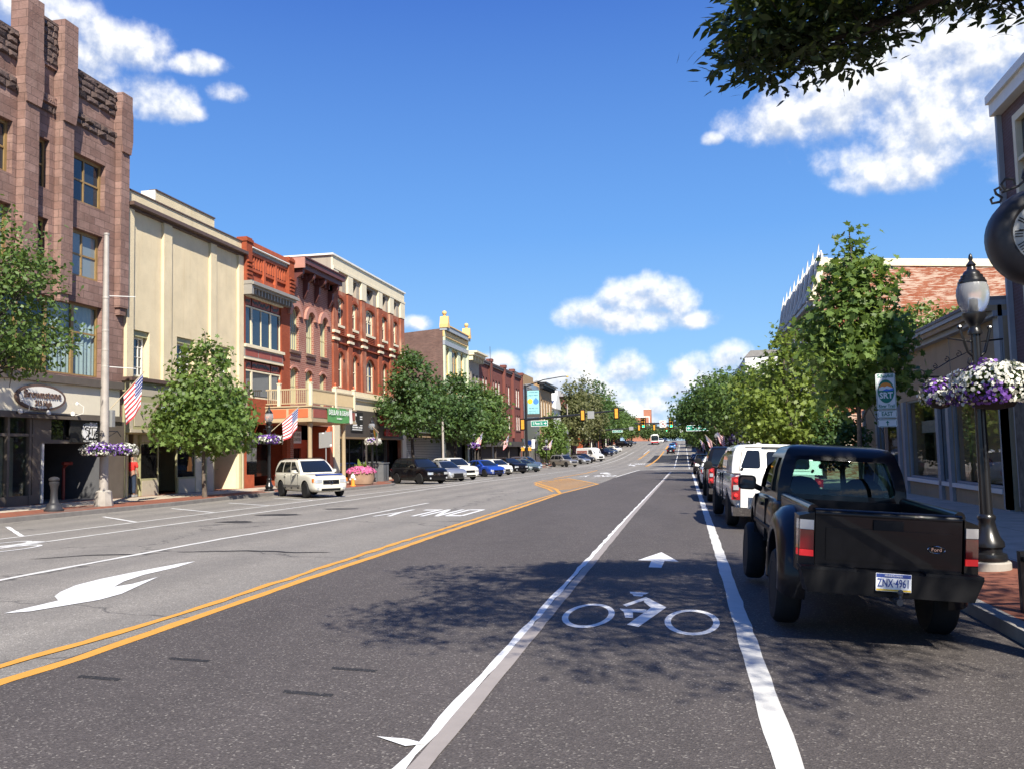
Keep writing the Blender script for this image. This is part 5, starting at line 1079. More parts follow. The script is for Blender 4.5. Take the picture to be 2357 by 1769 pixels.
for y, z in ((25.2, .72), (26.4, .95)): mb.nxt(); mb.lathe([(.0, 0), (.1, .05), (.12, .15), (.05, .25)], FR.P(y, z, -.4), 10)
mb.obj('red_ornament', M['pipe_red'], B)
# planted roof behind the eaves
# mansard building with flaking brick side wall
B = bld('mansard_building', 'tall building with flaking brick side wall, slate mansard and white spiky roof crest', 60, 7.8)
Y0, Y1 = 52, 72
mb = MB(); FR.box(mb, Y0, Y1, -.6, 9.9, -22, 0); mb.obj('wall', M['flaking_brick'], B)
mb = MB(); mb.prism([(7.8, 9.9), (8.25, 11.9), (30, 10.35), (30, 9.9)], lambda p_, a: (p_[0], a, p_[1]), Y0, Y0 + .4); mb.obj('gable_wall', M['flaking_brick'], B)
mb = MB(); mb.hexa([(8.2, Y0 - .06, 11.75), (30, Y0 - .06, 10.2), (30, Y0 + .5, 10.2), (8.2, Y0 + .5, 11.75), (8.2, Y0 - .06, 12.15), (30, Y0 - .06, 10.65), (30, Y0 + .5, 10.65), (8.2, Y0 + .5, 12.15)]); mb.obj('coping', M['cream_trim'], B)
mb = MB(); mb.hexa([(7.3, Y0 - .08, 9.8), (7.6, Y0 - .08, 9.8), (7.6, Y0 + .4, 9.8), (7.3, Y0 + .4, 9.8), (8.05, Y0 - .08, 12.2), (8.4, Y0 - .08, 12.2), (8.4, Y0 + .4, 12.2), (8.05, Y0 + .4, 12.2)]); mb.obj('rake_board', M['cream_trim'], B)
PR = [(7.15, 9.75), (7.5, 10.1), (7.85, 10.9), (8.1, 12.2), (8.3, 12.25), (30, 10.7), (30, 9.9)]
mb = MB(); mb.prism(PR, lambda p_, a: (p_[0], a, p_[1]), Y0 + .45, Y1); mb.obj('mansard_roof', M['slate'], B)
for i in range(9):
    y = Y0 + 1.2 + i * 2.3
    mb = MB(); mb.prism([(7.55, 10.05), (7.9, 10.85), (8.12, 12.15), (8.14, 13.25), (7.95, 12.3), (7.72, 11.0), (7.4, 10.15)], lambda p_, a: (p_[0], a, p_[1]), y - .12, y + .12); mb.obj('roof_finial', M['white_trim'], B)
mb = MB(); mb.box(8.15, 8.25, Y0 + .5, Y1, 12.2, 12.55)
for i in range(36): y = Y0 + .6 + i * .54; mb.prism([(y, 12.55), (y + .27, 12.8), (y + .54, 12.55)], lambda p_, a: (a, p_[0], p_[1]), 8.17, 8.23)
mb.obj('roof_crest', M['white_trim'], B)
mb = MB(); FR.box(mb, Y0 + .3, Y1, 9.5, 9.8, 0, .6); mb.obj('cornice', M['blue_trim'], B)
for i in range(6):
    y = Y0 + 1.3 + i * 3.2; window(FR, B, y, y + 1.3, 6.4, 9.2, 0, .06, 'white_trim', 'blue_glass', (), (.5,), .12, sill=1); window(FR, B, y, y + 1.3, 3.4, 5.6, 0, .06, 'white_trim', 'blue_glass', (), (.5,), .12)
mb = MB(); FR.box(mb, Y0, Y1, 5.9, 6.2, 0, .2); mb.obj('stone_course', M['white_trim'], B)
mb = MB(); mb.box(8.5, 9.1, Y0 - .5, Y0 - .01, 1, 2.6); mb.obj('utility_panel', M['beige_panel'], B)
B = thing('white_side_building', 'white rendered building beyond the cross street with sloping grey roof end', 'building', (9, 118, gr(9, 118)))
mb = MB(); mb.box(7.9, 24, 113, 136, -1.2, 12.6); mb.obj('wall', M['white_wall'], B)
mb = MB(); mb.add([(7.85, 112.9, 12.6), (24, 112.9, 12.6), (24, 136, 12.6), (7.85, 136, 11.8), (8.6, 112.9, 13.4), (24, 112.9, 13.3), (24, 136, 13.0), (8.6, 136, 12.6)], [(0, 3, 7, 4), (4, 7, 6, 5), (0, 4, 5, 1), (3, 2, 6, 7), (1, 5, 6, 2)]); mb.obj('roof', M['roof_grey'], B)
for i in range(5): window(FR, B, 115 + i * 4, 116.4 + i * 4, 4.6, 6.6, 0, .04, 'grey_trim', 'blue_glass', (), (.5,), .12); window(FR, B, 115 + i * 4, 116.4 + i * 4, 8.4, 10.4, 0, .04, 'grey_trim', 'blue_glass', (), (.5,), .12)
for i, (a, b, zt, wm, nm, lb) in enumerate([(74, 91, 7.8, 'ochre_wall', 'low_ochre_shop', 'low ochre shop behind the right hand trees before the cross street'), (137, 165, 10.5, 'maroon_brick', 'maroon_corner_shop', 'maroon brick shop next to the white rendered building'), (166, 205, 10, 'cream_stucco', 'cream_shop', 'far cream shop behind the kerbside flags'), (206, 255, 12, 'red_brick', 'red_brick_shop', 'far red brick shop near the parked box truck'), (256, 330, 14, 'grey_stucco', 'long_grey_shop', 'farthest grey shop at the end of the street')]):
    g = gr(7.8, (a + b) / 2); rowhouse(nm, lb, a, b, zt, wm, 'cream_trim', [(a + 2 + k * 4.4, a + 3.4 + k * 4.4, g + 4.4, g + 6.4) for k in range(int((b - a - 2) / 4.4))], .4, bracket=False, fac=FR, shop='white_trim' if i % 2 else 'brick_red_panel')
from mathutils.bvhtree import BVHTree
# ------------------------------------------------------------------ vehicles (built round the origin, front towards +y)
def boolean(me, cutters, name):
    """me minus the cutter meshes, through modifiers"""
    o = bpy.data.objects.new('tmp', me); COL.objects.link(o); cs = []
    for c in cutters:
        k = bpy.data.objects.new('tmpc', c); COL.objects.link(k); cs.append(k)
        md = o.modifiers.new('b', 'BOOLEAN'); md.operation = 'DIFFERENCE'; md.solver = 'EXACT'; md.object = k
    dg = bpy.context.evaluated_depsgraph_get(); out = bpy.data.meshes.new_from_object(o.evaluated_get(dg)); out.name = name
    for k in cs: d = k.data; bpy.data.objects.remove(k); bpy.data.meshes.remove(d)
    bpy.data.objects.remove(o); return out
def subdivided(me, lv=1):
    o = bpy.data.objects.new('tmp', me); COL.objects.link(o); md = o.modifiers.new('s', 'SUBSURF'); md.levels = lv; md.render_levels = lv
    dg = bpy.context.evaluated_depsgraph_get(); out = bpy.data.meshes.new_from_object(o.evaluated_get(dg)); bpy.data.objects.remove(o); return out
def lerp(a, b, t): return a + (b - a) * t
def loft(secs):
    """closed loft through equal-length rings"""
    mb = MB(); n = len(secs[0]); vs = [p for s_ in secs for p in s_]
    fs = [(i*n+k, i*n+(k+1) % n, (i+1)*n+(k+1) % n, (i+1)*n+k) for i in range(len(secs)-1) for k in range(n)]
    fs += [tuple(range(n-1, -1, -1)), tuple((len(secs)-1)*n+k for k in range(n))]
    mb.add(vs, fs); return mb
def ring_section(y, w, zb, zt, crown=.02, tuck=.10):
    h = [(0, zb), (.55 * w, zb), (.84 * w, zb + .02), (.955 * w, zb + tuck), (1.0 * w, zb + (zt - zb) * .42), (.995 * w, zt - (zt - zb) * .25), (.965 * w, zt - .05), (.90 * w, zt - .004), (.5 * w, zt + crown * .8), (0, zt + crown)]
    return [(x, y, z) for x, z in h] + [(-x, y, z) for x, z in h[-2:0:-1]]
class GH:
    """greenhouse: belt and roof outlines, used for the shell and for the glass laid on it"""
    def __init__(s, zb, zt, yr, yf, rr, rf, wb, wt): s.__dict__.update(zb=zb, zt=zt, yr=yr, yf=yf, rr=rr, rf=rf, wb=wb, wt=wt)
    def w(s, t): return lerp(s.wb, s.wt, t) + .035 * math.sin(math.pi * min(1, t))
    def z(s, t): return lerp(s.zb, s.zt, t)
    def fy(s, x, t): return lerp(s.yf, s.rf, t) - .16 * abs(x / s.w(t)) ** 2.4 + .05 * math.sin(math.pi * t)
    def ry(s, x, t): return lerp(s.yr, s.rr, t) + .10 * abs(x / s.w(t)) ** 2.4 - .04 * math.sin(math.pi * t)
    def ringp(s, t, ins=0.0, dz=0.0):
        w = s.w(t) - ins; o = []
        xs = [w, .8 * w, .4 * w, 0, -.4 * w, -.8 * w, -w]
        for x in xs: o.append((x, s.fy(x, t) - ins * 1.6, s.z(t) + dz))
        a, b = s.fy(w, t) - ins * 1.6, s.ry(w, t) + ins * 1.6
        for k in range(1, 6): o.append((-w, lerp(a, b, k / 6), s.z(t) + dz))
        for x in xs[::-1]: o.append((x, s.ry(x, t) + ins * 1.6, s.z(t) + dz))
        for k in range(1, 6): o.append((w, lerp(b, a, k / 6), s.z(t) + dz))
        return o
    def shell(s): return loft([s.ringp(0, 0, -.06), s.ringp(.02), s.ringp(.3), s.ringp(.6), s.ringp(.85), s.ringp(.97, .005), s.ringp(1.0, .05, .025), s.ringp(1.0, .16, .05), s.ringp(1.0, .42, .065)])
    def front(s, mb, t0=.05, t1=.93, k=.88, e=.008, n=8):
        P_ = lambda x, t: (x * s.w(t) * k, s.fy(x * s.w(t) * k, t) + e, s.z(t) + e * .6)
        s.patch(mb, P_, t0, t1, n)
    def rear(s, mb, t0=.08, t1=.90, k=.86, e=.008, n=8):
        P_ = lambda x, t: (x * s.w(t) * k, s.ry(x * s.w(t) * k, t) - e, s.z(t) + e * .4)
        s.patch(mb, P_, t0, t1, n)
    def patch(s, mb, P_, t0, t1, n, m=4):
        vs = [P_(-1 + 2 * i / n, lerp(t0, t1, j / m)) for j in range(m + 1) for i in range(n + 1)]
        mb.add(vs, [(j*(n+1)+i, j*(n+1)+i+1, (j+1)*(n+1)+i+1, (j+1)*(n+1)+i) for j in range(m) for i in range(n)])
    def side(s, mb, sg, a0, a1, b0, b1, t0=.08, t1=.88, e=.007):
        """a pane from a0..a1 at its foot to b0..b1 at its head (fractions from rear to front)"""
        m = 4; vs = []
        for j in range(m + 1):
            t = lerp(t0, t1, j / m); w = s.w(t); r, f = s.ry(w, t), s.fy(w, t)
            for q in (lerp(a0, b0, j / m), lerp(a1, b1, j / m)): vs.append((sg * (w + e), lerp(r, f, q), s.z(t)))
        mb.add(vs, [(2*j, 2*j+1, 2*j+3, 2*j+2) for j in range(m)])
def add_wheel(root, x, y, r, tw, spokes=7, rimm='alloy', sg=1):
    mb = MB(); mb.lathe([(r * .62, -tw / 2), (r * .9, -tw / 2), (r * .985, -tw * .36), (r, -tw * .2), (r, tw * .2), (r * .985, tw * .36), (r * .9, tw / 2), (r * .62, tw / 2)], (x, y, r), 26, 0, 'x')
    o = mb.obj('wheel', M['tyre_rubber'], root, 40)
    mb = MB(); f = sg * tw / 2
    mb.lathe([(r * .60, f * .9), (r * .66, f * 1.0), (r * .64, f * 1.02), (r * .58, f * .75), (.0, f * .6)] if sg > 0 else [(r * .60, f * .9), (r * .66, f), (r * .64, f * 1.02), (r * .58, f * .75), (.0, f * .6)], (x, y, r), 22, 1, 'x', False)
    for k in range(spokes):
        a = 2 * math.pi * k / spokes; ca, sa = math.cos(a), math.sin(a); h = r * .075
        def q(rr, tt, d): return (x + d, y + rr * ca - tt * sa, r + rr * sa + tt * ca)
        mb.hexa([q(r * .08, -h * 1.2, f * .6), q(r * .6, -h * .8, f * .7), q(r * .6, h * .8, f * .7), q(r * .08, h * 1.2, f * .6), q(r * .08, -h, f * .95), q(r * .6, -h * .7, f * .97), q(r * .6, h * .7, f * .97), q(r * .08, h, f * .95)])
    mb.lathe([(r * .15, f * .7), (r * .14, f * .98), (.0, f)], (x, y, r), 10, 0, 'x', False)
    mb.lathe([(r * .6, f * .88), (r * .665, f * .99), (r * .6, f * 1.0)], (x, y, r), 22, 0, 'x', False)
    mb.obj('rim', [M[rimm], M['black_plastic']], o, 40)
SED = dict(L=4.6, W=1.8, H=1.46, gc=.19, wb=2.7, fo=.92, wr=.32, belt=.93, hood=.90, nose=.70, tail=.98, cowl=1.15, rf=.35, rr=-1.05, rb=-1.75, wt=.56)
HAT = dict(SED, L=4.2, H=1.5, wb=2.55, fo=.85, tail=1.0, rr=-1.45, rb=-1.95, cowl=1.15, rf=.45)
CRO = dict(L=4.65, W=1.86, H=1.68, gc=.22, wb=2.7, fo=.92, wr=.36, belt=1.08, hood=1.06, nose=.86, tail=1.10, cowl=1.05, rf=.45, rr=-1.75, rb=-2.18, wt=.62)
SUVB = dict(L=4.7, W=1.82, H=1.74, gc=.25, wb=2.8, fo=.86, wr=.36, belt=1.1, hood=1.06, nose=.92, tail=1.12, cowl=.95, rf=.35, rr=-2.02, rb=-2.24, wt=.66)
def car(name, label, cat, sp, paint, loc, rz, group, face='plain', spokes=7, rails=False, trimm=None, detail=2, sides=((.02, .3, .12, .33), (.34, .62, .36, .66), (.65, .95, .69, .86))):
    r_ = local(name, label, cat, group); S_ = dict(sp); L, W, H = S_['L'], S_['W'], S_['H']; w = W / 2; h = L / 2; gc = S_['gc']; belt, tail = S_['belt'], S_['tail']
    ya_f, ya_r = h - S_['fo'], h - S_['fo'] - S_['wb']; cw = S_['cowl']
    st = [(-h, .80, gc + .16, tail - .12), (-h + .05, .90, gc + .08, tail - .04), (-h + .22, .965, gc + .03, tail), (-h + .6, .99, gc, lerp(tail, belt, .4)), (ya_r + .3, 1, gc, belt), (-.3, 1, gc, belt), (.5, 1, gc, belt - .01), (cw, 1, gc, belt - .03), (lerp(cw, h, .35), .99, gc, S_['hood']), (lerp(cw, h, .65), .975, gc, lerp(S_['hood'], S_['nose'], .25)), (h - .28, .95, gc, lerp(S_['hood'], S_['nose'], .55)), (h - .09, .88, gc + .02, S_['nose']), (h - .015, .80, gc + .06, S_['nose'] - .09), (h, .70, gc + .12, S_['nose'] - .2)]
    body = subdivided(loft([ring_section(y, w * k, zb, zt, .03 if y > cw or y < -h + .5 else 0) for y, k, zb, zt in st]).mesh('body', M[paint]))
    cut = MB()
    for y in (ya_f, ya_r): cut.lathe([(S_['wr'] * 1.16, -w * 1.2), (S_['wr'] * 1.16, w * 1.2)], (0, y, S_['wr'] + .015), 28, 0, 'x')
    cm = cut.mesh('c', M['under_dark']); body = boolean(body, [cm], 'body')
    if 'under_dark' not in [m.name for m in body.materials]: body.materials.append(M['under_dark'])
    ui = [m.name for m in body.materials].index('under_dark')
    for p_ in body.polygons:
        c = p_.center
        if (abs(c.x) < w * .9 and min(math.hypot(c.y - ya_f, c.z - S_['wr']), math.hypot(c.y - ya_r, c.z - S_['wr'])) < S_['wr'] * 1.22) or c.z < gc + .015: p_.material_index = ui
    shade(body, 38); bo = link('body', body, r_)
    bv = BVHTree.FromPolygons([x.co[:] for x in body.vertices], [tuple(x.vertices) for x in body.polygons])
    def skin(x, z, back=False):
        hit = bv.ray_cast(Vector((x, -9 if back else 9, z)), Vector((0, 1 if back else -1, 0)))[0]
        return (hit.y if hit else (-h + .1 if back else h - .1))
    g = GH(belt - .01, H - .065, S_['rb'], cw + .12, S_['rr'], S_['rf'], w * .905, S_['wt'])
    go = g.shell().obj('roof', M[paint], r_, 50)
    mb = MB(); g.front(mb); mb.obj('windscreen', M['car_glass'], r_, True)
    mb = MB(); g.rear(mb); mb.obj('rear_window', M['car_glass'], r_, True)
    for sg in (1, -1):
        for a in sides: mb = MB(); g.side(mb, sg, *a); mb.obj('side_window', M['car_glass'], r_, True)
    for y in (ya_f, ya_r):
        for sg in (1, -1): add_wheel(r_, sg * (w - .115), y, S_['wr'], .21, spokes, 'alloy', sg)
    nz = S_['nose']; fy = lambda x, z=gc + .3: skin(x, z)
    def strip(mb, x0, x1, z0, z1, e=.02, yf=fy, n=6, slope=.0):
        vs = []
        for i in range(n + 1):
            x = lerp(x0, x1, i / n)
            for z in (z0, z1): vs.append((x, skin(x, z) + e * .6, z))
        mb.add(vs, [(2*i, 2*i+1, 2*i+3, 2*i+2) for i in range(n)])
        bk = [(vx, vy - .12, vz) for vx, vy, vz in vs]; mb.add(bk, [(2*i, 2*i+1, 2*i+3, 2*i+2) for i in range(n)])
        for rail in (0, 1): mb.add([p for i in range(n + 1) for p in (vs[2*i+rail], bk[2*i+rail])], [(2*i, 2*i+1, 2*i+3, 2*i+2) for i in range(n)])
        for i in (0, n): mb.add([vs[2*i], vs[2*i+1], bk[2*i+1], bk[2*i]], [(0, 1, 2, 3)])
    gw = w * (.42 if face != 'wide' else .52); gz0, gz1 = (nz - .31, nz - .13) if face != 'big' else (gc + .14, nz - .13)
    mb = MB(); strip(mb, -gw, gw, gz0, gz1, .035); go = mb.obj('grille', M['black_plastic'], r_)
    if face in ('chrome', 'wide'):
        mb = MB()
        for k in range(3): strip(mb, -gw * .97, gw * .97, lerp(gz0, gz1, .12 + k * .33), lerp(gz0, gz1, .26 + k * .33), .05)
        mb.obj('grille_bar', M['chrome'], go)
        mb = MB(); mb.lathe([(.085, 0), (.085, .02), (.06, .02), (.06, 0)], (0, skin(0, (gz0 + gz1) / 2) + .03, (gz0 + gz1) / 2), 18, 0, 'y'); mb.obj('badge_ring', M['chrome'], go)
    if detail > 1:
        mb = MB(); strip(mb, -w * .5, w * .5, gc + .06, gc + .17, .03); mb.obj('lower_intake', M['black_plastic'], r_)
        for sg in (1, -1): mb = MB(); mb.lathe([(.055, -.05), (.06, .012), (.0, .016)], (sg * w * .68, skin(w * .68, gc + .17) + .0, gc + .17), 12, 0, 'y'); mb.obj('fog_lamp', M['lens_clear'], r_)
    for sg in (1, -1):
        mb = MB(); strip(mb, sg * (gw + .04), sg * w * .86, nz - .25, nz - .10, .03, n=6); hl = mb.obj('headlight', M['lens_clear'], r_)
        if face == 'amber': mb = MB(); strip(mb, sg * w * .80, sg * w * .90, nz - .27, nz - .11, .035, n=3); mb.obj('indicator', M['lens_amber'], hl)
        rb = lambda x: -h + .03 + .25 * (abs(x) / w) ** 3
        mb = MB(); vs = []
        for i in range(5):
            x = sg * lerp(w * .62, w * .97, i / 4)
            for z in (tail - .34, tail - .12): vs.append((x, skin(x, z, True) - .015, z))
        bk = [(a, b + .14, c) for a, b, c in vs]; mb.add(vs + bk, [(2*i, 2*i+1, 2*i+3, 2*i+2) for i in range(4)] + [(10+2*i, 12+2*i, 13+2*i, 11+2*i) for i in range(4)] + [(2*i, 2*i+2, 12+2*i, 10+2*i) for i in range(4)] + [(2*i+1, 11+2*i, 13+2*i, 3+2*i) for i in range(4)]); mb.obj('tail_light', M['lens_red'], r_)
        mb = MB(); yb_ = cw - .35; x0 = sg * (w * .93)
        mb.tube([(x0, yb_, belt + .02), (x0 + sg * .10, yb_ - .03, belt + .06)], .025, 6); mo = mb.obj('mirror', M[paint], r_)
        q = MB(); q.add([(x0 + sg * a, yb_ + b, belt + c) for a, b, c in ((.06, -.1, -.02), (.25, -.1, .0), (.25, -.1, .14), (.06, -.1, .15), (.07, .02, 0), (.2, .02, .02), (.2, .02, .12), (.07, .02, .13))], [(0,1,2,3), (4,7,6,5), (0,4,5,1), (1,5,6,2), (2,6,7,3), (3,7,4,0)]); q.obj('mirror_case', M[paint], mo)
    mb = MB(); y_ = skin(0, tail - .33, True); mb.box(-.16, .16, y_ - .015, y_ + .05, tail - .4, tail - .25); mb.obj('license_plate', M['plate_white'], r_)
    if rails:
        for sg in (1, -1): mb = MB(); mb.tube([(sg * S_['wt'] * .93, S_['rf'] - .25, H - .06), (sg * S_['wt'] * .93, S_['rf'] - .4, H + .02), (sg * S_['wt'] * .93, S_['rr'] + .45, H + .02), (sg * S_['wt'] * .93, S_['rr'] + .3, H - .05)], .02, 6); mb.obj('roof_rail', M['black_plastic'], r_)
    if trimm:
        for sg in (1, -1): mb = MB(); mb.box(sg * (w - .01), sg * (w + .012), ya_r + .45, ya_f - .45, gc + .22, gc + .32); mb.obj('side_moulding', M[trimm], r_)
    if detail > 1:
        for sg in (1, -1):
            for y in (-.85, .15): mb = MB(); mb.box(sg * (w - .01), sg * (w + .022), y, y + .16, belt - .14, belt - .11); mb.obj('door_handle', M[paint], r_)
            mb = MB()
            for y in (cw - .25, -.05, ya_r + .55):
                if y > ya_r + .4: mb.nxt(); mb.box(sg * (w - .05), sg * (w + .0015), y, y + .010, gc + .14, belt - .06)
            mb.obj('door_seam', M['under_dark'], r_)
    x, y = loc; put(r_, (x, y, gr(x, y, .005)), rz)
    if x > .5: r_.rotation_euler[1] = R(2.4)
    return r_
GL, GRR = 'cars parked at an angle along the left kerb', 'vehicles parked along the right kerb'
def head(deg): return R(deg - 90)
XL7 = dict(SUVB, L=4.66, W=1.8, H=1.74)
car('parked_suv', 'white boxy SUV nearest on the left with blue bug guard and amber indicators', 'car', XL7, 'paint_pearl', (-17.0, 38.6), head(-43), GL, 'chrome', 6, True, 'paint_champagne')
o = bpy.data.objects['parked_suv']; mb = MB(); mb.box(-.62, .62, 2.02, 2.16, 1.0, 1.05); mb.obj('bug_guard', M['plate_blue'], o)
for sg in (1, -1): mb = MB(); mb.box(sg * .66, sg * .82, 2.12, 2.24, .70, .86); mb.obj('indicator', M['lens_amber'], o)
car('parked_suv', 'shiny black SUV with chrome grille beside the grey bins', 'car', dict(CRO, L=4.53, W=1.84, H=1.67, rr=-1.9, rb=-2.12), 'paint_black', (-17.3, 56.8), head(-39), GL, 'chrome', 10, True)
car('parked_hatchback', 'silver hatchback with large black grille next to the black SUV', 'car', dict(HAT, L=4.3), 'paint_silver', (-17.2, 62.2), head(-42), GL, 'big', 7)
car('parked_suv', 'cream white crossover behind the silver hatchback', 'car', CRO, 'paint_ivory', (-17.3, 65.8), head(-42), GL, 'chrome', 7)
car('parked_sedan', 'bright blue sedan with wide grille on the left kerb', 'car', SED, 'paint_blue', (-17.2, 75.6), head(-42), GL, 'wide', 7)
car('parked_hatchback', 'small white hatchback beyond the bright blue sedan', 'car', dict(HAT, H=1.5, L=3.7, wb=2.3), 'paint_ivory', (-17.3, 81.0), head(-42), GL, 'plain', 7)
car('parked_sedan', 'glossy black sedan between the white hatchback and the green grey sedan', 'car', dict(CRO, H=1.55), 'paint_black', (-17.3, 87.2), head(-42), GL, 'chrome', 7)
car('parked_sedan', 'green grey sedan with silver face near the street sign mast', 'car', SED, 'paint_green_grey', (-17.2, 94.6), head(-42), GL, 'chrome', 7)
car('parked_suv', 'blue grey crossover at the end of the first row under the mast', 'car', CRO, 'paint_grey_blue', (-17.8, 99.5), head(-42), GL, 'plain', 7)
car('parked_suv', 'boxy silver SUV with black grille just past the mast arm', 'car', dict(SUVB, L=4.75, W=1.86, H=1.8), 'paint_champagne', (-17.3, 129.5), head(-42), GL, 'wide', 6, True, detail=1)
car('parked_sedan', 'pale blue grey sedan behind the boxy silver SUV', 'car', SED, 'paint_silver', (-17.3, 148), head(-42), GL, detail=1)
car('parked_suv', 'dark SUV just in front of the white delivery van', 'car', CRO, 'paint_charcoal', (-17.4, 154.5), head(-42), GL, detail=1)
car('parked_suv', 'dark blue crossover just beyond the white delivery van', 'car', CRO, 'paint_navy', (-17.3, 198), head(-42), GL, detail=1)
car('parked_sedan', 'silver fronted sedan two cars beyond the white delivery van', 'car', SED, 'paint_grey_blue', (-17.2, 211), head(-42), GL, detail=1)
car('parked_hatchback', 'white hatchback last of the far row before the gap', 'car', HAT, 'paint_white', (-17.2, 226), head(-42), GL, detail=1)
car('parked_suv', 'long black SUV parked far up the left kerb', 'car', dict(SUVB, L=5.3, W=2.0, H=1.9, wb=3.1), 'paint_black', (-17.6, 270), head(-30), GL, detail=1)
car('parked_sedan', 'grey sedan farthest up the left kerb', 'car', SED, 'paint_grey_blue', (-17.4, 300), head(-42), GL, detail=1)
car('moving_hatchback', 'black hatchback driving away in the right lane', 'car', HAT, 'paint_black', (-2.85, 205), 0, None, detail=1)
car('moving_crossover', 'light blue crossover driving ahead of the black hatchback', 'car', CRO, 'paint_lightblue', (-2.9, 236), 0, None, detail=1)
car('moving_sedan', 'dark red car farthest ahead in the right lane', 'car', SED, 'paint_darkred', (-2.6, 262), 0, None, detail=1)
car('oncoming_sedan', 'dark blue car coming over the crest beside the bus', 'car', SED, 'paint_navy', (-6.6, 330), math.pi, None, detail=1)
car('oncoming_hatchback', 'white car coming just behind the bus', 'car', HAT, 'paint_white', (-7.6, 318), math.pi, None, detail=1)
car('parked_crossover', 'white crossover on the right kerb in front of the black pickup', 'car', dict(CRO, H=1.66, W=1.85), 'paint_white', (1.62, 46.2), 0, GRR)
car('parked_sedan', 'dark green sedan on the right kerb past the white crossover', 'car', SED, 'paint_darkgreen', (1.75, 62), 0, GRR)
car('parked_suv', 'dark grey SUV on the right kerb before the cross street', 'car', dict(SUVB, W=1.9), 'paint_charcoal', (1.7, 78), 0, GRR, 'plain', 7, True)
car('parked_sedan', 'black sedan on the right kerb beyond the cross street', 'car', SED, 'paint_black', (1.8, 122), 0, GRR, detail=1)
car('parked_sedan', 'navy sedan on the right kerb ahead of the box truck', 'car', SED, 'paint_navy', (1.9, 150), 0, GRR, detail=1)

# ---- pickups
def plate(par, x, y, z, txt, sg=-1, w=.305, h=.152):
    mb = MB(); mb.box(x - w/2, x + w/2, y - .006, y, z - h/2, z + h/2); o = mb.obj('license_plate', M['plate_white'], par)
    mb = MB(); mb.box(x - w/2 + .004, x + w/2 - .004, y - .008, y - .006, z + h*.27, z + h/2 - .004); mb.obj('plate_top_band', M['plate_blue'], o)
    mb = MB(); mb.box(x - w/2 + .004, x + w/2 - .004, y - .008, y - .006, z - h/2 + .004, z - h*.38); mb.obj('plate_bottom_band', M['plate_yellow'], o)
    mb = MB(); put_text(mb, txt, h * .46, lambda a, b, c: (x + a, y - .008 - c, z - h*.05 + b), 0, .003, w * .88, .0008); mb.obj('plate_number', M['plate_blue'], o)
    mb = MB(); put_text(mb, 'PENNSYLVANIA', h * .11, lambda a, b, c: (x + a, y - .0095 - c, z + h*.375 + b), 0, .002, w * .5); mb.obj('plate_state_name', M['plate_white'], o)
def lathe_cut(y, z, r, w): c = MB(); c.lathe([(r, -w), (r, w)], (0, y, z), 30, 0, 'x'); return c.mesh('c', M['under_dark'])
def dark_inner(me, w, axles, r, gc):
    if 'under_dark' not in [m.name for m in me.materials]: me.materials.append(M['under_dark'])
    ui = [m.name for m in me.materials].index('under_dark')
    for p_ in me.polygons:
        c = p_.center
        if (abs(c.x) < w * .93 and min(math.hypot(c.y - a, c.z - r) for a in axles) < r * 1.22) or c.z < gc + .015: p_.material_index = ui
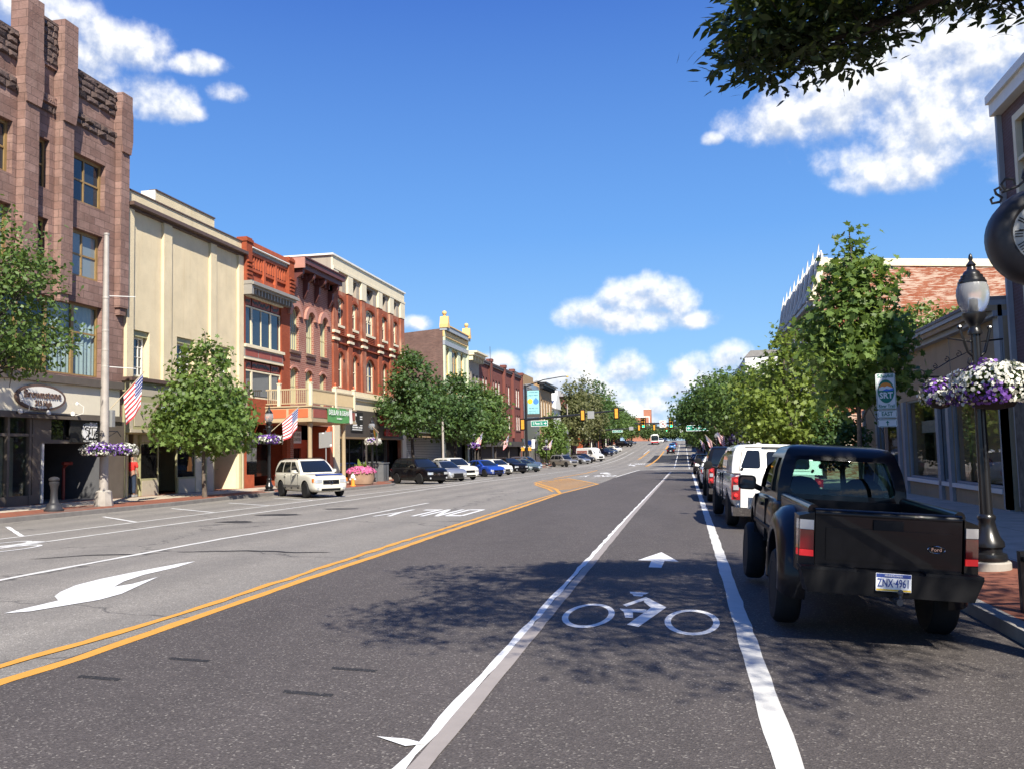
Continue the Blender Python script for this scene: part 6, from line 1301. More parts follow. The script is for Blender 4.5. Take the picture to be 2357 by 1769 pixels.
def pickup(name, label, paint, loc, L=5.85, W=2.03, wr=.40, axles=(1.25, 4.9), bed_top=1.3, cab=(2.35, 4.35), roofy=(2.5, 3.75), H=1.92, gc=.42, cap=False, chrome=True, wt=.78, rz=0.0):
    r_ = local(name, label, 'pickup truck', GRR); w = W / 2
    st = [(.06, .93, gc + .02, bed_top - .01), (.12, .965, gc, bed_top), (.5, .985, gc, bed_top), (cab[0] - .06, .985, gc, bed_top), (cab[0] + .05, .99, gc, bed_top - .03), (cab[1] - .6, .99, gc, bed_top - .05), (cab[1], .985, gc, bed_top - .07), (cab[1] + .5, .975, gc, bed_top - .1), (L - .35, .95, gc, bed_top - .16), (L - .1, .9, gc + .02, bed_top - .26), (L, .82, gc + .1, bed_top - .4)]
    body = subdivided(loft([ring_section(y, w * k, zb, zt, .0 if y < cab[1] else .04, .16) for y, k, zb, zt in st]).mesh('body', M[paint]))
    cuts = [lathe_cut(a, wr + .02, wr * 1.2, w * 1.2) for a in axles]
    bc = MB(); bc.box(-w * .83, w * .83, .16, cab[0] - .1, gc + .3, bed_top + .3); cuts.append(bc.mesh('c', M[paint]))
    body = boolean(body, cuts, 'body'); dark_inner(body, w, axles, wr, gc); shade(body, 35); link('body', body, r_)
    g = GH(bed_top - .06, H - .06, cab[0], cab[1] + .35, roofy[0], roofy[1], w * .93, wt)
    g.shell().obj('cab_roof', M[paint], r_, 50)
    mb = MB(); g.front(mb); mb.obj('windscreen', M['car_glass'], r_, True)
    mb = MB(); g.rear(mb, .06, .9, .86); mb.obj('rear_window', M['car_glass'], r_, True)
    for sg in (1, -1):
        for a in ((.04, .36, .08, .38), (.41, .88, .43, .80)): mb = MB(); g.side(mb, sg, *a); mb.obj('side_window', M['car_glass'], r_, True)
        for a in axles: add_wheel(r_, sg * (w - .15), a, wr, .26, 6, 'alloy', sg)
        mb = MB(); mb.tube([(sg * w * .93, cab[1] - .25, bed_top + .0), (sg * (w + .12), cab[1] - .3, bed_top + .04)], .03, 6); mo = mb.obj('mirror', M['black_plastic'], r_)
        q = MB(); q.lathe([(.02, -.05), (.11, -.04), (.12, .02), (.08, .06), (.0, .07)], (sg * (w + .2), cab[1] - .33, bed_top + .08), 12, 0, 'y'); q.obj('mirror_case', M['black_plastic'], mo, 50)
        mb = MB(); x0, x1 = sg * w * .80, sg * w * .985
        mb.hexa([(x0, .0, bed_top - .62), (x1, .05, bed_top - .62), (x1, .22, bed_top - .62), (x0, .12, bed_top - .62), (x0, .0, bed_top - .08), (x1, .05, bed_top - .12), (x1, .22, bed_top - .12), (x0, .12, bed_top - .08)]); tl = mb.obj('tail_light', M['lens_red'], r_)
        mb = MB(); mb.box(sg * w * .83, sg * w * .95, -.012, .02, bed_top - .40, bed_top - .29); mb.obj('reversing_lamp', M['lens_clear'], tl)
        mb = MB(); mb.lathe([(.045, 0), (.04, -.02), (0, -.025)], (sg * w * .89, -.0, bed_top - .19), 10, 0, 'y'); mb.lathe([(.045, 0), (.04, -.02), (0, -.025)], (sg * w * .89, -.0, bed_top - .52), 10, 0, 'y'); mb.obj('lamp_lens', M['tail_lit'], tl)
        mb = MB(); mb.box(sg * (w - .02), sg * (w + .02), cab[0] + .75, cab[0] + .95, bed_top - .2, bed_top - .16); mb.obj('door_handle', M['chrome' if chrome else 'black_plastic'], r_)
        mb = MB()
        for y in (cab[0] - .03, cab[0] + .55, cab[1] + .02): mb.nxt(); mb.box(sg * (w * .96), sg * (w * .992 + .004), y, y + .012, gc + .12, bed_top - .08)
        mb.obj('door_seam', M['under_dark'], r_)
    mb = MB(); mb.box(-w * .79, w * .79, .0, .07, gc + .10, bed_top - .02); tg = mb.obj('tailgate', M[paint], r_)
    mb = MB(); mb.box(-.15, .15, -.012, .0, bed_top - .22, bed_top - .10); mb.obj('tailgate_handle', M['black_plastic'], tg)
    bm_ = 'chrome' if chrome else 'black_plastic'
    mb = MB(); mb.hexa([(-w * .96, -.02, gc - .1), (w * .96, -.02, gc - .1), (w * .96, .2, gc - .1), (-w * .96, .2, gc - .1), (-w * .97, -.16, gc + .1), (w * .97, -.16, gc + .1), (w * .97, .2, gc + .1), (-w * .97, .2, gc + .1)]); mb.obj('rear_bumper', M[bm_], r_)
    mb = MB(); mb.box(-w * .8, w * .8, .3, L - .4, gc - .1, gc + .02); mb.obj('chassis', M['under_dark'], r_)
    for sg in (1, -1): mb = MB(); mb.box(sg * .55, sg * w * .9, L - .08, L - .03, bed_top - .5, bed_top - .28); mb.obj('headlight', M['lens_clear'], r_)
    if cap:
        ch = H - bed_top + .1; SH = ((.98, -.03), (.965, .3), (.92, .68), (.86, .87), (.74, .97), (.3, 1.01), (-.3, 1.01), (-.74, .97), (-.86, .87), (-.92, .68), (-.965, .3), (-.98, -.03))
        sec = lambda y, s_, sl: [(x * s_ * w, y + sl * max(0, z), bed_top + ch * z * (s_ if z > .5 else 1)) for x, z in SH]
        mb = loft([sec(.04, .975, .26), sec(.07, 1.0, .26), sec(1.2, 1.0, 0), sec(cab[0] - .05, 1.0, 0), sec(cab[0], .97, 0)]); cp = mb.obj('truck_cap', M[paint], r_, 35)
        def cy(z): return lerp(.04, .30, (z - bed_top) / ch) - .012
        def pane(x0, x1, z0, z1, nm, mt, e=0, r=.06, sl=0):
            q = MB(); pts = []
            for cx, cz, a in ((x1 - r, z1 - r, 0), (x0 + r + sl, z1 - r, 90), (x0 + r, z0 + r, 180), (x1 - r, z0 + r, 270)):
                for k in range(4): an = R(a + k * 30); pts.append((cx + r * math.cos(an), cz + r * math.sin(an)))
            q.add([(x, cy(z) - e, z) for x, z in pts] + [(x, cy(z) + .03, z) for x, z in pts], [tuple(range(len(pts)))] + [(i, (i + 1) % len(pts), len(pts) + (i + 1) % len(pts), len(pts) + i) for i in range(len(pts))]); return q.obj(nm, M[mt], cp)
        pane(-w * .77, -.36, bed_top + .10, bed_top + .50, 'cap_window', 'car_glass', .004, .05, .12); pane(-.26, w * .74, bed_top + .06, bed_top + .52, 'cap_door', 'paint_ivory', .003); pane(-.22, w * .70, bed_top + .1, bed_top + .48, 'cap_window', 'car_glass', .01)
        q = MB(); q.tube([(-w * .82, cy(bed_top + .05) - .01, bed_top + .02), (-w * .74, cy(bed_top + .5) - .01, bed_top + .48), (-w * .66, cy(bed_top + .6) - .012, bed_top + .575), (w * .66, cy(bed_top + .6) - .012, bed_top + .56), (w * .75, cy(bed_top + .5) - .01, bed_top + .44)], .013, 6); q.obj('cap_seal', M['grey_trim'], cp)
        q = MB(); q.box(-.3, .12, .2, .3, bed_top + .575, bed_top + .595); q.obj('brake_lamp', M['sign_grey'], cp)
        for sg in (1, -1):
            q = MB(); q.hexa([(sg * w * .968, .55, bed_top + .12), (sg * w * .968, 1.9, bed_top + .12), (sg * w * .955, 1.9, bed_top + .13), (sg * w * .955, .55, bed_top + .13), (sg * w * .915, .65, bed_top + .48), (sg * w * .915, 1.9, bed_top + .48), (sg * w * .9, 1.9, bed_top + .48), (sg * w * .9, .65, bed_top + .48)]); q.obj('cap_side_window', M['car_glass'], cp)
            q = MB(); q.lathe([(.03, 0), (.035, -.02), (.02, -.04)], (sg * w * .76, cy(bed_top + .08) , bed_top + .07), 8, 0, 'y'); q.obj('cap_latch', M['black_plastic'], cp)
    plate(r_, 0, -.165 if not cap else -.165, gc + .0, 'YJK 5083')
    x, y = loc; put(r_, (x, y, gr(x, y, .005)), rz); r_.rotation_euler[1] = R(2.6); return r_
pickup('white_pickup', 'white pickup with white cap over its bed, second from the camera', 'paint_white', (1.99, 20.7), cap=True, H=1.84, rz=R(2.8))
pickup('black_pickup', 'tall black pickup parked in front of the white capped pickup', 'paint_black', (1.78, 31.6), chrome=True, H=1.98, bed_top=1.32, rz=R(1))

# ---- nearest vehicle: small black pickup with bulging rear fenders and a see-through cab
T = local('near_black_pickup', 'nearest small black pickup with bulging rear fenders and a blue and white plate', 'pickup truck', GRR)
pb = 'paint_black'
st = [(1.98, .93, .40, 1.02), (2.05, .97, .38, 1.05), (2.4, .985, .38, 1.06), (3.3, .99, .38, 1.05), (3.75, .99, .38, 1.04), (4.2, .98, .38, 1.02), (4.7, .95, .4, .97), (4.98, .88, .42, .85), (5.08, .78, .48, .72)]
body = subdivided(loft([ring_section(y, .80 * k, zb, zt, .0 if y < 3.6 else .05, .16) for y, k, zb, zt in st]).mesh('body', M[pb]))
ic = MB(); ic.box(-.68, .68, 2.06, 3.72, .52, 1.4); body = boolean(body, [lathe_cut(4.22, .37, .44, 1.2), ic.mesh('c', M['seat_cloth'])], 'body'); dark_inner(body, .80, (4.22,), .37, .38)
for p_ in body.polygons:
    c = p_.center
    if abs(c.x) < .685 and 2.05 < c.y < 3.73 and c.z > .5 and c.z < 1.02: p_.material_index = [m.name for m in body.materials].index('under_dark')
shade(body, 35); link('body', body, T)
g = GH(1.02, 1.60, 2.0, 3.98, 2.16, 3.32, .725, .60)
gi = GH(.96, 1.545, 2.05, 3.90, 2.21, 3.27, .675, .55)
sh_ = g.shell().mesh('cab_shell', M[pb])
cuts = [loft([gi.ringp(-.2), gi.ringp(.3), gi.ringp(.7), gi.ringp(.99)]).mesh('c', M['seat_cloth'])]
def prism_cut(pts, ax, a0, a1):
    q = MB(); q.prism(pts, (lambda p_, a: (p_[0], a, p_[1])) if ax == 'y' else (lambda p_, a: (a, p_[0], p_[1])), a0, a1); return q.mesh('c', M['black_plastic'])
def rr_(x0, x1, z0, z1, r, ix=0):
    o = []
    for cx, cz, a in ((x1 - r - ix, z1 - r, 0), (x0 + r + ix, z1 - r, 90), (x0 + r, z0 + r, 180), (x1 - r, z0 + r, 270)):
        for k in range(4): an = R(a + k * 30); o.append((cx + r * math.cos(an), cz + r * math.sin(an)))
    return o
cuts.append(prism_cut(rr_(-.59, .59, 1.10, 1.48, .06, .07), 'y', 1.8, 2.6)); cuts.append(prism_cut(rr_(-.60, .60, 1.10, 1.51, .05, .06), 'y', 3.2, 4.4))
cuts.append(prism_cut([(2.28, 1.1), (2.62, 1.1), (2.64, 1.49), (2.36, 1.49)], 'x', -1.2, 1.2)); cuts.append(prism_cut([(2.74, 1.1), (3.72, 1.1), (3.36, 1.49), (2.76, 1.49)], 'x', -1.2, 1.2))
sh_ = boolean(sh_, cuts, 'cab_shell'); shade(sh_, 35); link('cab_shell', sh_, T)
for nm, fn in (('rear_window', lambda q: g.rear(q, .12, .8, .82, -.03)), ('windscreen', lambda q: g.front(q, .10, .88, .84, -.03))):
    mb = MB(); fn(mb); mb.obj(nm, M['tinted_glass'], T, True)
for sg in (1, -1):
    mb = MB(); g.side(mb, sg, .14, .36, .16, .38, .12, .82, -.03); mb.obj('quarter_window', M['tinted_glass'], T, True)
    mb = MB(); g.side(mb, sg, .39, .90, .42, .86, .12, .82, -.03); mb.obj('side_window', M['tinted_glass'], T, True)
for x in (-.37, .37):
    mb = MB(); mb.lathe([(.0, .75), (.25, .76), (.275, .95), (.26, 1.12), (.2, 1.22), (.13, 1.27), (.0, 1.285)], (x, 0, 0), 16)
    mb.v = [(a, 2.78 + (b) * .35 + (c - .7) * -.12, c) for a, b, c in mb.v]; mb.box(x - .26, x + .26, 2.75, 3.2, .6, .8); mb.obj('seat', M['seat_cloth'], T, 50)
mb = MB(); mb.box(-.67, .67, 3.5, 3.85, .75, 1.06); mb.obj('dashboard', M['seat_cloth'], T)
mb = MB(); n = 18
for k in range(n):
    a, b = 2 * math.pi * k / n, 2 * math.pi * (k + 1) / n; mb.tube([(-.37 + .18 * math.cos(a), 3.4 + .06 * math.sin(a), 1.07 + .17 * math.sin(a)), (-.37 + .18 * math.cos(b), 3.4 + .06 * math.sin(b), 1.07 + .17 * math.sin(b))], .014, 6, 0, False)
mb.obj('steering_wheel', M['black_plastic'], T)
mb = MB(); mb.box(-.12, .12, 3.3, 3.33, 1.46, 1.53); mb.tube([(0, 3.31, 1.5), (0, 3.33, 1.58)], .01, 5); mb.obj('rear_view_mirror', M['black_plastic'], T)
mb = MB(); mb.sphere((-.02, 3.29, 1.40), .035, 8); mb.tube([(-.02, 3.29, 1.43), (-.02, 3.29, 1.47)], .004, 4); mb.obj('hanging_charm', M['black_plastic'], T)
# bed
mb = MB()
for sg in (1, -1): mb.hexa([(sg * .60, .14, .55), (sg * .68, .14, .5), (sg * .68, 1.95, .5), (sg * .60, 1.95, .55), (sg * .60, .14, 1.05), (sg * .70, .14, 1.03), (sg * .70, 1.95, 1.05), (sg * .60, 1.95, 1.07)]); mb.tube([(sg * .65, .14, 1.045), (sg * .65, 1.96, 1.065)], .05, 10)
mb.box(-.68, .68, .14, 1.96, .5, .56); mb.box(-.68, .68, 1.9, 1.96, .5, 1.05); mb.obj('bed', M[pb], T, 40)
mb = MB(); mb.hexa([(-.645, .06, .56), (.645, .06, .56), (.645, .13, .56), (-.645, .13, .56), (-.645, .05, 1.02), (.645, .05, 1.02), (.645, .13, 1.02), (-.645, .13, 1.02)]); mb.tube([(-.645, .09, 1.02), (.645, .09, 1.02)], .045, 10); tg = mb.obj('tailgate', M[pb], T, 40)
mb = MB(); mb.hexa([(-.55, .045, .62), (.55, .045, .62), (.55, .07, .62), (-.55, .07, .62), (-.55, .038, .9), (.55, .038, .9), (.55, .07, .9), (-.55, .07, .9)]); mb.obj('pressed_panel', M[pb], tg)
mb = MB(); mb.box(-.13, .13, .025, .05, .90, .985); mb.obj('tailgate_handle', M['black_plastic'], tg)
mb = MB(); n = 26
for k in range(n):
    a, b = 2 * math.pi * k / n, 2 * math.pi * (k + 1) / n; mb.tube([(.42 + .075 * math.cos(a), .036, .76 + .03 * math.sin(a)), (.42 + .075 * math.cos(b), .036, .76 + .03 * math.sin(b))], .0035, 4, 0, False)
put_text(mb, 'Ford', .03, lambda a, b, c: (.42 + a, .038 - c, .76 + b), 0, .004, .085); mb.obj('oval_badge', M['chrome'], tg)
for sg in (1, -1):
    mb = MB(); x0, x1 = sg * .655, sg * .79
    mb.hexa([(x0, .03, .5), (x1, .07, .5), (x1, .35, .5), (x0, .2, .5), (x0, .03, 1.03), (x1, .08, .99), (x1, .35, 1.0), (x0, .2, 1.03)]); mb.obj('rear_corner', M[pb], T)
    for z0, z1, mt, nm in ((.875, .96, 'lens_clear', 'reversing_lamp'), (.70, .87, 'lens_red', 'tail_light'), (.64, .695, 'tail_lit', 'indicator')):
        mb = MB(); mb.hexa([(sg * .665, .015, z0), (sg * .782, .05, z0), (sg * .80, .16, z0), (sg * .665, .16, z0), (sg * .665, .015, z1), (sg * .782, .05, z1), (sg * .80, .16, z1), (sg * .665, .16, z1)]); mb.obj(nm, M[mt], T)
    # fender: a bulging arch round the rear wheel
    mb = MB(); prof = [(.66, .69), (.73, .685), (.80, .655), (.865, .59), (.895, .51), (.90, .44), (.885, .405), (.86, .40), (.70, .40)]
    na = 22; vs = []
    for i in range(na + 1):
        a = R(-16 + 212 * i / na); k = 1.0 + (.16 if math.cos(a) > 0.3 else .0) * max(0, math.cos(a) - .3)
        for x, r in prof: rr2 = r * (k if r > .46 else 1); vs.append((sg * (x - (.05 * max(0, math.cos(a) - .4) if r > .5 else 0)), 1.12 + rr2 * math.cos(a), .37 + rr2 * math.sin(a) * (.96 if r > .5 else 1)))
    m_ = len(prof); mb.add(vs, [(i*m_+j, i*m_+j+1, (i+1)*m_+j+1, (i+1)*m_+j) for i in range(na) for j in range(m_-1)]); mb.obj('rear_fender', M[pb], T, 50)
    add_wheel(T, sg * .755, 1.12, .37, .25, 5, 'alloy', sg); add_wheel(T, sg * .735, 4.22, .37, .25, 5, 'alloy', sg)
    mb = MB(); mb.tube([(sg * .74, 3.52, 1.07), (sg * .86, 3.5, 1.12)], .035, 8); mo = mb.obj('mirror', M['black_plastic'], T)
    q = MB(); q.prism(rr_(.82, 1.05, 1.06, 1.24, .05), lambda p_, a: (sg * p_[0], a, p_[1]), 3.44, 3.52); q.obj('mirror_case', M['black_plastic'], mo)
    q = MB(); q.prism(rr_(.84, 1.03, 1.08, 1.22, .04), lambda p_, a: (sg * p_[0], a, p_[1]), 3.436, 3.44); q.obj('mirror_glass', M['blue_glass'], mo)
    mb = MB(); mb.box(sg * .77, sg * .81, 2.95, 3.13, .90, .935); mb.obj('door_handle', M['black_plastic'], T)
    mb = MB()
    for y in (2.68, 3.78): mb.nxt(); mb.box(sg * .74, sg * .795, y, y + .012, .5, 1.0)
    mb.obj('door_seam', M['under_dark'], T)
    mb = MB(); mb.box(sg * .775, sg * .805, 2.1, 3.75, .66, .70); mb.obj('side_moulding', M['black_plastic'], T)
mb = MB(); mb.hexa([(-.72, -.06, .34), (.72, -.06, .34), (.74, .12, .34), (-.74, .12, .34), (-.79, -.09, .54), (.79, -.09, .54), (.80, .12, .56), (-.80, .12, .56)]); mb.box(-.79, -.3, -.08, .1, .54, .565); mb.box(.3, .79, -.08, .1, .54, .565); mb.obj('rear_bumper', M['black_plastic'], T)
plate(T, .02, -.085, .47, 'ZNX·4961')
mb = MB(); mb.tube([(.05, -.2, .32), (.05, .1, .32)], .03, 8); mb.sphere((.06, -.17, .40), .027, 10); mb.tube([(.06, -.17, .34), (.06, -.17, .39)], .016, 8); mb.obj('tow_ball', M['lamp_grey'], T)
mb = MB(); mb.box(-.6, .6, .2, 4.8, .3, .48); mb.tube([(-.7, 1.12, .37), (.7, 1.12, .37)], .06, 8); mb.obj('chassis', M['under_dark'], T)
for sg in (1, -1): mb = MB(); mb.box(sg * .45, sg * .76, 4.95, 5.03, .72, .88); mb.obj('headlight', M['lens_clear'], T)
put(T, (1.67, 8.3, gr(1.71, 8.3, .003)), R(1.5)); T.rotation_euler[1] = R(4.0); T.scale = (.95, 1, 1)
for c in kids(T):
    if not c.name.startswith('wheel'): c.location.z = 0.15

# ---- van, bus, box truck
V = local('delivery_van', 'tall white delivery van with dark red panel on its side', 'van', GL)
st = [(-2.85, .95, .3, 2.3), (-2.8, 1.0, .28, 2.45), (1.0, 1.0, .28, 2.5), (1.45, 1.0, .28, 2.3), (1.95, .98, .28, 1.45), (2.6, .95, .28, 1.2), (2.85, .86, .34, 1.0), (2.9, .78, .4, .8)]
body = boolean(loft([ring_section(y, 1.0 * k, zb, zt, .06) for y, k, zb, zt in st]).mesh('body', M['paint_white']), [lathe_cut(1.95, .37, .43, 1.3), lathe_cut(-1.75, .37, .43, 1.3)], 'body'); dark_inner(body, 1.0, (1.95, -1.75), .37, .28); shade(body, 30); link('body', body, V)
mb = MB(); mb.hexa([(-.82, 1.97, 1.47), (.82, 1.97, 1.47), (.82, 1.9, 1.47), (-.82, 1.9, 1.47), (-.78, 1.49, 2.24), (.78, 1.49, 2.24), (.78, 1.4, 2.24), (-.78, 1.4, 2.24)]); mb.obj('windscreen', M['car_glass'], V)
for sg in (1, -1):
    mb = MB(); mb.hexa([(sg * .99, .55, 1.4), (sg * .99, 1.75, 1.38), (sg * .9, 1.75, 1.38), (sg * .9, .55, 1.4), (sg * .985, .6, 2.1), (sg * .985, 1.42, 2.1), (sg * .9, 1.42, 2.1), (sg * .9, .6, 2.1)]); mb.v = [(x * 1.018, y, z) for x, y, z in mb.v]; mb.obj('side_window', M['car_glass'], V)
    for y in (1.95, -1.75): add_wheel(V, sg * .86, y, .36, .23, 6, 'alloy', sg)
    mb = MB(); mb.box(sg * .55, sg * .86, 2.72, 2.84, .82, 1.05); mb.obj('headlight', M['lens_clear'], V)
    mb = MB(); mb.box(sg * 1.0, sg * 1.2, 1.5, 1.62, 1.4, 1.75); mb.obj('mirror', M['black_plastic'], V)
    mb = MB(); mb.box(sg * .97, sg * 1.012, -2.6, .2, 1.2, 2.0); pn = mb.obj('red_panel', M['brick_red_panel'], V)
    mb = MB(); put_text(mb, 'MULTI FLOW', .4, lambda a, b, c: (sg * 1.016, -1.2 + sg * a, 1.6 + b), 0, .004, 2.5); mb.obj('panel_lettering', M['white_lettering'], pn)
mb = MB(); mb.box(-.55, .55, 2.78, 2.91, .62, .95); mb.obj('grille', M['black_plastic'], V)
mb = MB(); mb.box(-.85, .85, 2.8, 2.93, .3, .5); mb.obj('front_bumper', M['black_plastic'], V)
put(V, (-17.0, 164.5, gr(-17, 164.5)), head(-42))
BU = local('city_bus', 'white city bus with red lower band coming down the street', 'bus')
mb = MB(); mb.prism([(-1.25, .35), (1.25, .35), (1.28, 1.2), (1.24, 2.8), (1.05, 3.05), (-1.05, 3.05), (-1.24, 2.8), (-1.28, 1.2)], lambda p_, a: (p_[0], a, p_[1]), -6, 5.9); mb.obj('body', M['paint_white'], BU)
mb = MB(); mb.box(-1.12, 1.12, 5.85, 5.96, 1.2, 2.45); mb.obj('windscreen', M['car_glass'], BU)
mb = MB(); mb.box(-1.0, 1.0, 5.85, 5.95, 2.5, 2.8); mb.obj('destination_sign', M['black_plastic'], BU)
mb = MB(); mb.box(-1.2, 1.2, 5.85, 5.97, .55, .85); mb.obj('red_band', M['flag_red'], BU)
mb = MB(); mb.box(-1.25, 1.25, 5.8, 6.0, .32, .5); mb.obj('front_bumper', M['black_plastic'], BU)
mb = MB(); mb.box(-.8, .8, -3, 2, 3.05, 3.3); mb.obj('roof_unit', M['white_trim'], BU)
for sg in (1, -1):
    mb = MB(); mb.box(sg * 1.22, sg * 1.29, -5.5, 5.3, 1.35, 2.4); mb.obj('side_window', M['car_glass'], BU)
    mb = MB(); mb.box(sg * .8, sg * 1.1, 5.88, 5.98, .9, 1.05); mb.obj('headlight', M['lens_clear'], BU)
    mb = MB(); mb.tube([(sg * 1.2, 5.8, 2.6), (sg * 1.5, 6.1, 2.5), (sg * 1.5, 6.1, 2.0)], .05, 6); mb.obj('mirror', M['black_plastic'], BU)
    for y in (3.6, -3.4): add_wheel(BU, sg * 1.08, y, .48, .28, 8, 'alloy', sg)
put(BU, (-9.0, 297, gr(-9, 297)), math.pi)
X_ = local('box_truck', 'box truck with open brown cargo back parked far up the right kerb', 'truck', GRR)
mb = MB(); mb.box(-1.15, 1.15, .1, 4.6, .95, 3.1); mb.obj('cargo_box', M['paint_white'], X_)
mb = MB(); mb.box(-1.0, 1.0, .0, .1, 1.05, 2.95); mb.obj('open_rear', M['awning_brown'], X_)
mb = MB(); mb.hexa([(-1.0, -1.3, .35), (1.0, -1.3, .35), (1.0, 0, .9), (-1.0, 0, .9), (-1.0, -1.3, .42), (1.0, -1.3, .42), (1.0, 0, 1.0), (-1.0, 0, 1.0)]); mb.obj('loading_ramp', M['gold_trim'], X_)
mb = MB(); mb.box(-1.0, 1.0, 4.7, 6.4, .5, 1.2); mb.box(-.95, .95, 4.7, 5.8, 1.2, 2.2); mb.obj('cab', M['paint_white'], X_)
for sg in (1, -1):
    for y in (1.2, 5.5): add_wheel(X_, sg * .95, y, .42, .26, 6, 'alloy', sg)
put(X_, (1.7, 252, gr(1.7, 252)), 0)
# ------------------------------------------------------------------ trees and flowers
SHAPES = {'maple': [(0, -.5), (.10, -.28), (.46, -.34), (.30, -.05), (.5, .16), (.22, .17), (.0, .52), (-.22, .17), (-.5, .16), (-.30, -.05), (-.46, -.34), (-.10, -.28)],
          'oval': [(0, -.5), (.26, -.12), (.22, .22), (0, .5), (-.22, .22), (-.26, -.12)],
          'lance': [(0, -.5), (.15, -.22), (.17, .05), (.0, .5), (-.17, .05), (-.15, -.22)],
          'clump': [(0, -.5), (.4, -.3), (.2, -.05), (.5, .2), (.1, .2), (0, .5), (-.25, .2), (-.5, .25), (-.25, -.1), (-.42, -.32)],
          'round': [(math.cos(i * 1.2566) * .5, math.sin(i * 1.2566) * .5) for i in range(5)]}
def scatter(name, mats, pos, nor, axis, size, shape, parent, mi=None, fold=0.0):
    """one mesh of many small leaves or petals; pos, nor, axis: (n, 3)"""
    pos, nor, axis = np.asarray(pos, float), np.asarray(nor, float), np.asarray(axis, float); n = len(pos); sh = np.array(SHAPES[shape]); k = len(sh)
    off = ROOT.get(rootof(parent), (0, 0, 0)); pos = pos - np.array(off)
    nor = nor / np.linalg.norm(nor, axis=1, keepdims=True); axis = axis - nor * (axis * nor).sum(1, keepdims=True); axis = axis / (np.linalg.norm(axis, axis=1, keepdims=True) + 1e-9); sx = np.cross(axis, nor)
    size = np.broadcast_to(np.asarray(size, float).reshape(-1, 1), (n, 1))
    v = pos[:, None, :] + (sx[:, None, :] * sh[None, :, 0:1] + axis[:, None, :] * sh[None, :, 1:2] + nor[:, None, :] * (np.abs(sh[None, :, 0:1]) * fold)) * size[:, None, :]
    me = bpy.data.meshes.new(name); me.vertices.add(n * k); me.vertices.foreach_set('co', v.reshape(-1)); me.loops.add(n * k); me.loops.foreach_set('vertex_index', np.arange(n * k, dtype=np.int32))
    me.polygons.add(n); me.polygons.foreach_set('loop_start', np.arange(0, n * k, k, dtype=np.int32))
    try: me.polygons.foreach_set('loop_total', np.full(n, k, dtype=np.int32))
    except Exception: pass
    for m in (mats if isinstance(mats, list) else [mats]): me.materials.append(M[m])
    if mi is not None: me.polygons.foreach_set('material_index', np.asarray(mi, dtype=np.int32))
    me.update(calc_edges=True); me.validate(); return link(name, me, parent)
def crown_points(rs, blobs, ncl, gap=0.0):
    """cluster centres inside the blobs (cx, cy, cz, rx, ry, rz), mostly near the outside"""
    vol = np.array([b[3] * b[4] * b[5] for b in blobs]) ** .75; pick = rs.choice(len(blobs), ncl, p=vol / vol.sum()); out = []
    for i in pick:
        b = blobs[i]; d = rs.normal(size=3); d /= np.linalg.norm(d); r = rs.uniform(.25, 1) ** .45
        out.append([b[0] + d[0] * b[3] * r, b[1] + d[1] * b[4] * r, b[2] + d[2] * b[5] * r])
    return np.array(out)
def leaves(rs, cen, per, sig, up=.6, droop=.35, core=None):
    n = len(cen) * per; c = np.repeat(cen, per, 0); p = c + rs.normal(size=(n, 3)) * np.array(sig)
    core = cen.mean(0) if core is None else np.array(core); out = p - core; out /= (np.linalg.norm(out, axis=1, keepdims=True) + 1e-6)
    nor = rs.normal(size=(n, 3)) * .75 + np.array([0, 0, up]) + out * .55
    ax = rs.normal(size=(n, 3)) * .6 + out * .8 + np.array([0, 0, -droop]); return p, nor, ax
def tree(name, label, group, x, y, trunk_h, tr, blobs, ncl, per, sig, lsize, shape, leaf, bark='bark', seed=1, limbs=14, z0=None, base=.15, lean=(0, 0), fold=.25, cat='tree'):
    z0 = gr(x, y, base) if z0 is None else z0; T_ = thing(name, label, cat, (x, y, z0), 0, group); rs = np.random.RandomState(seed)
    bl = [(x + b[0], y + b[1], z0 + b[2], b[3], b[4], b[5]) for b in blobs]; cen = crown_points(rs, bl, ncl)
    mb = MB(); top = max(b[2] + b[5] * .6 for b in blobs); pts = []; rad = []
    for i in range(9):
        t = i / 8; pts.append((x + lean[0] * t + .05 * math.sin(t * 7 + seed) * (t > .1), y + lean[1] * t + .05 * math.cos(t * 5 + seed) * (t > .1), z0 - .05 + top * t)); rad.append(tr * ((1.35 if i == 0 else 1) * (1 - .82 * t)))
    mb.tube(pts, rad, 9)
    for i in range(limbs):
        c = cen[rs.randint(len(cen))]; zt = trunk_h + (c[2] - z0 - trunk_h) * rs.uniform(.1, .6); zt = min(max(zt, trunk_h * .95), top * .93); t = zt / top
        a = Vector((x + lean[0] * t, y + lean[1] * t, z0 + zt)); b = Vector(c); mid = a.lerp(b, .5) + Vector((0, 0, (b - a).length * .10))
        r = tr * (1 - .8 * t) * .55; mb.tube([a, mid, b], [r, r * .6, r * .15], 6)
        for k in range(2):
            e = b + Vector(rs.normal(size=3) * .35); mb.tube([mid.lerp(b, .3 + .3 * k), e], [r * .4, r * .1], 5)
    mb.obj('trunk', M[bark], T_, 60)
    p, n_, a_ = leaves(rs, cen, per, sig, core=np.mean([[b[0], b[1], b[2]] for b in bl], 0)); sz = rs.uniform(.7, 1.25, len(p)) * lsize
    scatter('crown', leaf, p, n_, a_, sz, shape, T_, fold=fold); return T_
TG = 'street trees along the left pavement'; TR = 'street trees along the right pavement'
def cone(h0, h1, r, n=5, ry=None):
    o = []
    for i in range(n):
        t = i / (n - 1); k = (1 - t) ** .75 * (1 if t > .0 else .82) + .10; o.append((0, 0, h0 + (h1 - h0) * (.10 + .82 * t), r * k, (ry or r) * k, (h1 - h0) / n * .85))
    return o
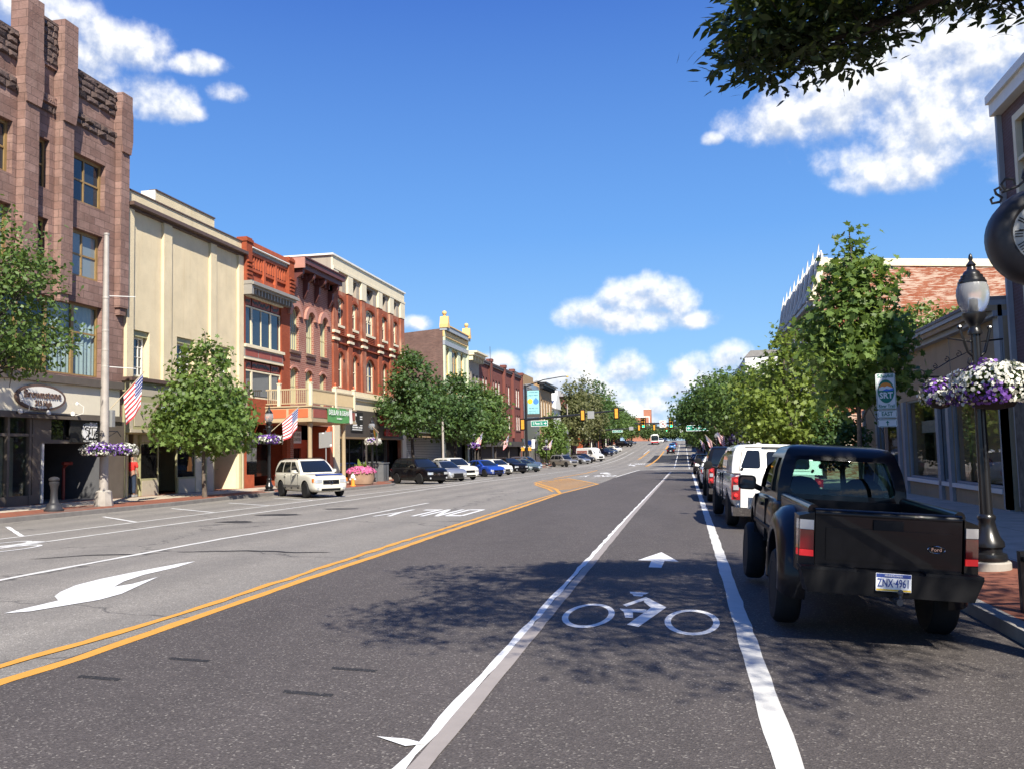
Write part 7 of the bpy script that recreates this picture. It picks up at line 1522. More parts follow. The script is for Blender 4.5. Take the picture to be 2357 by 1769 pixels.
tree('maple_tree', 'young cone shaped maple in front of the cream building', TG, -20.15, 34.9, 2.0, .085, cone(2.0, 7.15, 2.25, 6) + [(0, .3, 3.1, 2.25, 2.25, .9)], 330, 20, (.26, .26, .20), .215, 'maple', 'leaf_maple', seed=3, limbs=26)
tree('edge_tree', 'broad leafy tree cut off by the left edge of the photo', TG, -20.2, 21.5, 2.6, .16, [(0, .9, 6.2, 2.3, 2.7, 1.9), (.4, 1.7, 5.2, 1.9, 2.3, .9), (.2, .8, 7.6, 1.7, 2.0, 1.5), (.2, 2.0, 7.0, 1.2, 1.6, 1.0), (.2, 2.3, 4.7, .8, 1.2, .5)], 300, 24, (.28, .28, .16), .16, 'oval', 'leaf_mid', 'bark_dark', 5, 22)
tree('leafy_tree', 'dense round tree standing in front of the pale blue shop', TG, -20.3, 65.2, 2.6, .16, [(0, 0, 5.2, 2.6, 3.0, 1.9), (.2, -.4, 7.4, 1.9, 2.1, 1.7), (0, -.3, 9.1, .9, 1.0, 1.1), (.5, 1.2, 6.2, 1.9, 2.2, 1.6), (.3, -1.4, 4.6, 1.7, 1.6, 1.1)], 300, 24, (.33, .33, .24), .24, 'clump', 'leaf_dark', 'bark_dark', 8, 20)
tree('leafy_tree', 'darker tree between the pale blue shop and the sage building', TG, -20.3, 78.0, 2.5, .17, [(0, 0, 4.8, 2.9, 3.2, 1.9), (.2, .6, 6.9, 2.1, 2.3, 1.6), (.1, -1.2, 5.9, 1.9, 2.0, 1.5), (.1, .4, 8.1, 1.0, 1.2, .9)], 290, 24, (.36, .36, .26), .27, 'clump', 'leaf_dark', 'bark_dark', 11, 18)
tree('leafy_tree', 'spreading tree nearest the maroon brick building and its flag', TG, -20.4, 88.5, 2.4, .17, [(0, 0, 4.6, 2.9, 3.4, 2.0), (.3, 1.0, 6.8, 2.3, 2.5, 1.6), (.1, .6, 8.1, 1.2, 1.4, 1.0), (.4, 3.2, 4.6, 2.2, 2.6, 1.7)], 290, 24, (.38, .38, .28), .29, 'clump', 'leaf_mid', 'bark_dark', 14, 18)
tree('small_tree', 'small pointed light green tree beyond the mast arm', TG, -20.2, 139, 1.6, .12, cone(1.2, 9.0, 2.7, 5), 190, 20, (.42, .42, .34), .34, 'clump', 'leaf_maple', seed=21, limbs=10)
for i, (x, y, h, r, lf, lb) in enumerate([(-21.2, 171, 15.5, 4.4, 'leaf_brownish', 'tall feathery brownish tree nearest the gabled house'), (-20.8, 190, 17.5, 5.0, 'leaf_brownish', 'tall brownish green tree with wispy top in the middle of the group'), (-20.5, 209, 17.5, 5.2, 'leaf_dark', 'tall dark green tree behind the brownish pair'), (-20.2, 230, 16, 5.4, 'leaf_mid', 'tall green tree where the left row starts to fall'), (-20, 254, 13.5, 5.2, 'leaf_mid', 'rounded green tree above the far parked cars'), (-19.6, 280, 12, 5, 'leaf_mid', 'lower green tree left of the distant brick tower'), (-19.5, 308, 10.5, 5, 'far_green', 'small far tree left of the bus')]):
    tree('tall_tree', lb, 'tall trees further up the left side', x, y, 3.4, .3, [(0, 0, h * .40, r * .95, r, h * .22), (0, .4, h * .62, r * .85, r * .9, h * .2), (.3, -.3, h * .82, r * .55, r * .6, h * .16), (1.2, 0, h * .5, r * .8, r * .8, h * .2)], 210, 22, (.62, .62, .5), .50, 'clump', lf, 'bark_dark', 30 + i, 14)
tree('maple_tree', 'tall leafy maple on the right behind the trail sign', TR, 4.35, 23.3, 2.3, .075, [(0, 0, 3.2, .95, 1.05, .45), (.1, 0, 3.9, 1.42, 1.5, .85), (-.15, .1, 4.8, 1.22, 1.3, .8), (.1, 0, 5.7, .86, .9, .7), (0, 0, 6.4, .52, .6, .6), (0, 0, 7.0, .26, .3, .45)], 300, 17, (.19, .19, .14), .19, 'maple', 'leaf_maple', seed=41, limbs=24)
tree('lime_tree', 'yellow green tree behind the white pickup cap', TR, 4.3, 38.6, 1.9, .10, [(0, 0, 3.0, 2.45, 2.4, 1.1), (-.2, 0, 4.3, 1.95, 2.0, 1.0), (.1, 0, 5.3, 1.2, 1.3, .8), (0, 0, 6.2, .65, .7, .6), (.3, 0, 2.2, 2.1, 2.0, .6)], 330, 18, (.27, .27, .2), .20, 'maple', 'leaf_lime', seed=44, limbs=20)
tree('dark_tree', 'dark shaded tree below the white hanging sign', TR, 6.1, 36.5, .8, .13, [(0, 0, 2.0, 1.0, 1.1, .8), (-.3, .2, 2.7, .7, .7, .4), (-.6, 0, 1.5, .7, .8, .4)], 130, 20, (.24, .24, .16), .19, 'oval', 'leaf_dark', 'bark_dark', 47, 14)
tree('leafy_tree', 'rounded olive green tree left of the yellow green tree', TR, 4.0, 55, 2.2, .16, [(0, 0, 4.2, 2.6, 2.9, 1.7), (-.8, .4, 5.2, 2.1, 2.2, 1.4), (.6, 0, 5.9, 1.7, 1.9, 1.2)], 260, 24, (.33, .33, .24), .21, 'clump', 'leaf_mid', 'bark_dark', 50, 16)
tree('leafy_tree', 'dark tree overhanging the street by the right hand signal mast', TR, 3.9, 76, 2.6, .2, [(-.5, 0, 5.4, 3.4, 3.4, 1.7), (-2.0, .5, 5.4, 2.6, 2.6, 1.4), (-.6, .6, 6.8, 2.5, 2.6, 1.4), (1.2, 0, 6.6, 2.2, 2.4, 1.4)], 310, 24, (.4, .4, .3), .28, 'clump', 'leaf_dark', 'bark_dark', 53, 18)
tree('leafy_tree', 'large dark tree forming the left edge of the right hand row', TR, 4.0, 116, 3.4, .22, [(-.6, 0, 6.2, 4.0, 4.2, 2.4), (-2.4, 0, 6.6, 2.8, 3.0, 2.0), (.2, 0, 8.4, 3.0, 3.2, 1.7)], 290, 24, (.5, .5, .4), .36, 'clump', 'leaf_dark', 'bark_dark', 56, 16)
for i, (y, h, lb) in enumerate([(140, 9.5, 'green tree over the kerbside flags beyond the cross street'), (162, 9.5, 'green tree second beyond the cross street on the right'), (188, 9.5, 'green tree third beyond the cross street on the right'), (216, 9, 'far green tree before the box truck'), (246, 9, 'far green tree beside the box truck'), (285, 9, 'far green tree past the box truck')]):
    tree('leafy_tree', lb, TR, 4.3, y, 3.0, .2, [(-.4, 0, h * .52, 3.4, 3.8, h * .26), (-1.6, 0, h * .55, 2.6, 3.0, h * .22), (.2, 0, h * .78, 2.4, 2.6, h * .2)], 170, 22, (.55, .55, .42), .46, 'clump', 'leaf_mid', 'bark_dark', 70 + i, 10)
for i, (x, y, h, lb) in enumerate([(-14, 372, 7.5, 'leftmost of the trees closing the street beyond the crest'), (-8.5, 385, 6.5, 'tree directly behind the bus beyond the crest'), (-3.5, 378, 6.0, 'low tree closing the middle of the street'), (1, 368, 7.5, 'tree closing the street above the light blue car'), (6, 360, 9.0, 'rightmost tree closing the street beyond the crest'), (-20, 352, 11, 'tree left of the far street end, below the brick tower')]):
    tree('far_tree', lb, 'trees closing the far end of the street', x, y, 2, .25, [(0, 0, h * .5, 3.8, 3.6, h * .42), (1.4, 0, h * .62, 2.4, 2.6, h * .3), (-1.5, 0, h * .45, 2.6, 2.6, h * .3)], 130, 22, (.6, .6, .5), .55, 'clump', 'far_green', 'bark_dark', 90 + i, 8)
# vines over the beige shop's roof
V_ = thing('roof_vine', 'green vine mass growing over the roof edge of the beige shop', 'vine', (11, 42, 5))
rs = np.random.RandomState(5); cen = crown_points(rs, [(9.8, 42.4, 6.6, 1.0, 1.0, .9), (10.8, 42.8, 7.1, 1.3, 1.0, .8), (12.3, 43, 7.0, 1.3, 1.0, .7), (9.4, 41.8, 5.7, 1.2, .8, .5), (11.5, 42.6, 6.2, 1.8, .8, .8)], 130)
p, n_, a_ = leaves(rs, cen, 22, (.26, .26, .18), droop=1.0); scatter('foliage', 'leaf_maple', p, n_, a_, rs.uniform(.6, 1.2, len(p)) * .24, 'oval', V_, fold=.2)
mb = MB()
for k in range(12): c = cen[k * 9]; mb.tube([(c[0], c[1] + .4, 4.9), (c[0] + .1, c[1] + .1, (c[2] + 4.9) / 2), tuple(c)], [.04, .03, .01], 5)
mb.obj('vine_stem', M['bark'], V_)
# the tree beside the camera: trunk out of view on the right, one limb hanging into the top of the view, its shade on the road
T_ = thing('zelkova_tree', 'overhanging tree with narrow pointed leaves at the upper right', 'tree', (5.0, 4.6, .12), 0, TR)
rs = np.random.RandomState(77)
vis = [(.72, 8.0, 5.36, .34, .7, .34), (1.0, 8.0, 5.46, .5, .8, .36), (1.5, 8.0, 5.5, .6, .8, .34), (2.0, 8.0, 5.66, .6, .8, .30), (2.5, 7.9, 5.76, .6, .8, .28), (.75, 7.8, 5.06, .30, .5, .16), (1.15, 7.9, 5.08, .40, .6, .15), (1.6, 7.9, 5.18, .35, .5, .14), (3.05, 7.9, 5.40, .22, .4, .16), (2.9, 7.9, 5.7, .4, .6, .25)]
blobs = [(1.5, 6.6, 6.2, 1.3, 1.5, .7), (2.6, 6.2, 6.6, 1.3, 1.6, .9), (1.6, 4.2, 6.6, 1.7, 1.7, .75), (.6, 5.4, 6.5, 1.0, 1.3, .5), (3.2, 3.4, 7.0, 1.6, 1.8, .9), (1.4, 2.2, 6.8, 1.5, 1.3, .7), (4.2, 6.0, 7.2, 1.6, 2.0, .9), (3.6, 1.0, 6.8, 1.6, 1.2, .8), (5.4, 3.6, 7.4, 1.8, 2.2, 1.1), (0.2, 3.0, 6.5, .9, .8, .4), (-.2, 6.2, 6.9, .8, .7, .3), (5.2, 6.4, 7.6, 1.7, 1.8, 1.0), (4.6, 4.0, 6.6, 1.5, 1.8, .8), (2.2, 3.2, 7.2, 1.8, 2.0, .5), (2.8, 5.2, 7.4, 1.6, 1.6, .5), (4.4, 1.8, 7.2, 1.5, 1.5, .8), (6.2, 5.0, 6.8, 1.4, 1.8, .9)]
cen = np.vstack([crown_points(rs, vis, 380), crown_points(rs, blobs, 1650)])
mb = MB(); mb.tube([(5.0, 4.6, .05), (4.98, 4.6, 1.5), (4.9, 4.7, 3.0), (4.75, 4.8, 4.3)], [.24, .19, .17, .16], 10)
for (a, r) in (([(4.75, 4.8, 4.2), (4.3, 6.0, 5.5), (3.3, 7.3, 5.75), (2.3, 7.9, 5.50), (1.7, 8.0, 5.32), (1.1, 8.05, 5.22)], .10), ([(4.75, 4.8, 4.2), (3.6, 4.9, 5.8), (2.2, 5.2, 6.5), (.6, 5.6, 6.6)], .09), ([(4.75, 4.8, 4.2), (4.0, 3.4, 6.0), (2.4, 2.4, 6.9)], .09), ([(4.75, 4.8, 4.2), (5.2, 4.2, 6.0), (5.4, 3.6, 7.4)], .10), ([(2.9, 7.6, 5.65), (2.2, 7.7, 5.85), (1.5, 7.9, 5.8)], .035), ([(2.3, 7.9, 5.5), (1.6, 7.9, 5.2), (.9, 7.9, 5.05)], .022), ([(3.6, 4.9, 5.8), (2.6, 3.4, 6.5), (1.2, 2.6, 6.6)], .05), ([(4.0, 6.5, 5.6), (4.3, 6.4, 7.0)], .05)):
    mb.tube(a, [r * (1 - .85 * i / (len(a) - 1)) for i in range(len(a))], 7)
tips = [Vector(c) for c in cen]; spine = [Vector(v) for v in ((4.3, 6.0, 5.5), (3.3, 7.3, 5.75), (2.3, 7.9, 5.5), (1.7, 8.0, 5.32), (1.1, 8.05, 5.22), (3.6, 4.9, 5.8), (2.2, 5.2, 6.5), (.6, 5.6, 6.6), (4.0, 3.4, 6.0), (2.4, 2.4, 6.9), (5.2, 4.2, 6.0), (1.6, 7.9, 5.8))]
for t in tips[::4]:
    s_ = min(spine, key=lambda q: (q - t).length); mb.tube([s_, s_.lerp(t, .5) + Vector((0, 0, .08)), t], [.011, .008, .003], 4, 0, False)
mb.obj('trunk', M['bark_dark'], T_, 60)
per = 15; n = len(cen) * per; c = np.repeat(cen, per, 0); d = rs.normal(size=(n, 3)) * np.array([.15, .17, .055]); p = c + d
ax = d * np.array([1.2, 1.2, .3]) + rs.normal(size=(n, 3)) * .05 + np.array([-.06, .02, -.11]); nor = rs.normal(size=(n, 3)) * .55 + np.array([0, 0, .8])
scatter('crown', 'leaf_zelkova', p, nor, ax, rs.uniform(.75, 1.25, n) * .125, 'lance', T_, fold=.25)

# hanging flower baskets
def basket(label, x, y, z, r, n_f, fs, seed, group='hanging flower baskets', h=.75):
    B_ = thing('flower_basket', label, 'flower basket', (x, y, z), 0, group); rs = np.random.RandomState(seed)
    def shell_pts(n, k0, k1, lo=-.55):
        d = rs.normal(size=(n * 3, 3)); d /= np.linalg.norm(d, axis=1, keepdims=True); d = d[d[:, 2] > lo][:n]; q = rs.uniform(k0, k1, (len(d), 1)) + .07 * np.sin(d[:, :1] * 9 + seed) + .06 * np.sin(d[:, 1:2] * 7); return np.array([x, y, z]) + d * q * np.array([r, r, r * h]), d
    p, d = shell_pts(int(n_f * 1.1), .45, .98); scatter('foliage', 'leaf_basket', p, d + rs.normal(size=d.shape) * .6, rs.normal(size=d.shape) + np.array([0, 0, -.6]), fs * 1.3, 'oval', B_, fold=.3)
    p, d = shell_pts(n_f, .9, 1.06); pur = (np.sin(d[:, 0] * 3.1 + seed) + np.sin(d[:, 1] * 2.7 + seed * 2) + np.sin(d[:, 2] * 4 + seed) + rs.normal(size=len(d)) * .55) > .35
    for nm, sel, mt in (('white_blossoms', ~pur, 'petal_white'), ('purple_blossoms', pur, 'petal_purple')):
        if sel.sum(): scatter(nm, mt, p[sel], d[sel] + rs.normal(size=(sel.sum(), 3)) * .35, rs.normal(size=(sel.sum(), 3)), rs.uniform(.8, 1.2, sel.sum()) * fs, 'round', B_, fold=.35)
    mb = MB(); mb.lathe([(.0, -r * h * .8), (r * .45, -r * h * .7), (r * .7, -r * h * .2)], (x, y, z), 14); mb.obj('basket_liner', M['bark_dark'], B_, 50); return B_
basket('large petunia basket right of the near lamp post', 4.08, 12.75, 2.38, .50, 1300, .055, 3, h=.72); basket('small petunia basket left of the near lamp post', 3.58, 13.4, 2.34, .25, 420, .05, 5, h=.95)
basket('basket left of the grey light pole on the left pavement', -20.15, 27.85, 2.05, .56, 520, .075, 7, h=.5); basket('basket right of the grey light pole on the left pavement', -20.15, 29.25, 2.05, .50, 460, .075, 8, h=.5)
for i, (y, lb) in enumerate(((40.6, 'first lamp post beyond the cream building'), (55.3, 'lamp post beside the pink planter'))):
    basket('basket on the near side of the ' + lb, -19.95, y - .42, 2.5, .42, 330, .085, 11 + i, h=.65); basket('basket on the far side of the ' + lb, -19.95, y + .42, 2.5, .42, 330, .085, 14 + i, h=.65)
for i, (x, y, lb) in enumerate(((-20, 84, 'in front of the sage building'), (-19.6, 128, 'past the silver SUV'), (-19.8, 112, 'by the far corner of the maroon building'), (3.6, 60, 'under the olive green tree'))):
    basket('far petunia basket ' + lb, x, y, gr(x, y) + 2.75, .62, 160, .14, 20 + i, h=.6)
# ------------------------------------------------------------------ street furniture
LG = 'black lamp posts with glass globes'
LP = local('street_lamp', 'nearest black lamp post with glass globe on the right pavement', 'street lamp', LG)
mb = MB(); mb.lathe([(.27, 0), (.27, .14), (.25, .16)], (0, 0, 0), 20); mb.obj('plinth', M['plain_concrete'], LP, 40)
mb = MB(); mb.lathe([(.22, .16), (.235, .2), (.22, .26), (.17, .28), (.17, .33), (.205, .36), (.2, .42), (.15, .50), (.115, .62), (.10, .70), (.115, .73), (.115, .77), (.09, .80)], (0, 0, 0), 24); mb.obj('base', M['lamp_black'], LP, 40)
mb = MB(); n = 20; vs = []
for z in (.8, 3.35):
    for k in range(n): a = 2 * math.pi * k / n; r = (.082 if k % 2 else .070) * (1 - .22 * (z - .8) / 2.55); vs.append((r * math.cos(a), r * math.sin(a), z))
mb.add(vs, [(k, (k + 1) % n, n + (k + 1) % n, n + k) for k in range(n)]); mb.lathe([(.09, 3.3), (.095, 3.34), (.07, 3.38), (.07, 3.42), (.10, 3.46), (.155, 3.55), (.155, 3.60), (.12, 3.61)], (0, 0, 0), 18); mb.obj('pole', M['lamp_black'], LP, 40)
mb = MB(); mb.lathe([(.115, 3.60), (.16, 3.66), (.195, 3.75), (.212, 3.86), (.205, 3.95), (.175, 4.04)], (0, 0, 0), 26, cap=False); mb.obj('globe', M['lamp_globe'], LP, True)
mb = MB(); mb.lathe([(.03, 3.6), (.05, 3.62), (.05, 3.8), (.0, 3.82)], (0, 0, 0), 12); mb.obj('lamp_tube', M['sign_white'], LP, 40)
mb = MB(); mb.lathe([(.185, 4.02), (.185, 4.05), (.17, 4.06), (.165, 4.09), (.145, 4.10), (.14, 4.14), (.115, 4.15), (.10, 4.19), (.06, 4.22), (.05, 4.26), (.065, 4.29), (.035, 4.33), (.02, 4.35), (.03, 4.38), (.022, 4.43), (.0, 4.46)], (0, 0, 0), 22); mb.obj('cap', M['lamp_black'], LP, 35)
for s_ in (1, -1):
    mb = MB(); mb.tube([(s_ * .07, 0, 3.0), (s_ * .14, 0, 3.05), (s_ * .19, 0, 3.2), (s_ * .24, 0, 3.36), (s_ * .22, 0, 3.42)], .02, 7); mb.tube([(s_ * .07, 0, 2.92), (s_ * .1, 0, 2.86), (s_ * .14, 0, 2.9), (s_ * .12, 0, 2.97)], .016, 6); mb.sphere((s_ * .25, 0, 3.40), .035, 8); mb.tube([(s_ * .06, 0, 3.2), (s_ * .45, 0, 3.24)], .014, 6); mb.tube([(s_ * .44, 0, 3.24), (s_ * .44, 0, 2.75)], .005, 4); mb.obj('basket_bracket', M['lamp_black'], LP, 40)
put(LP, (4.03, 13.2, gr(4.03, 13.2, .13)), R(25)); LP.scale = (1, 1, .985)
for x, y, lb in ((-20.0, 40.6, 'lamp post half behind the cone shaped maple'), (-20.0, 55.3, 'lamp post beside the pink planter and flag'), (-20.0, 84, 'far lamp post in front of the sage building'), (-19.6, 118, 'far lamp post at the corner by the mast arm'), (-19.6, 128, 'far lamp post just past the silver SUV'), (3.6, 60, 'lamp post under the olive green tree'), (3.6, 70, 'right hand lamp post carrying the largest far flag'), (3.6, 100, 'right hand lamp post at the cross street with a flag'), (3.6, 135, 'farthest right hand lamp post with a flag')):
    dup(LP, (x, y, gr(x, y, .02)), R(80), lb, LG)
def flag(label, p0, p1, drop=.92, seed=1, cloth_from=.38, kind='us', sway=(0.1, -.05)):
    """a flag on a slanting staff from p0 to p1: its long edge lies along the staff, the short edge hangs"""
    F_ = thing('flag', label, 'flag', p0, 0, 'flags on the street poles'); a, b = Vector(p0), Vector(p1)
    mb = MB(); mb.tube([a, b], .016, 6); mb.sphere(tuple(b), .03, 8); mb.obj('staff', M['khaki_trim'], F_, 40)
    nu, nv = 30, 13; s0 = a.lerp(b, cloth_from); s1 = a.lerp(b, .985); side = (b - a).cross(Vector((0, 0, 1))).normalized()
    def cp(u, v):
        q = s0.lerp(s1, u); w = math.sin(u * 9 + seed + v * 1.5) * .05 * v + math.sin(u * 4 + seed * 2) * .07 * v
        return q + Vector((sway[0], sway[1], -drop)) * v + side * w + (s0 - s1) * (.22 * v * (u - .1) * .9) + Vector((0, 0, -.10 * math.sin(math.pi * u) * v))
    mb = MB(); vs = [cp(i / nu, j / nv) for i in range(nu + 1) for j in range(nv + 1)]
    for i in range(nu):
        for j in range(nv):
            if kind == 'us': m = 2 if (i >= nu * .60 and j < 7) else (0 if j % 2 == 0 else 1)
            else: m = 0
            mb.add([vs[i*(nv+1)+j], vs[i*(nv+1)+j+1], vs[(i+1)*(nv+1)+j+1], vs[(i+1)*(nv+1)+j]], [(0, 1, 2, 3)], m)
    cl = mb.obj('cloth', [M['flag_red'], M['flag_white'], M['flag_blue']] if kind == 'us' else [M['flag_white']], F_, 70)
    nrm = (cp(.5, .5) - cp(.5, .6)).cross(cp(.6, .5) - cp(.5, .5)).normalized()
    if kind == 'us':
        mb = MB()
        for i in range(6):
            for j in range(5):
                for e in (.012, -.012):
                    u, v = .635 + i * .064, .055 + j * .105; c = cp(u, v) + nrm * e; du = (cp(u + .02, v) - cp(u, v)).normalized() * .032; dv = (cp(u, v + .02) - cp(u, v)).normalized() * .032
                    mb.add([c + du, c + dv, c - du, c - dv], [(0, 1, 2, 3)])
        mb.obj('stars', M['flag_white'], cl)
    else:
        for nm, mt, pts in (('gold_patch', 'sunny_yellow', [(.15, .35, .2, .25), (.35, .3, .16, .2)]), ('green_patch', 'banner_green', [(.55, .32, .14, .2), (.3, .55, .16, .15), (.75, .25, .1, .12)]), ('purple_patch', 'navy', [(.22, .7, .09, .16)]), ('red_patch', 'flag_red', [(.48, .42, .1, .1)]), ('orange_patch', 'orange_flat', [(.1, .62, .1, .2)])):
            mb = MB()
            for (u, v, ru, rv) in pts:
                for e in (.012, -.012): mb.add([cp(min(1, max(0, u + ru * math.cos(t))), min(1, max(0, v + rv * math.sin(t)))) + nrm * (e * (1.0 + .3 * len(nm) / 10)) for t in [k * .628 for k in range(10)]], [tuple(range(10))])
            mb.obj(nm, M[mt], cl)
    return F_
flag('American flag on the grey light pole in front of the cream building', (-20.2, 28.55, 3.55), (-19.55, 29.55, 4.92), 1.12, 1)
flag('American flag on the lamp post beside the balcony', (-19.95, 40.75, 2.95), (-19.2, 42.3, 4.2), .95, 3)
flag('white harvest flag with fruit design above the pink planter', (-19.95, 55.2, 3.55), (-19.1, 54.0, 3.1), .9, 2, .2, 'fruit')
for i, (x, y, sx, lb) in enumerate(((-20.0, 83.8, .8, 'American flag under the leafy trees by the sage building'), (-20.0, 97, .8, 'American flag before the mast pole on the left'), (-19.6, 128, .8, 'American flag past the silver SUV on the left'), (-19.6, 232, .8, 'far American flag in the shade of the tall trees'), (3.5, 69.9, -1, 'largest American flag on the right, above the black pickup'), (3.5, 99.9, -1, 'second American flag along the right kerb'), (3.5, 134.9, -1, 'third American flag along the right kerb'))):
    z = gr(x, y) + (2.95 if sx > 0 else 2.75); flag(lb, (x, y, z), (x + sx * 1.1, y + .5, z + 1.15), 1.0, 4 + i, sway=(-.15 * sx, 0))
# grey light pole
G_ = thing('light_pole', 'tall grey light pole on a concrete foot in front of the brown stone building', 'light pole', (-20.33, 28.4, gr(-20.33, 28.4, .16)))
zb = gr(-20.33, 28.4, .16); X0, Y0 = -20.33, 28.4
mb = MB(); mb.tube([(X0, Y0, zb + .5), (X0, Y0, 3.6), (X0, Y0, 9.85)], [.155, .145, .085], 16); mb.lathe([(.10, 9.85), (.10, 9.92), (.0, 9.95)], (X0, Y0, 0), 14); mb.obj('shaft', M['pole_grey'], G_, 40)
mb = MB(); mb.lathe([(.33, 0), (.27, .5), (.2, .56)], (X0, Y0, zb), 8); mb.obj('concrete_foot', M['plain_concrete'], G_)
mb = MB()
for z in (2.55, 3.05, 3.55, 5.0, 5.6, 6.3, 7.5): mb.nxt(); mb.lathe([(.16 - z * .006, z), (.165 - z * .006, z + .02), (.165 - z * .006, z + .06), (.16 - z * .006, z + .08)], (X0, Y0, 0), 14)
mb.obj('clamp_band', M['pole_grey'], G_, 40)
mb = MB(); mb.tube([(X0, Y0, 7.62), (X0 + .5, Y0 + 1.0, 7.72)], .018, 6); mb.nxt(); mb.tube([(X0, Y0, 5.05), (X0 + .5, Y0 + 1.1, 5.05)], .018, 6); mb.obj('banner_arm', M['white_trim'], G_, 40)
mb = MB(); mb.box(X0 + .05, X0 + .2, Y0 + .15, Y0 + .32, 2.9, 3.5); mb.obj('control_box', M['sign_grey'], G_)
mb = MB()
for d in (-1, 1): mb.nxt(); mb.tube([(X0, Y0, 2.75), (X0 + .1, Y0 + d * .6, 2.75), (X0 + .15, Y0 + d * .75, 2.55)], .016, 6); mb.tube([(X0, Y0, 2.45), (X0 + .1, Y0 + d * .6, 2.75)], .012, 6)
mb.obj('basket_bracket', M['lamp_black'], G_, 40)
# iron post at the kerb
H_ = thing('iron_post', 'dark ornate iron post at the left kerb before the light pole', 'post', (-20.05, 25.5, gr(-20, 25.5, .15)))
mb = MB(); mb.lathe([(.30, 0), (.30, .06), (.24, .12), (.22, .22), (.15, .27), (.13, .34), (.11, .42), (.105, .70), (.12, .74), (.12, .80), (.15, .86), (.155, .94), (.11, .98)], (-20.05, 25.5, H_.location.z), 12); mb.obj('shaft', M['hydrant_iron'], H_, 35)
mb = MB(); mb.lathe([(.13, .97), (.165, 1.0), (.165, 1.05), (.11, 1.1), (.0, 1.12)], (-20.05, 25.5, H_.location.z), 12); mb.obj('cap', M['hydrant_iron'], H_, 35)
# planter, bins, bench, hydrant, sign back
P_ = thing('flower_planter', 'round tan planter overflowing with pink flowers', 'planter', (-19.15, 51.0, gr(-19, 51, .15))); zp = P_.location.z
mb = MB(); mb.lathe([(.62, 0), (.70, .05), (.80, .4), (.82, .72), (.84, .76), (.80, .80), (.72, .78), (.72, .66), (.0, .66)], (-19.15, 51, zp), 28); mb.obj('bowl', M['planter_stone'], P_, 40)
rs = np.random.RandomState(9); d = rs.normal(size=(700, 3)); d /= np.linalg.norm(d, axis=1, keepdims=True); d[:, 2] = np.abs(d[:, 2]); c = np.array([-19.15, 51, zp + .75]); q = c + d * np.array([.85, .85, .38]) * rs.uniform(.55, 1, (700, 1))
scatter('foliage', 'leaf_lime', q, d + rs.normal(size=d.shape) * .6, rs.normal(size=d.shape), .11, 'oval', P_); sel = d[:, 1] < .45; q2 = c + d * np.array([.9, .9, .42]) + np.array([0, 0, -.05])
scatter('pink_blossoms', 'petal_pink', q2[sel], d[sel] + rs.normal(size=(sel.sum(), 3)) * .4, rs.normal(size=(sel.sum(), 3)), .10, 'round', P_); scatter('red_blossoms', 'petal_red', q2[~sel][:60], d[~sel][:60], rs.normal(size=(60, 3)), .08, 'round', P_)
a_ = np.tile(np.array([[0, 0, 1.]]), (24, 1)) + rs.normal(size=(24, 3)) * .4; scatter('grass_blades', 'leaf_lime', c + rs.normal(size=(24, 3)) * np.array([.15, .15, .05]) + a_ * .3, rs.normal(size=(24, 3)), a_, .6, 'lance', P_)
for y, lb, m in ((56.0, 'dark slatted litter bin beside the pink planter', 'bin_grey'), (57.9, 'grey utility cabinet next to the black SUV', 'bin_grey')):
    z = gr(-20, y, .16); o = thing('litter_bin' if y < 57 else 'utility_cabinet', lb, 'bin' if y < 57 else 'cabinet', (-20.3, y, z)); mb = MB()
    if y < 57:
        for k in range(14): a = 2 * math.pi * k / 14; mb.box(-20.3 + .33 * math.cos(a) - .035, -20.3 + .33 * math.cos(a) + .035, y + .33 * math.sin(a) - .035, y + .33 * math.sin(a) + .035, z, z + 1.0)
        mb.obj('slatted_side', M[m], o); mb = MB(); mb.lathe([(.30, z + .02), (.30, z + .95)], (-20.3, y, 0), 16); mb.obj('liner', M['black_trim'], o, 40); mb = MB(); mb.lathe([(.4, 1.0), (.4, 1.08), (.2, 1.22), (.18, 1.2)], (-20.3, y, z), 18); mb.obj('lid', M['charcoal'], o, 40)
    else:
        mb.box(-20.75, -19.95, y - .55, y + .55, z, z + 1.2); mb.obj('case', M[m], o); mb = MB(); mb.box(-20.8, -19.9, y - .6, y + .6, z + 1.2, z + 1.26); mb.obj('lid', M[m], o); mb = MB(); mb.box(-19.95, -19.935, y - .02, y + .02, z + .1, z + 1.1); mb.obj('door_seam', M['under_dark'], o)
o = thing('bench', 'bench with orange wooden slats behind the bins', 'bench', (-20.2, 54.3, gr(-20, 54.3, .16))); z = o.location.z
mb = MB()
for k in range(3): mb.nxt(); mb.box(-20.5 + k * .14, -20.39 + k * .14, 54.2, 55.9, z + .42, z + .46)
mb.obj('seat_slat', M['bench_wood'], o); mb = MB()
for k in range(2): mb.nxt(); mb.box(-20.6, -20.56, 54.2, 55.9, z + .58 + k * .16, z + .69 + k * .16)
mb.obj('back_slat', M['bench_wood'], o); mb = MB()
for y in (54.3, 55.75): mb.nxt(); mb.box(-20.62, -20.05, y, y + .06, z, z + .42); mb.box(-20.64, -20.6, y, y + .06, z, z + .9)
mb.obj('iron_leg', M['black_trim'], o)
o = thing('fire_hydrant', 'small white and orange hydrant at the front of the white SUV', 'hydrant', (-18.6, 48.2, gr(-18.6, 48.2, .15))); z = o.location.z
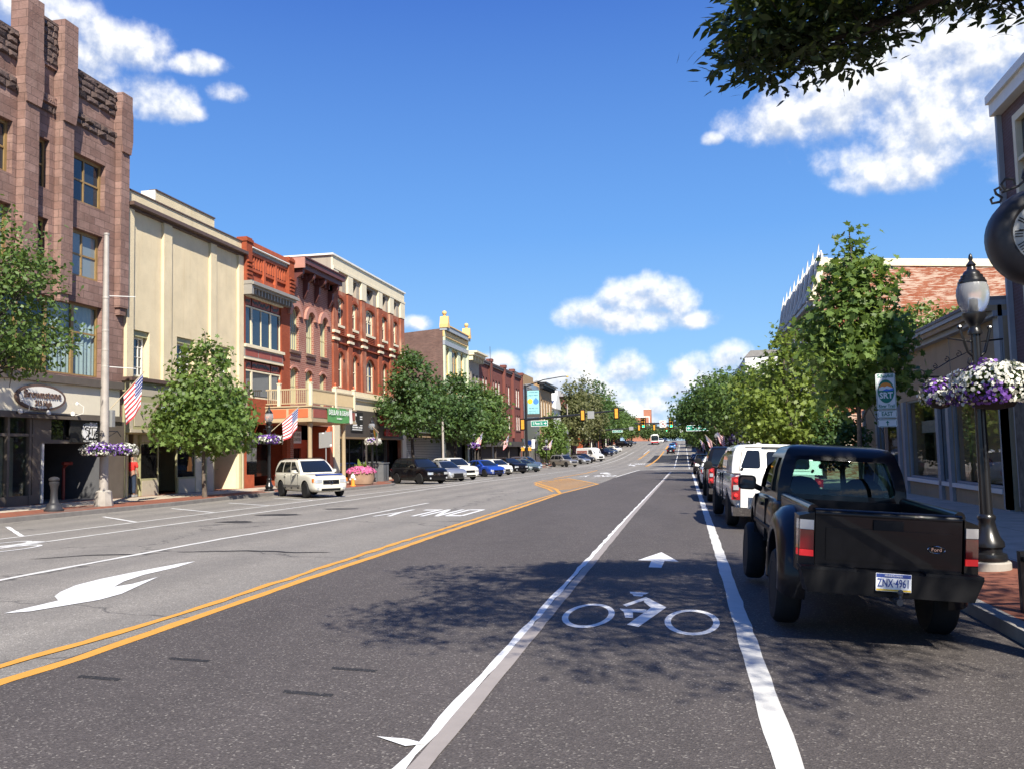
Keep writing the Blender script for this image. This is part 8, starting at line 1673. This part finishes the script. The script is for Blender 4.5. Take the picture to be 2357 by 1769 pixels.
mb = MB(); mb.lathe([(.16, 0), (.16, .05), (.11, .07), (.10, .45)], (-18.6, 48.2, z), 14); mb.obj('barrel', M['orange_flat'], o, 40); mb = MB(); mb.lathe([(.13, .45), (.13, .5), (.11, .6), (.05, .68), (.0, .72)], (-18.6, 48.2, z), 14); mb.tube([(-18.78, 48.2, z + .38), (-18.42, 48.2, z + .38)], .06, 10); mb.obj('bonnet', M['white_trim'], o, 40)
o = thing('traffic_sign', 'grey back of a square sign on a thin post behind the white SUV', 'sign', (-19.3, 46.0, gr(-19.3, 46, .16)))
mb = MB(); mb.tube([(-19.3, 46, o.location.z), (-19.3, 46, 3.05)], .03, 8); mb.obj('post', M['sign_grey'], o, 40); mb = MB()
mb.hexa([(-19.68, 45.94, 2.1), (-18.92, 45.94, 2.16), (-18.92, 45.965, 2.16), (-19.68, 45.965, 2.1), (-19.68, 45.94, 2.95), (-18.92, 45.94, 3.01), (-18.92, 45.965, 3.01), (-19.68, 45.965, 2.95)]); pl = mb.obj('sign_plate', M['sign_grey'], o)
mb = MB(); mb.box(-19.5, -19.38, 45.93, 45.94, 2.89, 2.95); mb.nxt(); mb.box(-19.04, -18.93, 45.93, 45.94, 2.2, 2.3); mb.obj('white_sticker', M['white_lettering'], pl)
# person in the doorway
o = thing('person', 'person in a red T-shirt and dark jeans standing in the cream building doorway', 'person', (-22.92, 33.85, gr(-22.92, 33.85, .24)))
def figure(name, mat, joints, edges, parent, lv=1):
    me = bpy.data.meshes.new(name); ox, oy, oz = parent.location
    me.from_pydata([(j[0], j[1], j[2]) for j in joints], edges, []); k = bpy.data.objects.new('tmp', me); COL.objects.link(k); md = k.modifiers.new('s', 'SKIN'); sv = me.skin_vertices[0].data
    for i, j in enumerate(joints): sv[i].radius = (j[3], j[4] if len(j) > 4 else j[3])
    sv[0].use_root = True; sb = k.modifiers.new('u', 'SUBSURF'); sb.levels = lv; dg = bpy.context.evaluated_depsgraph_get(); out = bpy.data.meshes.new_from_object(k.evaluated_get(dg)); bpy.data.objects.remove(k)
    out.materials.clear(); out.materials.append(M[mat]); out.polygons.foreach_set('use_smooth', [True] * len(out.polygons)); return link(name, out, parent)
bd = figure('body', 'skin', [(0, 0, .95, .12, .10), (0, 0, 1.15, .13, .10), (0, 0, 1.38, .15, .10), (0, 0, 1.49, .055), (0, .01, 1.60, .085, .10), (0, .01, 1.70, .08, .09), (.19, 0, 1.40, .05), (.24, .02, 1.12, .04), (.22, .12, .90, .03), (-.19, 0, 1.40, .05), (-.24, .02, 1.12, .04), (-.22, .12, .90, .03), (.09, 0, .88, .09), (.10, .02, .48, .06), (.11, -.02, .10, .045), (.11, .12, .05, .035), (-.09, 0, .88, .09), (-.10, .02, .48, .06), (-.11, -.02, .10, .045), (-.11, .12, .05, .035),
    (.225, .16, .83, .012), (.20, .17, .82, .011), (.24, .15, .82, .011), (-.225, .16, .83, .012), (-.2, .17, .82, .011)], [(0, 1), (1, 2), (2, 3), (3, 4), (4, 5), (2, 6), (6, 7), (7, 8), (2, 9), (9, 10), (10, 11), (0, 12), (12, 13), (13, 14), (14, 15), (0, 16), (16, 17), (17, 18), (18, 19), (8, 20), (8, 21), (8, 22), (11, 23), (11, 24)], o)
figure('red_shirt', 'shirt_red', [(0, 0, .98, .15, .125), (0, 0, 1.2, .155, .12), (0, 0, 1.40, .17, .115), (0, 0, 1.46, .09), (.20, 0, 1.41, .075), (.25, .02, 1.2, .065), (-.20, 0, 1.41, .075), (-.25, .02, 1.2, .065)], [(0, 1), (1, 2), (2, 3), (2, 4), (4, 5), (2, 6), (6, 7)], o)
figure('jeans', 'denim', [(0, 0, .97, .145, .12), (.09, 0, .86, .11), (.10, .02, .48, .085), (.11, -.02, .12, .075), (-.09, 0, .86, .11), (-.10, .02, .48, .085), (-.11, -.02, .12, .075)], [(0, 1), (1, 2), (2, 3), (0, 4), (4, 5), (5, 6)], o)
figure('hair', 'black_lettering', [(0, -.02, 1.66, .095, .10), (0, -.01, 1.73, .08)], [(0, 1)], o); mb = MB()
for s_ in (1, -1): mb.nxt(); mb.box(s_ * .06, s_ * .16, -.08, .19, 0, .09)
zz = o.location; mb.v = [(x + zz.x, y + zz.y, z + zz.z) for x, y, z in mb.v]; mb.obj('shoe', M['shoe'], o)
# ---- signals
def signal(par, x, y, z, lit=None, face=-1, h=1.07, w=.34):
    """a three-lamp signal head; face -1 looks at the camera (-y), +1 shows its back"""
    mb = MB(); mb.box(x - w * .9, x + w * .9, y - .02, y + .02, z - h/2 - .14, z + h/2 + .14); o = mb.obj('back_plate', M['black_plastic'], par)
    mb = MB(); d = .17
    for k in range(3): c = z + (1 - k) * h / 3; mb.box(x - w/2, x + w/2, y - d, y + d, c - h/6 + .006, c + h/6 - .006)
    mb.obj('signal_housing', M['signal_yellow'], par)
    if face < 0:
        for k, (m, nm) in enumerate((('black_plastic', 'red_lens'), ('black_plastic', 'amber_lens'), ('signal_green_lit' if lit else 'black_plastic', 'green_lens'))):
            c = z + (1 - k) * h / 3; mb = MB(); mb.lathe([(.145, -.01), (.14, -.025), (.0, -.035)], (x, y - d, c), 18, 0, 'y'); l = mb.obj(nm, M[m], par, 40)
            mb = MB()
            for q in range(10):
                t0, t1 = R(-20 + 22 * q), R(2 + 22 * q); mb.hexa([(x + r * math.cos(t), y - d - e, c + r * math.sin(t)) for e in (0, .2) for r, t in ((.15, t0), (.165, t0), (.165, t1), (.15, t1))])
            mb.obj('visor', M['black_plastic'], l)
def street_name(par, x0, x1, y, z0, z1, txt, arrow, tilt=0.0):
    mb = MB(); mb.box(x0 - .05, x1 + .05, y - .02, y + .01, z0 - .05, z1 + .05); o = mb.obj('name_plate_border', M['sign_white'], par); mb = MB(); mb.box(x0, x1, y - .026, y - .02, z0, z1); o2 = mb.obj('name_plate', M['green_sign'], par)
    mb = MB(); w = x1 - x0; cz = (z0 + z1) / 2; h = z1 - z0; sgn = 1 if arrow > 0 else -1; ax = x1 - .25 if arrow > 0 else x0 + .25
    put_text(mb, txt, h * .52, lambda a, b, c: ((x0 + x1) / 2 - sgn * .2 + a, y - .03 - c, cz + b), 0, .006, w * .60, .004)
    mb.prism([(ax - sgn * .16, cz - h * .08), (ax, cz - h * .08), (ax, cz - h * .26), (ax + sgn * .16, cz), (ax, cz + h * .26), (ax, cz + h * .08), (ax - sgn * .16, cz + h * .08)], lambda p_, a: (p_[0], a, p_[1]), y - .033, y - .026); mb.obj('street_name', M['sign_white'], o2)
S1 = thing('signal_mast', 'black signal mast with street name sign and two yellow signal backs', 'traffic signal', (-17.6, 100, gr(-17.6, 100)))
zb = S1.location.z; Y1 = 100
mb = MB(); mb.tube([(-17.6, Y1, zb), (-17.6, Y1, 9.2)], [.17, .12], 12); mb.obj('mast_pole', M['lamp_black'], S1, 40)
mb = MB(); mb.tube([(-17.9, Y1, 5.25), (-14, Y1, 5.45), (-6.3, Y1, 6.05)], [.15, .13, .08], 10); mb.obj('mast_arm', M['lamp_black'], S1, 40)
mb = MB(); mb.tube([(-17.6, Y1, 9.0), (-15.5, Y1, 9.7), (-13.3, Y1, 10.0), (-12.6, Y1, 10.0)], [.07, .06, .05, .05], 8); la = mb.obj('luminaire_arm', M['lamp_black'], S1, 40)
mb = MB(); mb.lathe([(.0, -.1), (.14, -.06), (.16, .02), (.05, .08)], (-12.7, Y1, 9.98), 12); mb.obj('luminaire_head', M['sunny_yellow'], la, 40)
signal(S1, -11.05, Y1 - .1, 5.55, face=1); signal(S1, -7.25, Y1 - .1, 5.65, face=1); signal(S1, -17.95, Y1 - .2, 4.7, face=1); street_name(S1, -16.95, -15.1, Y1 - .15, 4.5, 5.05, 'S Penn St', 1)
mb = MB(); mb.box(-10.5, -9.75, Y1 - .15, Y1 - .12, 5.15, 6.0); mb.obj('sign_back', M['sign_grey'], S1)
mb = MB(); mb.tube([(-12.8, Y1, 5.6), (-12.8, Y1, 6.9)], .05, 6); mb.obj('antenna_pipe', M['pole_grey'], S1)
for x in (-18.0, -17.2): mb = MB(); mb.box(x - .17, x + .17, Y1 - .3, Y1 - .1, 1.7, 2.1); mb.obj('pedestrian_signal', M['signal_yellow'], S1)
S2 = thing('signal_mast', 'black signal mast from the right with two green lights and no U-turn sign', 'traffic signal', (4.6, 106, gr(4.6, 106)))
zb = S2.location.z; Y2 = 106
mb = MB(); mb.tube([(4.6, Y2, zb), (4.6, Y2, 8.6)], [.17, .12], 12); mb.obj('mast_pole', M['lamp_black'], S2, 40)
mb = MB(); mb.tube([(4.8, Y2, 4.45), (0, Y2, 4.5), (-5.6, Y2, 4.62)], [.15, .12, .08], 10); mb.obj('mast_arm', M['lamp_black'], S2, 40)
mb = MB(); mb.tube([(4.6, Y2, 8.3), (3, Y2, 8.0), (.2, Y2, 8.25)], [.07, .06, .04], 8); mb.lathe([(.0, -.1), (.14, -.06), (.16, .02), (.05, .08)], (.1, Y2, 8.22), 12); mb.obj('luminaire_arm', M['lamp_black'], S2, 40)
signal(S2, -4.55, Y2 - .15, 4.62, True); signal(S2, -1.3, Y2 - .15, 4.56, True); street_name(S2, .45, 2.9, Y2 - .18, 3.62, 4.2, 'N Penn St', -1)
mb = MB(); mb.box(-2.65, -1.88, Y2 - .2, Y2 - .17, 4.08, 4.88); o2 = mb.obj('turn_sign', M['sign_white'], S2)
mb = MB(); cx, cz = -2.265, 4.48
for k in range(24):
    t0, t1 = 2 * math.pi * k / 24, 2 * math.pi * (k + 1) / 24; mb.prism([(cx + r * math.cos(t), cz + r * math.sin(t)) for r, t in ((.29, t0), (.35, t0), (.35, t1), (.29, t1))], lambda p_, a: (p_[0], a, p_[1]), Y2 - .21, Y2 - .2)
mb.prism([(cx - .24, cz + .2), (cx - .2, cz + .24), (cx + .24, cz - .2), (cx + .2, cz - .24)], lambda p_, a: (p_[0], a, p_[1]), Y2 - .216, Y2 - .2); mb.obj('red_ring', M['flag_red'], o2)
mb = MB(); mb.tube([(cx + .1, Y2 - .2, cz - .2), (cx + .1, Y2 - .2, cz + .08), (cx + .05, Y2 - .2, cz + .15), (cx - .05, Y2 - .2, cz + .15), (cx - .1, Y2 - .2, cz + .08), (cx - .1, Y2 - .2, cz - .04)], .028, 6); mb.prism([(cx - .18, cz - .04), (cx - .02, cz - .04), (cx - .1, cz - .18)], lambda p_, a: (p_[0], a, p_[1]), Y2 - .215, Y2 - .2); mb.obj('turn_arrow', M['black_lettering'], o2)
S3 = thing('signal_mast', 'farther signal mast from the left with small green street name sign', 'traffic signal', (-17.5, 190, gr(-17.5, 190))); zb = S3.location.z; Y3 = 190
mb = MB(); mb.tube([(-17.5, Y3, zb), (-17.5, Y3, 9)], [.17, .12], 10); mb.obj('mast_pole', M['lamp_black'], S3, 40); mb = MB(); mb.tube([(-17.5, Y3, 5.7), (-5, Y3, 6.1)], [.15, .08], 8); mb.obj('mast_arm', M['lamp_black'], S3, 40)
signal(S3, -9.1, Y3 - .1, 6.0, face=1); signal(S3, -5.9, Y3 - .1, 6.0, face=1); street_name(S3, -14.7, -12.6, Y3 - .15, 5.2, 5.6, 'S Charlotte St', 1)
mb = MB(); mb.box(-11.2, -10.3, Y3 - .15, Y3 - .12, 5.55, 6.3); mb.obj('sign_back', M['sign_grey'], S3)
S4 = thing('signal_mast', 'farthest signal mast with small green light over the right lane', 'traffic signal', (4.6, 205, gr(4.6, 205))); zb = S4.location.z; Y4 = 205
mb = MB(); mb.tube([(4.6, Y4, zb), (4.6, Y4, 8.5)], [.17, .12], 10); mb.obj('mast_pole', M['lamp_black'], S4, 40); mb = MB(); mb.tube([(4.6, Y4, 5.9), (-6, Y4, 6.1)], [.15, .08], 8); mb.obj('mast_arm', M['lamp_black'], S4, 40); signal(S4, -3.6, Y4 - .1, 5.9, True)
mb = MB(); mb.box(-.6, 0, Y4 - .1, Y4 - .07, 5.1, 5.8); mb.nxt(); mb.box(.4, 1.0, Y4 - .1, Y4 - .07, 5.1, 5.8); mb.obj('lane_sign', M['sign_white'], S4)
# banner sign with sun and raindrop
o = thing('hanging_banner', 'tall pale blue banner sign with sun and raindrop behind the mast', 'banner', (-19.3, 112, 6))
mb = MB(); mb.box(-19.55, -17.85, 112, 112.2, 6.0, 9.45); mb.obj('banner_frame', M['charcoal'], o); mb = MB(); mb.box(-19.45, -17.95, 111.97, 112, 6.4, 9.38); mb.obj('banner_panel', M['banner_cyan'], o)
mb = MB(); mb.lathe([(.34, 0), (.34, -.02), (0, -.025)], (-19.1, 111.97, 8.0), 12, 0, 'y'); mb.obj('sun_shape', M['sunny_yellow'], o); mb = MB(); mb.lathe([(.36, 0), (.36, -.02), (0, -.025)], (-18.35, 111.97, 7.95), 14, 0, 'y'); mb.prism([(-18.6, 8.15), (-18.1, 8.15), (-18.35, 8.5)], lambda p_, a: (p_[0], a, p_[1]), 111.95, 111.97); mb.obj('drop_shape', M['drop_blue'], o)
mb = MB()
for t, z, h_ in (('OUTDOOR SHOP', 9.15, .16), ('ENJOY NEW', 8.75, .17), ('WE MISS YOU', 7.1, .2), ('come back to', 6.78, .14), ('see you soon', 6.55, .13)): put_text(mb, t, h_, lambda a, b, c: (-18.7 + a, 111.96 - c, z + b), 0, .006, 1.2)
mb.obj('banner_lettering', M['navy'], o)
# trail signs on the right
o = thing('trail_sign', 'green and white river trail sign with EAST and arrow plates on a brown post', 'sign', (4.24, 20, gr(4.24, 20, .14))); zb = o.location.z; yy = 19.96
mb = MB(); mb.box(4.21, 4.27, 19.98, 20.02, zb, 3.1); mb.obj('post', M['sign_back_steel'], o)
def rplate(x0, x1, z0, z1, r, y, nm, mt, par):
    q = MB(); q.prism(rr_(x0, x1, z0, z1, r), lambda p_, a: (p_[0], a, p_[1]), y - .004, y); return q.obj(nm, M[mt], par)
for (z0, z1) in ((2.405, 3.155), (2.215, 2.385), (2.03, 2.195)):
    pl = rplate(4.075, 4.47, z0, z1, .035, yy + .01, 'sign_plate', 'sign_white', o)
    q = MB(); b = .012; ww = .008
    for (a0, a1, c0, c1) in ((4.075 + b + .02, 4.47 - b - .02, z0 + b, z0 + b + ww), (4.075 + b + .02, 4.47 - b - .02, z1 - b - ww, z1 - b), (4.075 + b, 4.075 + b + ww, z0 + b + .02, z1 - b - .02), (4.47 - b - ww, 4.47 - b, z0 + b + .02, z1 - b - .02)): q.box(a0, a1, yy + .003, yy + .0055, c0, c1)
    q.obj('border_line', M['green_sign'], pl)
def lt(t, h_, x, z, mt, w_=None, y=yy, nm='sign_lettering', bold=.002): q = MB(); put_text(q, t, h_, lambda a, b, c: (x + a, y + .003 - c, z + b), 0, .004, w_, bold); q.obj(nm, M[mt], o)
lt('Schuylkill', .065, 4.272, 3.095, 'green_sign', .32); lt('River Trail', .065, 4.272, 2.468, 'green_sign', .32); lt('EAST', .085, 4.272, 2.30, 'green_sign', .22)
def ell(cx, cz, rx, rz, y, nm, mt, a0=0, a1=360, n=30, dz=0): q = MB(); q.prism([(cx + rx * math.cos(R(lerp(a0, a1, i / n))), cz + rz * math.sin(R(lerp(a0, a1, i / n)))) for i in range(n + (a1 - a0 < 360))], lambda p_, a: (p_[0], a, p_[1]), y - .003, y); q.obj(nm, M[mt], o)
ell(4.272, 2.78, .165, .245, yy + .004, 'green_oval', 'green_sign'); ell(4.272, 2.79, .148, .175, yy + .001, 'orange_sky', 'orange_flat', 15, 165)
mb = MB(); mb.prism([(4.128, 2.80), (4.14, 2.86), (4.2, 2.885), (4.25, 2.87), (4.3, 2.895), (4.36, 2.87), (4.405, 2.855), (4.416, 2.80)], lambda p_, a: (p_[0], a, p_[1]), yy - .004, yy - .001); mb.obj('white_cloud', M['sign_white'], o)
mb = MB(); mb.prism([(4.2, 2.80), (4.28, 2.835), (4.34, 2.82), (4.416, 2.845), (4.418, 2.795), (4.3, 2.785)], lambda p_, a: (p_[0], a, p_[1]), yy - .007, yy - .004); mb.obj('blue_hills', M['drop_blue'], o)
lt('SRT', .125, 4.272, 2.69, 'sign_white', .27, yy - .004, 'trail_letters', .006)
mb = MB(); mb.prism([(4.262, 2.06), (4.282, 2.06), (4.282, 2.12), (4.31, 2.115), (4.272, 2.165), (4.234, 2.115), (4.262, 2.12)], lambda p_, a: (p_[0], a, p_[1]), yy + .001, yy + .005); mb.obj('up_arrow', M['green_sign'], o)
# hanging shop sign, wall bracket
o = thing('hanging_sign', 'white hanging shop sign half hidden by the tall right maple', 'sign', (7.5, 42, 3.7))
pl = rplate(6.92, 8.05, 3.36, 4.05, .08, 42, 'sign_plate', 'sign_white', o); rplate(6.89, 8.08, 3.33, 4.08, .1, 42.02, 'sign_border', 'pale_blue', o)
q = MB(); put_text(q, 'CERAMICS', .14, lambda a, b, c: (7.48 + a, 41.99 - c, 3.82 + b), 0, .006, .9); put_text(q, 'PEROGIES', .14, lambda a, b, c: (7.5 + a, 41.99 - c, 3.56 + b), 0, .006, .85); q.obj('sign_lettering', M['navy'], o); q = MB(); q.tube([(7.9, 42, 4.2), (6.8, 42, 4.2)], .02, 6); q.tube([(7.1, 42, 4.2), (7.1, 42, 4.05)], .008, 4); q.obj('bracket', M['lamp_black'], o)
def spiral(cx, cy, cz, r0, r1, t0, t1, pl, n=18): return [(cx + lerp(r0, r1, i / n) * math.cos(lerp(t0, t1, i / n)) * pl[0], cy + lerp(r0, r1, i / n) * math.cos(lerp(t0, t1, i / n)) * pl[1], cz + lerp(r0, r1, i / n) * math.sin(lerp(t0, t1, i / n))) for i in range(n + 1)]
o = thing('wall_bracket', 'thin scrolled iron bracket on the front of the beige shop', 'bracket', (7.8, 24.5, 3.6)); mb = MB()
mb.tube([(7.75, 25.2, 3.35), (6.35, 25.2, 3.42)], .018, 6); mb.tube([(7.75, 25.2, 4.15), (7.0, 25.2, 3.8), (6.35, 25.2, 3.42)], .013, 6); mb.tube([(7.75, 25.2, 3.1), (7.0, 25.2, 3.2), (6.5, 25.2, 3.4)], .018, 6)
for cx, cz, r in ((6.3, 3.5, .1), (6.65, 3.68, .07), (6.95, 3.85, .08), (7.25, 3.98, .09), (7.4, 3.5, .1)): mb.tube(spiral(cx, 25.2, cz, .01, r, 0, 8, (1, 0)), .01, 5)
mb.obj('scrollwork', M['lamp_black'], o, 40)
# post clock at the right edge
o = thing('post_clock', 'round black street clock with Roman numerals at the right edge', 'clock', (3.38, 9.05, gr(3.38, 9.05, .14))); zb = o.location.z; cx, cy, cz = 3.385, 9.05, 3.60
mb = MB(); mb.lathe([(.25, 0), (.25, .2), (.16, .3), (.10, .5), (.07, .9), (.065, 2.9 - zb), (.10, 3.0 - zb), (.08, 3.15 - zb)], (cx, cy, zb), 16); mb.obj('post', M['lamp_black'], o, 40)
mb = MB(); mb.lathe([(.30, -.19), (.33, -.22), (.40, -.20), (.455, -.12), (.465, 0), (.455, .12), (.40, .20), (.33, .22), (.30, .19)], (cx, cy, cz), 40, 0, 'y', False); mb.obj('clock_case', M['hydrant_iron'], o, 40)
for s_ in (-1, 1):
    mb = MB(); mb.lathe([(.31, 0), (.0, .002)], (cx, cy + s_ * .19, cz), 36, 0, 'y'); fc = mb.obj('clock_face', M['sign_grey'], o)
    mb = MB()
    for k, nm in enumerate(['XII', 'I', 'II', 'III', 'IIII', 'V', 'VI', 'VII', 'VIII', 'IX', 'X', 'XI']):
        a = R(90 - 30 * k); rr2 = .245; rot = a - math.pi / 2
        put_text(mb, nm, .07, lambda p_, b, c: (cx - s_ * (rr2 * math.cos(a) + p_ * math.cos(rot) - b * math.sin(rot)) * -1 if s_ < 0 else cx - (rr2 * math.cos(a) + p_ * math.cos(rot) - b * math.sin(rot)), cy + s_ * (.195 + c), cz + rr2 * math.sin(a) + p_ * math.sin(rot) + b * math.cos(rot)), 0, .004)
    if s_ < 0: mb.v = [(2 * cx - x if False else x, y, z) for x, y, z in mb.v]
    mb.obj('numerals', M['black_lettering'], fc)
    mb = MB()
    for ang, l, w_ in ((172, .25, .012), (35, .16, .016)): a = R(ang); dx, dz = math.cos(a) * -s_, math.sin(a); mb.hexa([(cx + dx * q_ - dz * e, cy + s_ * d, cz + dz * q_ + dx * e) for d in (.2, .206) for q_, e in ((-.03, -w_), (l, -w_ * .4), (l, w_ * .4), (-.03, w_))])
    mb.obj('clock_hands', M['black_lettering'], fc)
mb = MB()
for s_ in (-1, 1):
    f = lambda pts: mb.tube([(cx + s_ * x, cy, cz + z) for x, z in pts], .013, 6)
    f([(.33, .36), (.40, .35), (.41, .39), (.385, .41)]); f([(.33, .36), (.31, .40), (.36, .44), (.37, .48), (.33, .50), (.31, .47)]); f([(.31, .45), (.25, .47), (.16, .50), (.08, .57), (.04, .66)]); f([(.27, .46), (.31, .53), (.27, .58), (.2, .57), (.19, .52)]); f([(.06, .5), (.12, .58), (.1, .66), (.05, .66)])
mb.lathe([(.03, .46), (.05, .5), (.03, .6), (.04, .7), (.015, .78), (.0, .85)], (cx, cy, cz), 12); mb.obj('iron_scroll', M['hydrant_iron'], o, 40)
# low black railing round the tree pit on the right
o = thing('tree_guard', 'low black iron guard at the right edge of the pavement', 'railing', (3.42, 9.6, gr(3.4, 9.6, .14))); zb = o.location.z; mb = MB()
for x, y in ((3.36, 9.95), (3.36, 7.6), (4.6, 9.95), (4.6, 7.6)): mb.nxt(); mb.box(x - .045, x + .045, y - .045, y + .045, zb, zb + .62)
mb.obj('guard_post', M['lamp_black'], o); mb = MB(); mb.box(3.33, 3.39, 7.6, 9.95, zb + .52, zb + .57); mb.nxt(); mb.box(3.36, 4.6, 9.92, 9.98, zb + .52, zb + .57); mb.nxt(); mb.box(4.57, 4.63, 7.6, 9.95, zb + .52, zb + .57); mb.obj('guard_rail', M['lamp_black'], o)
# small poles and meters along the far pavements
for x, y, h_, lb in ((-20.2, 73.5, 4.6, 'grey pole in front of the roller shutter'), (-20.1, 93, 7.2, 'grey pole beside the spreading tree')):
    o = thing('utility_pole', lb, 'pole', (x, y, gr(x, y, .15))); mb = MB(); mb.tube([(x, y, gr(x, y, .1)), (x, y, h_)], [.12, .09], 10); mb.obj('shaft', M['pole_grey'], o, 40); mb = MB(); mb.lathe([(.13, 0), (.13, .12), (0, .16)], (x, y, h_), 10); mb.obj('cap', M['pole_grey'], o, 40)
o = thing('blue_shop_sign', 'small white and blue round logo sign at the corner beyond the mast', 'sign', (-20.0, 116, 3)); mb = MB(); mb.tube([(-20, 116, gr(-20, 116)), (-20, 116, 2.6)], .05, 6); mb.obj('post', M['grey_trim'], o); mb = MB(); mb.box(-20.7, -19.3, 115.9, 116, 2.0, 3.2); mb.obj('sign_plate', M['sign_white'], o); mb = MB(); mb.lathe([(.3, 0), (.3, -.02), (0, -.03)], (-20, 115.9, 2.75), 16, 0, 'y'); mb.obj('blue_disc', M['drop_blue'], o)
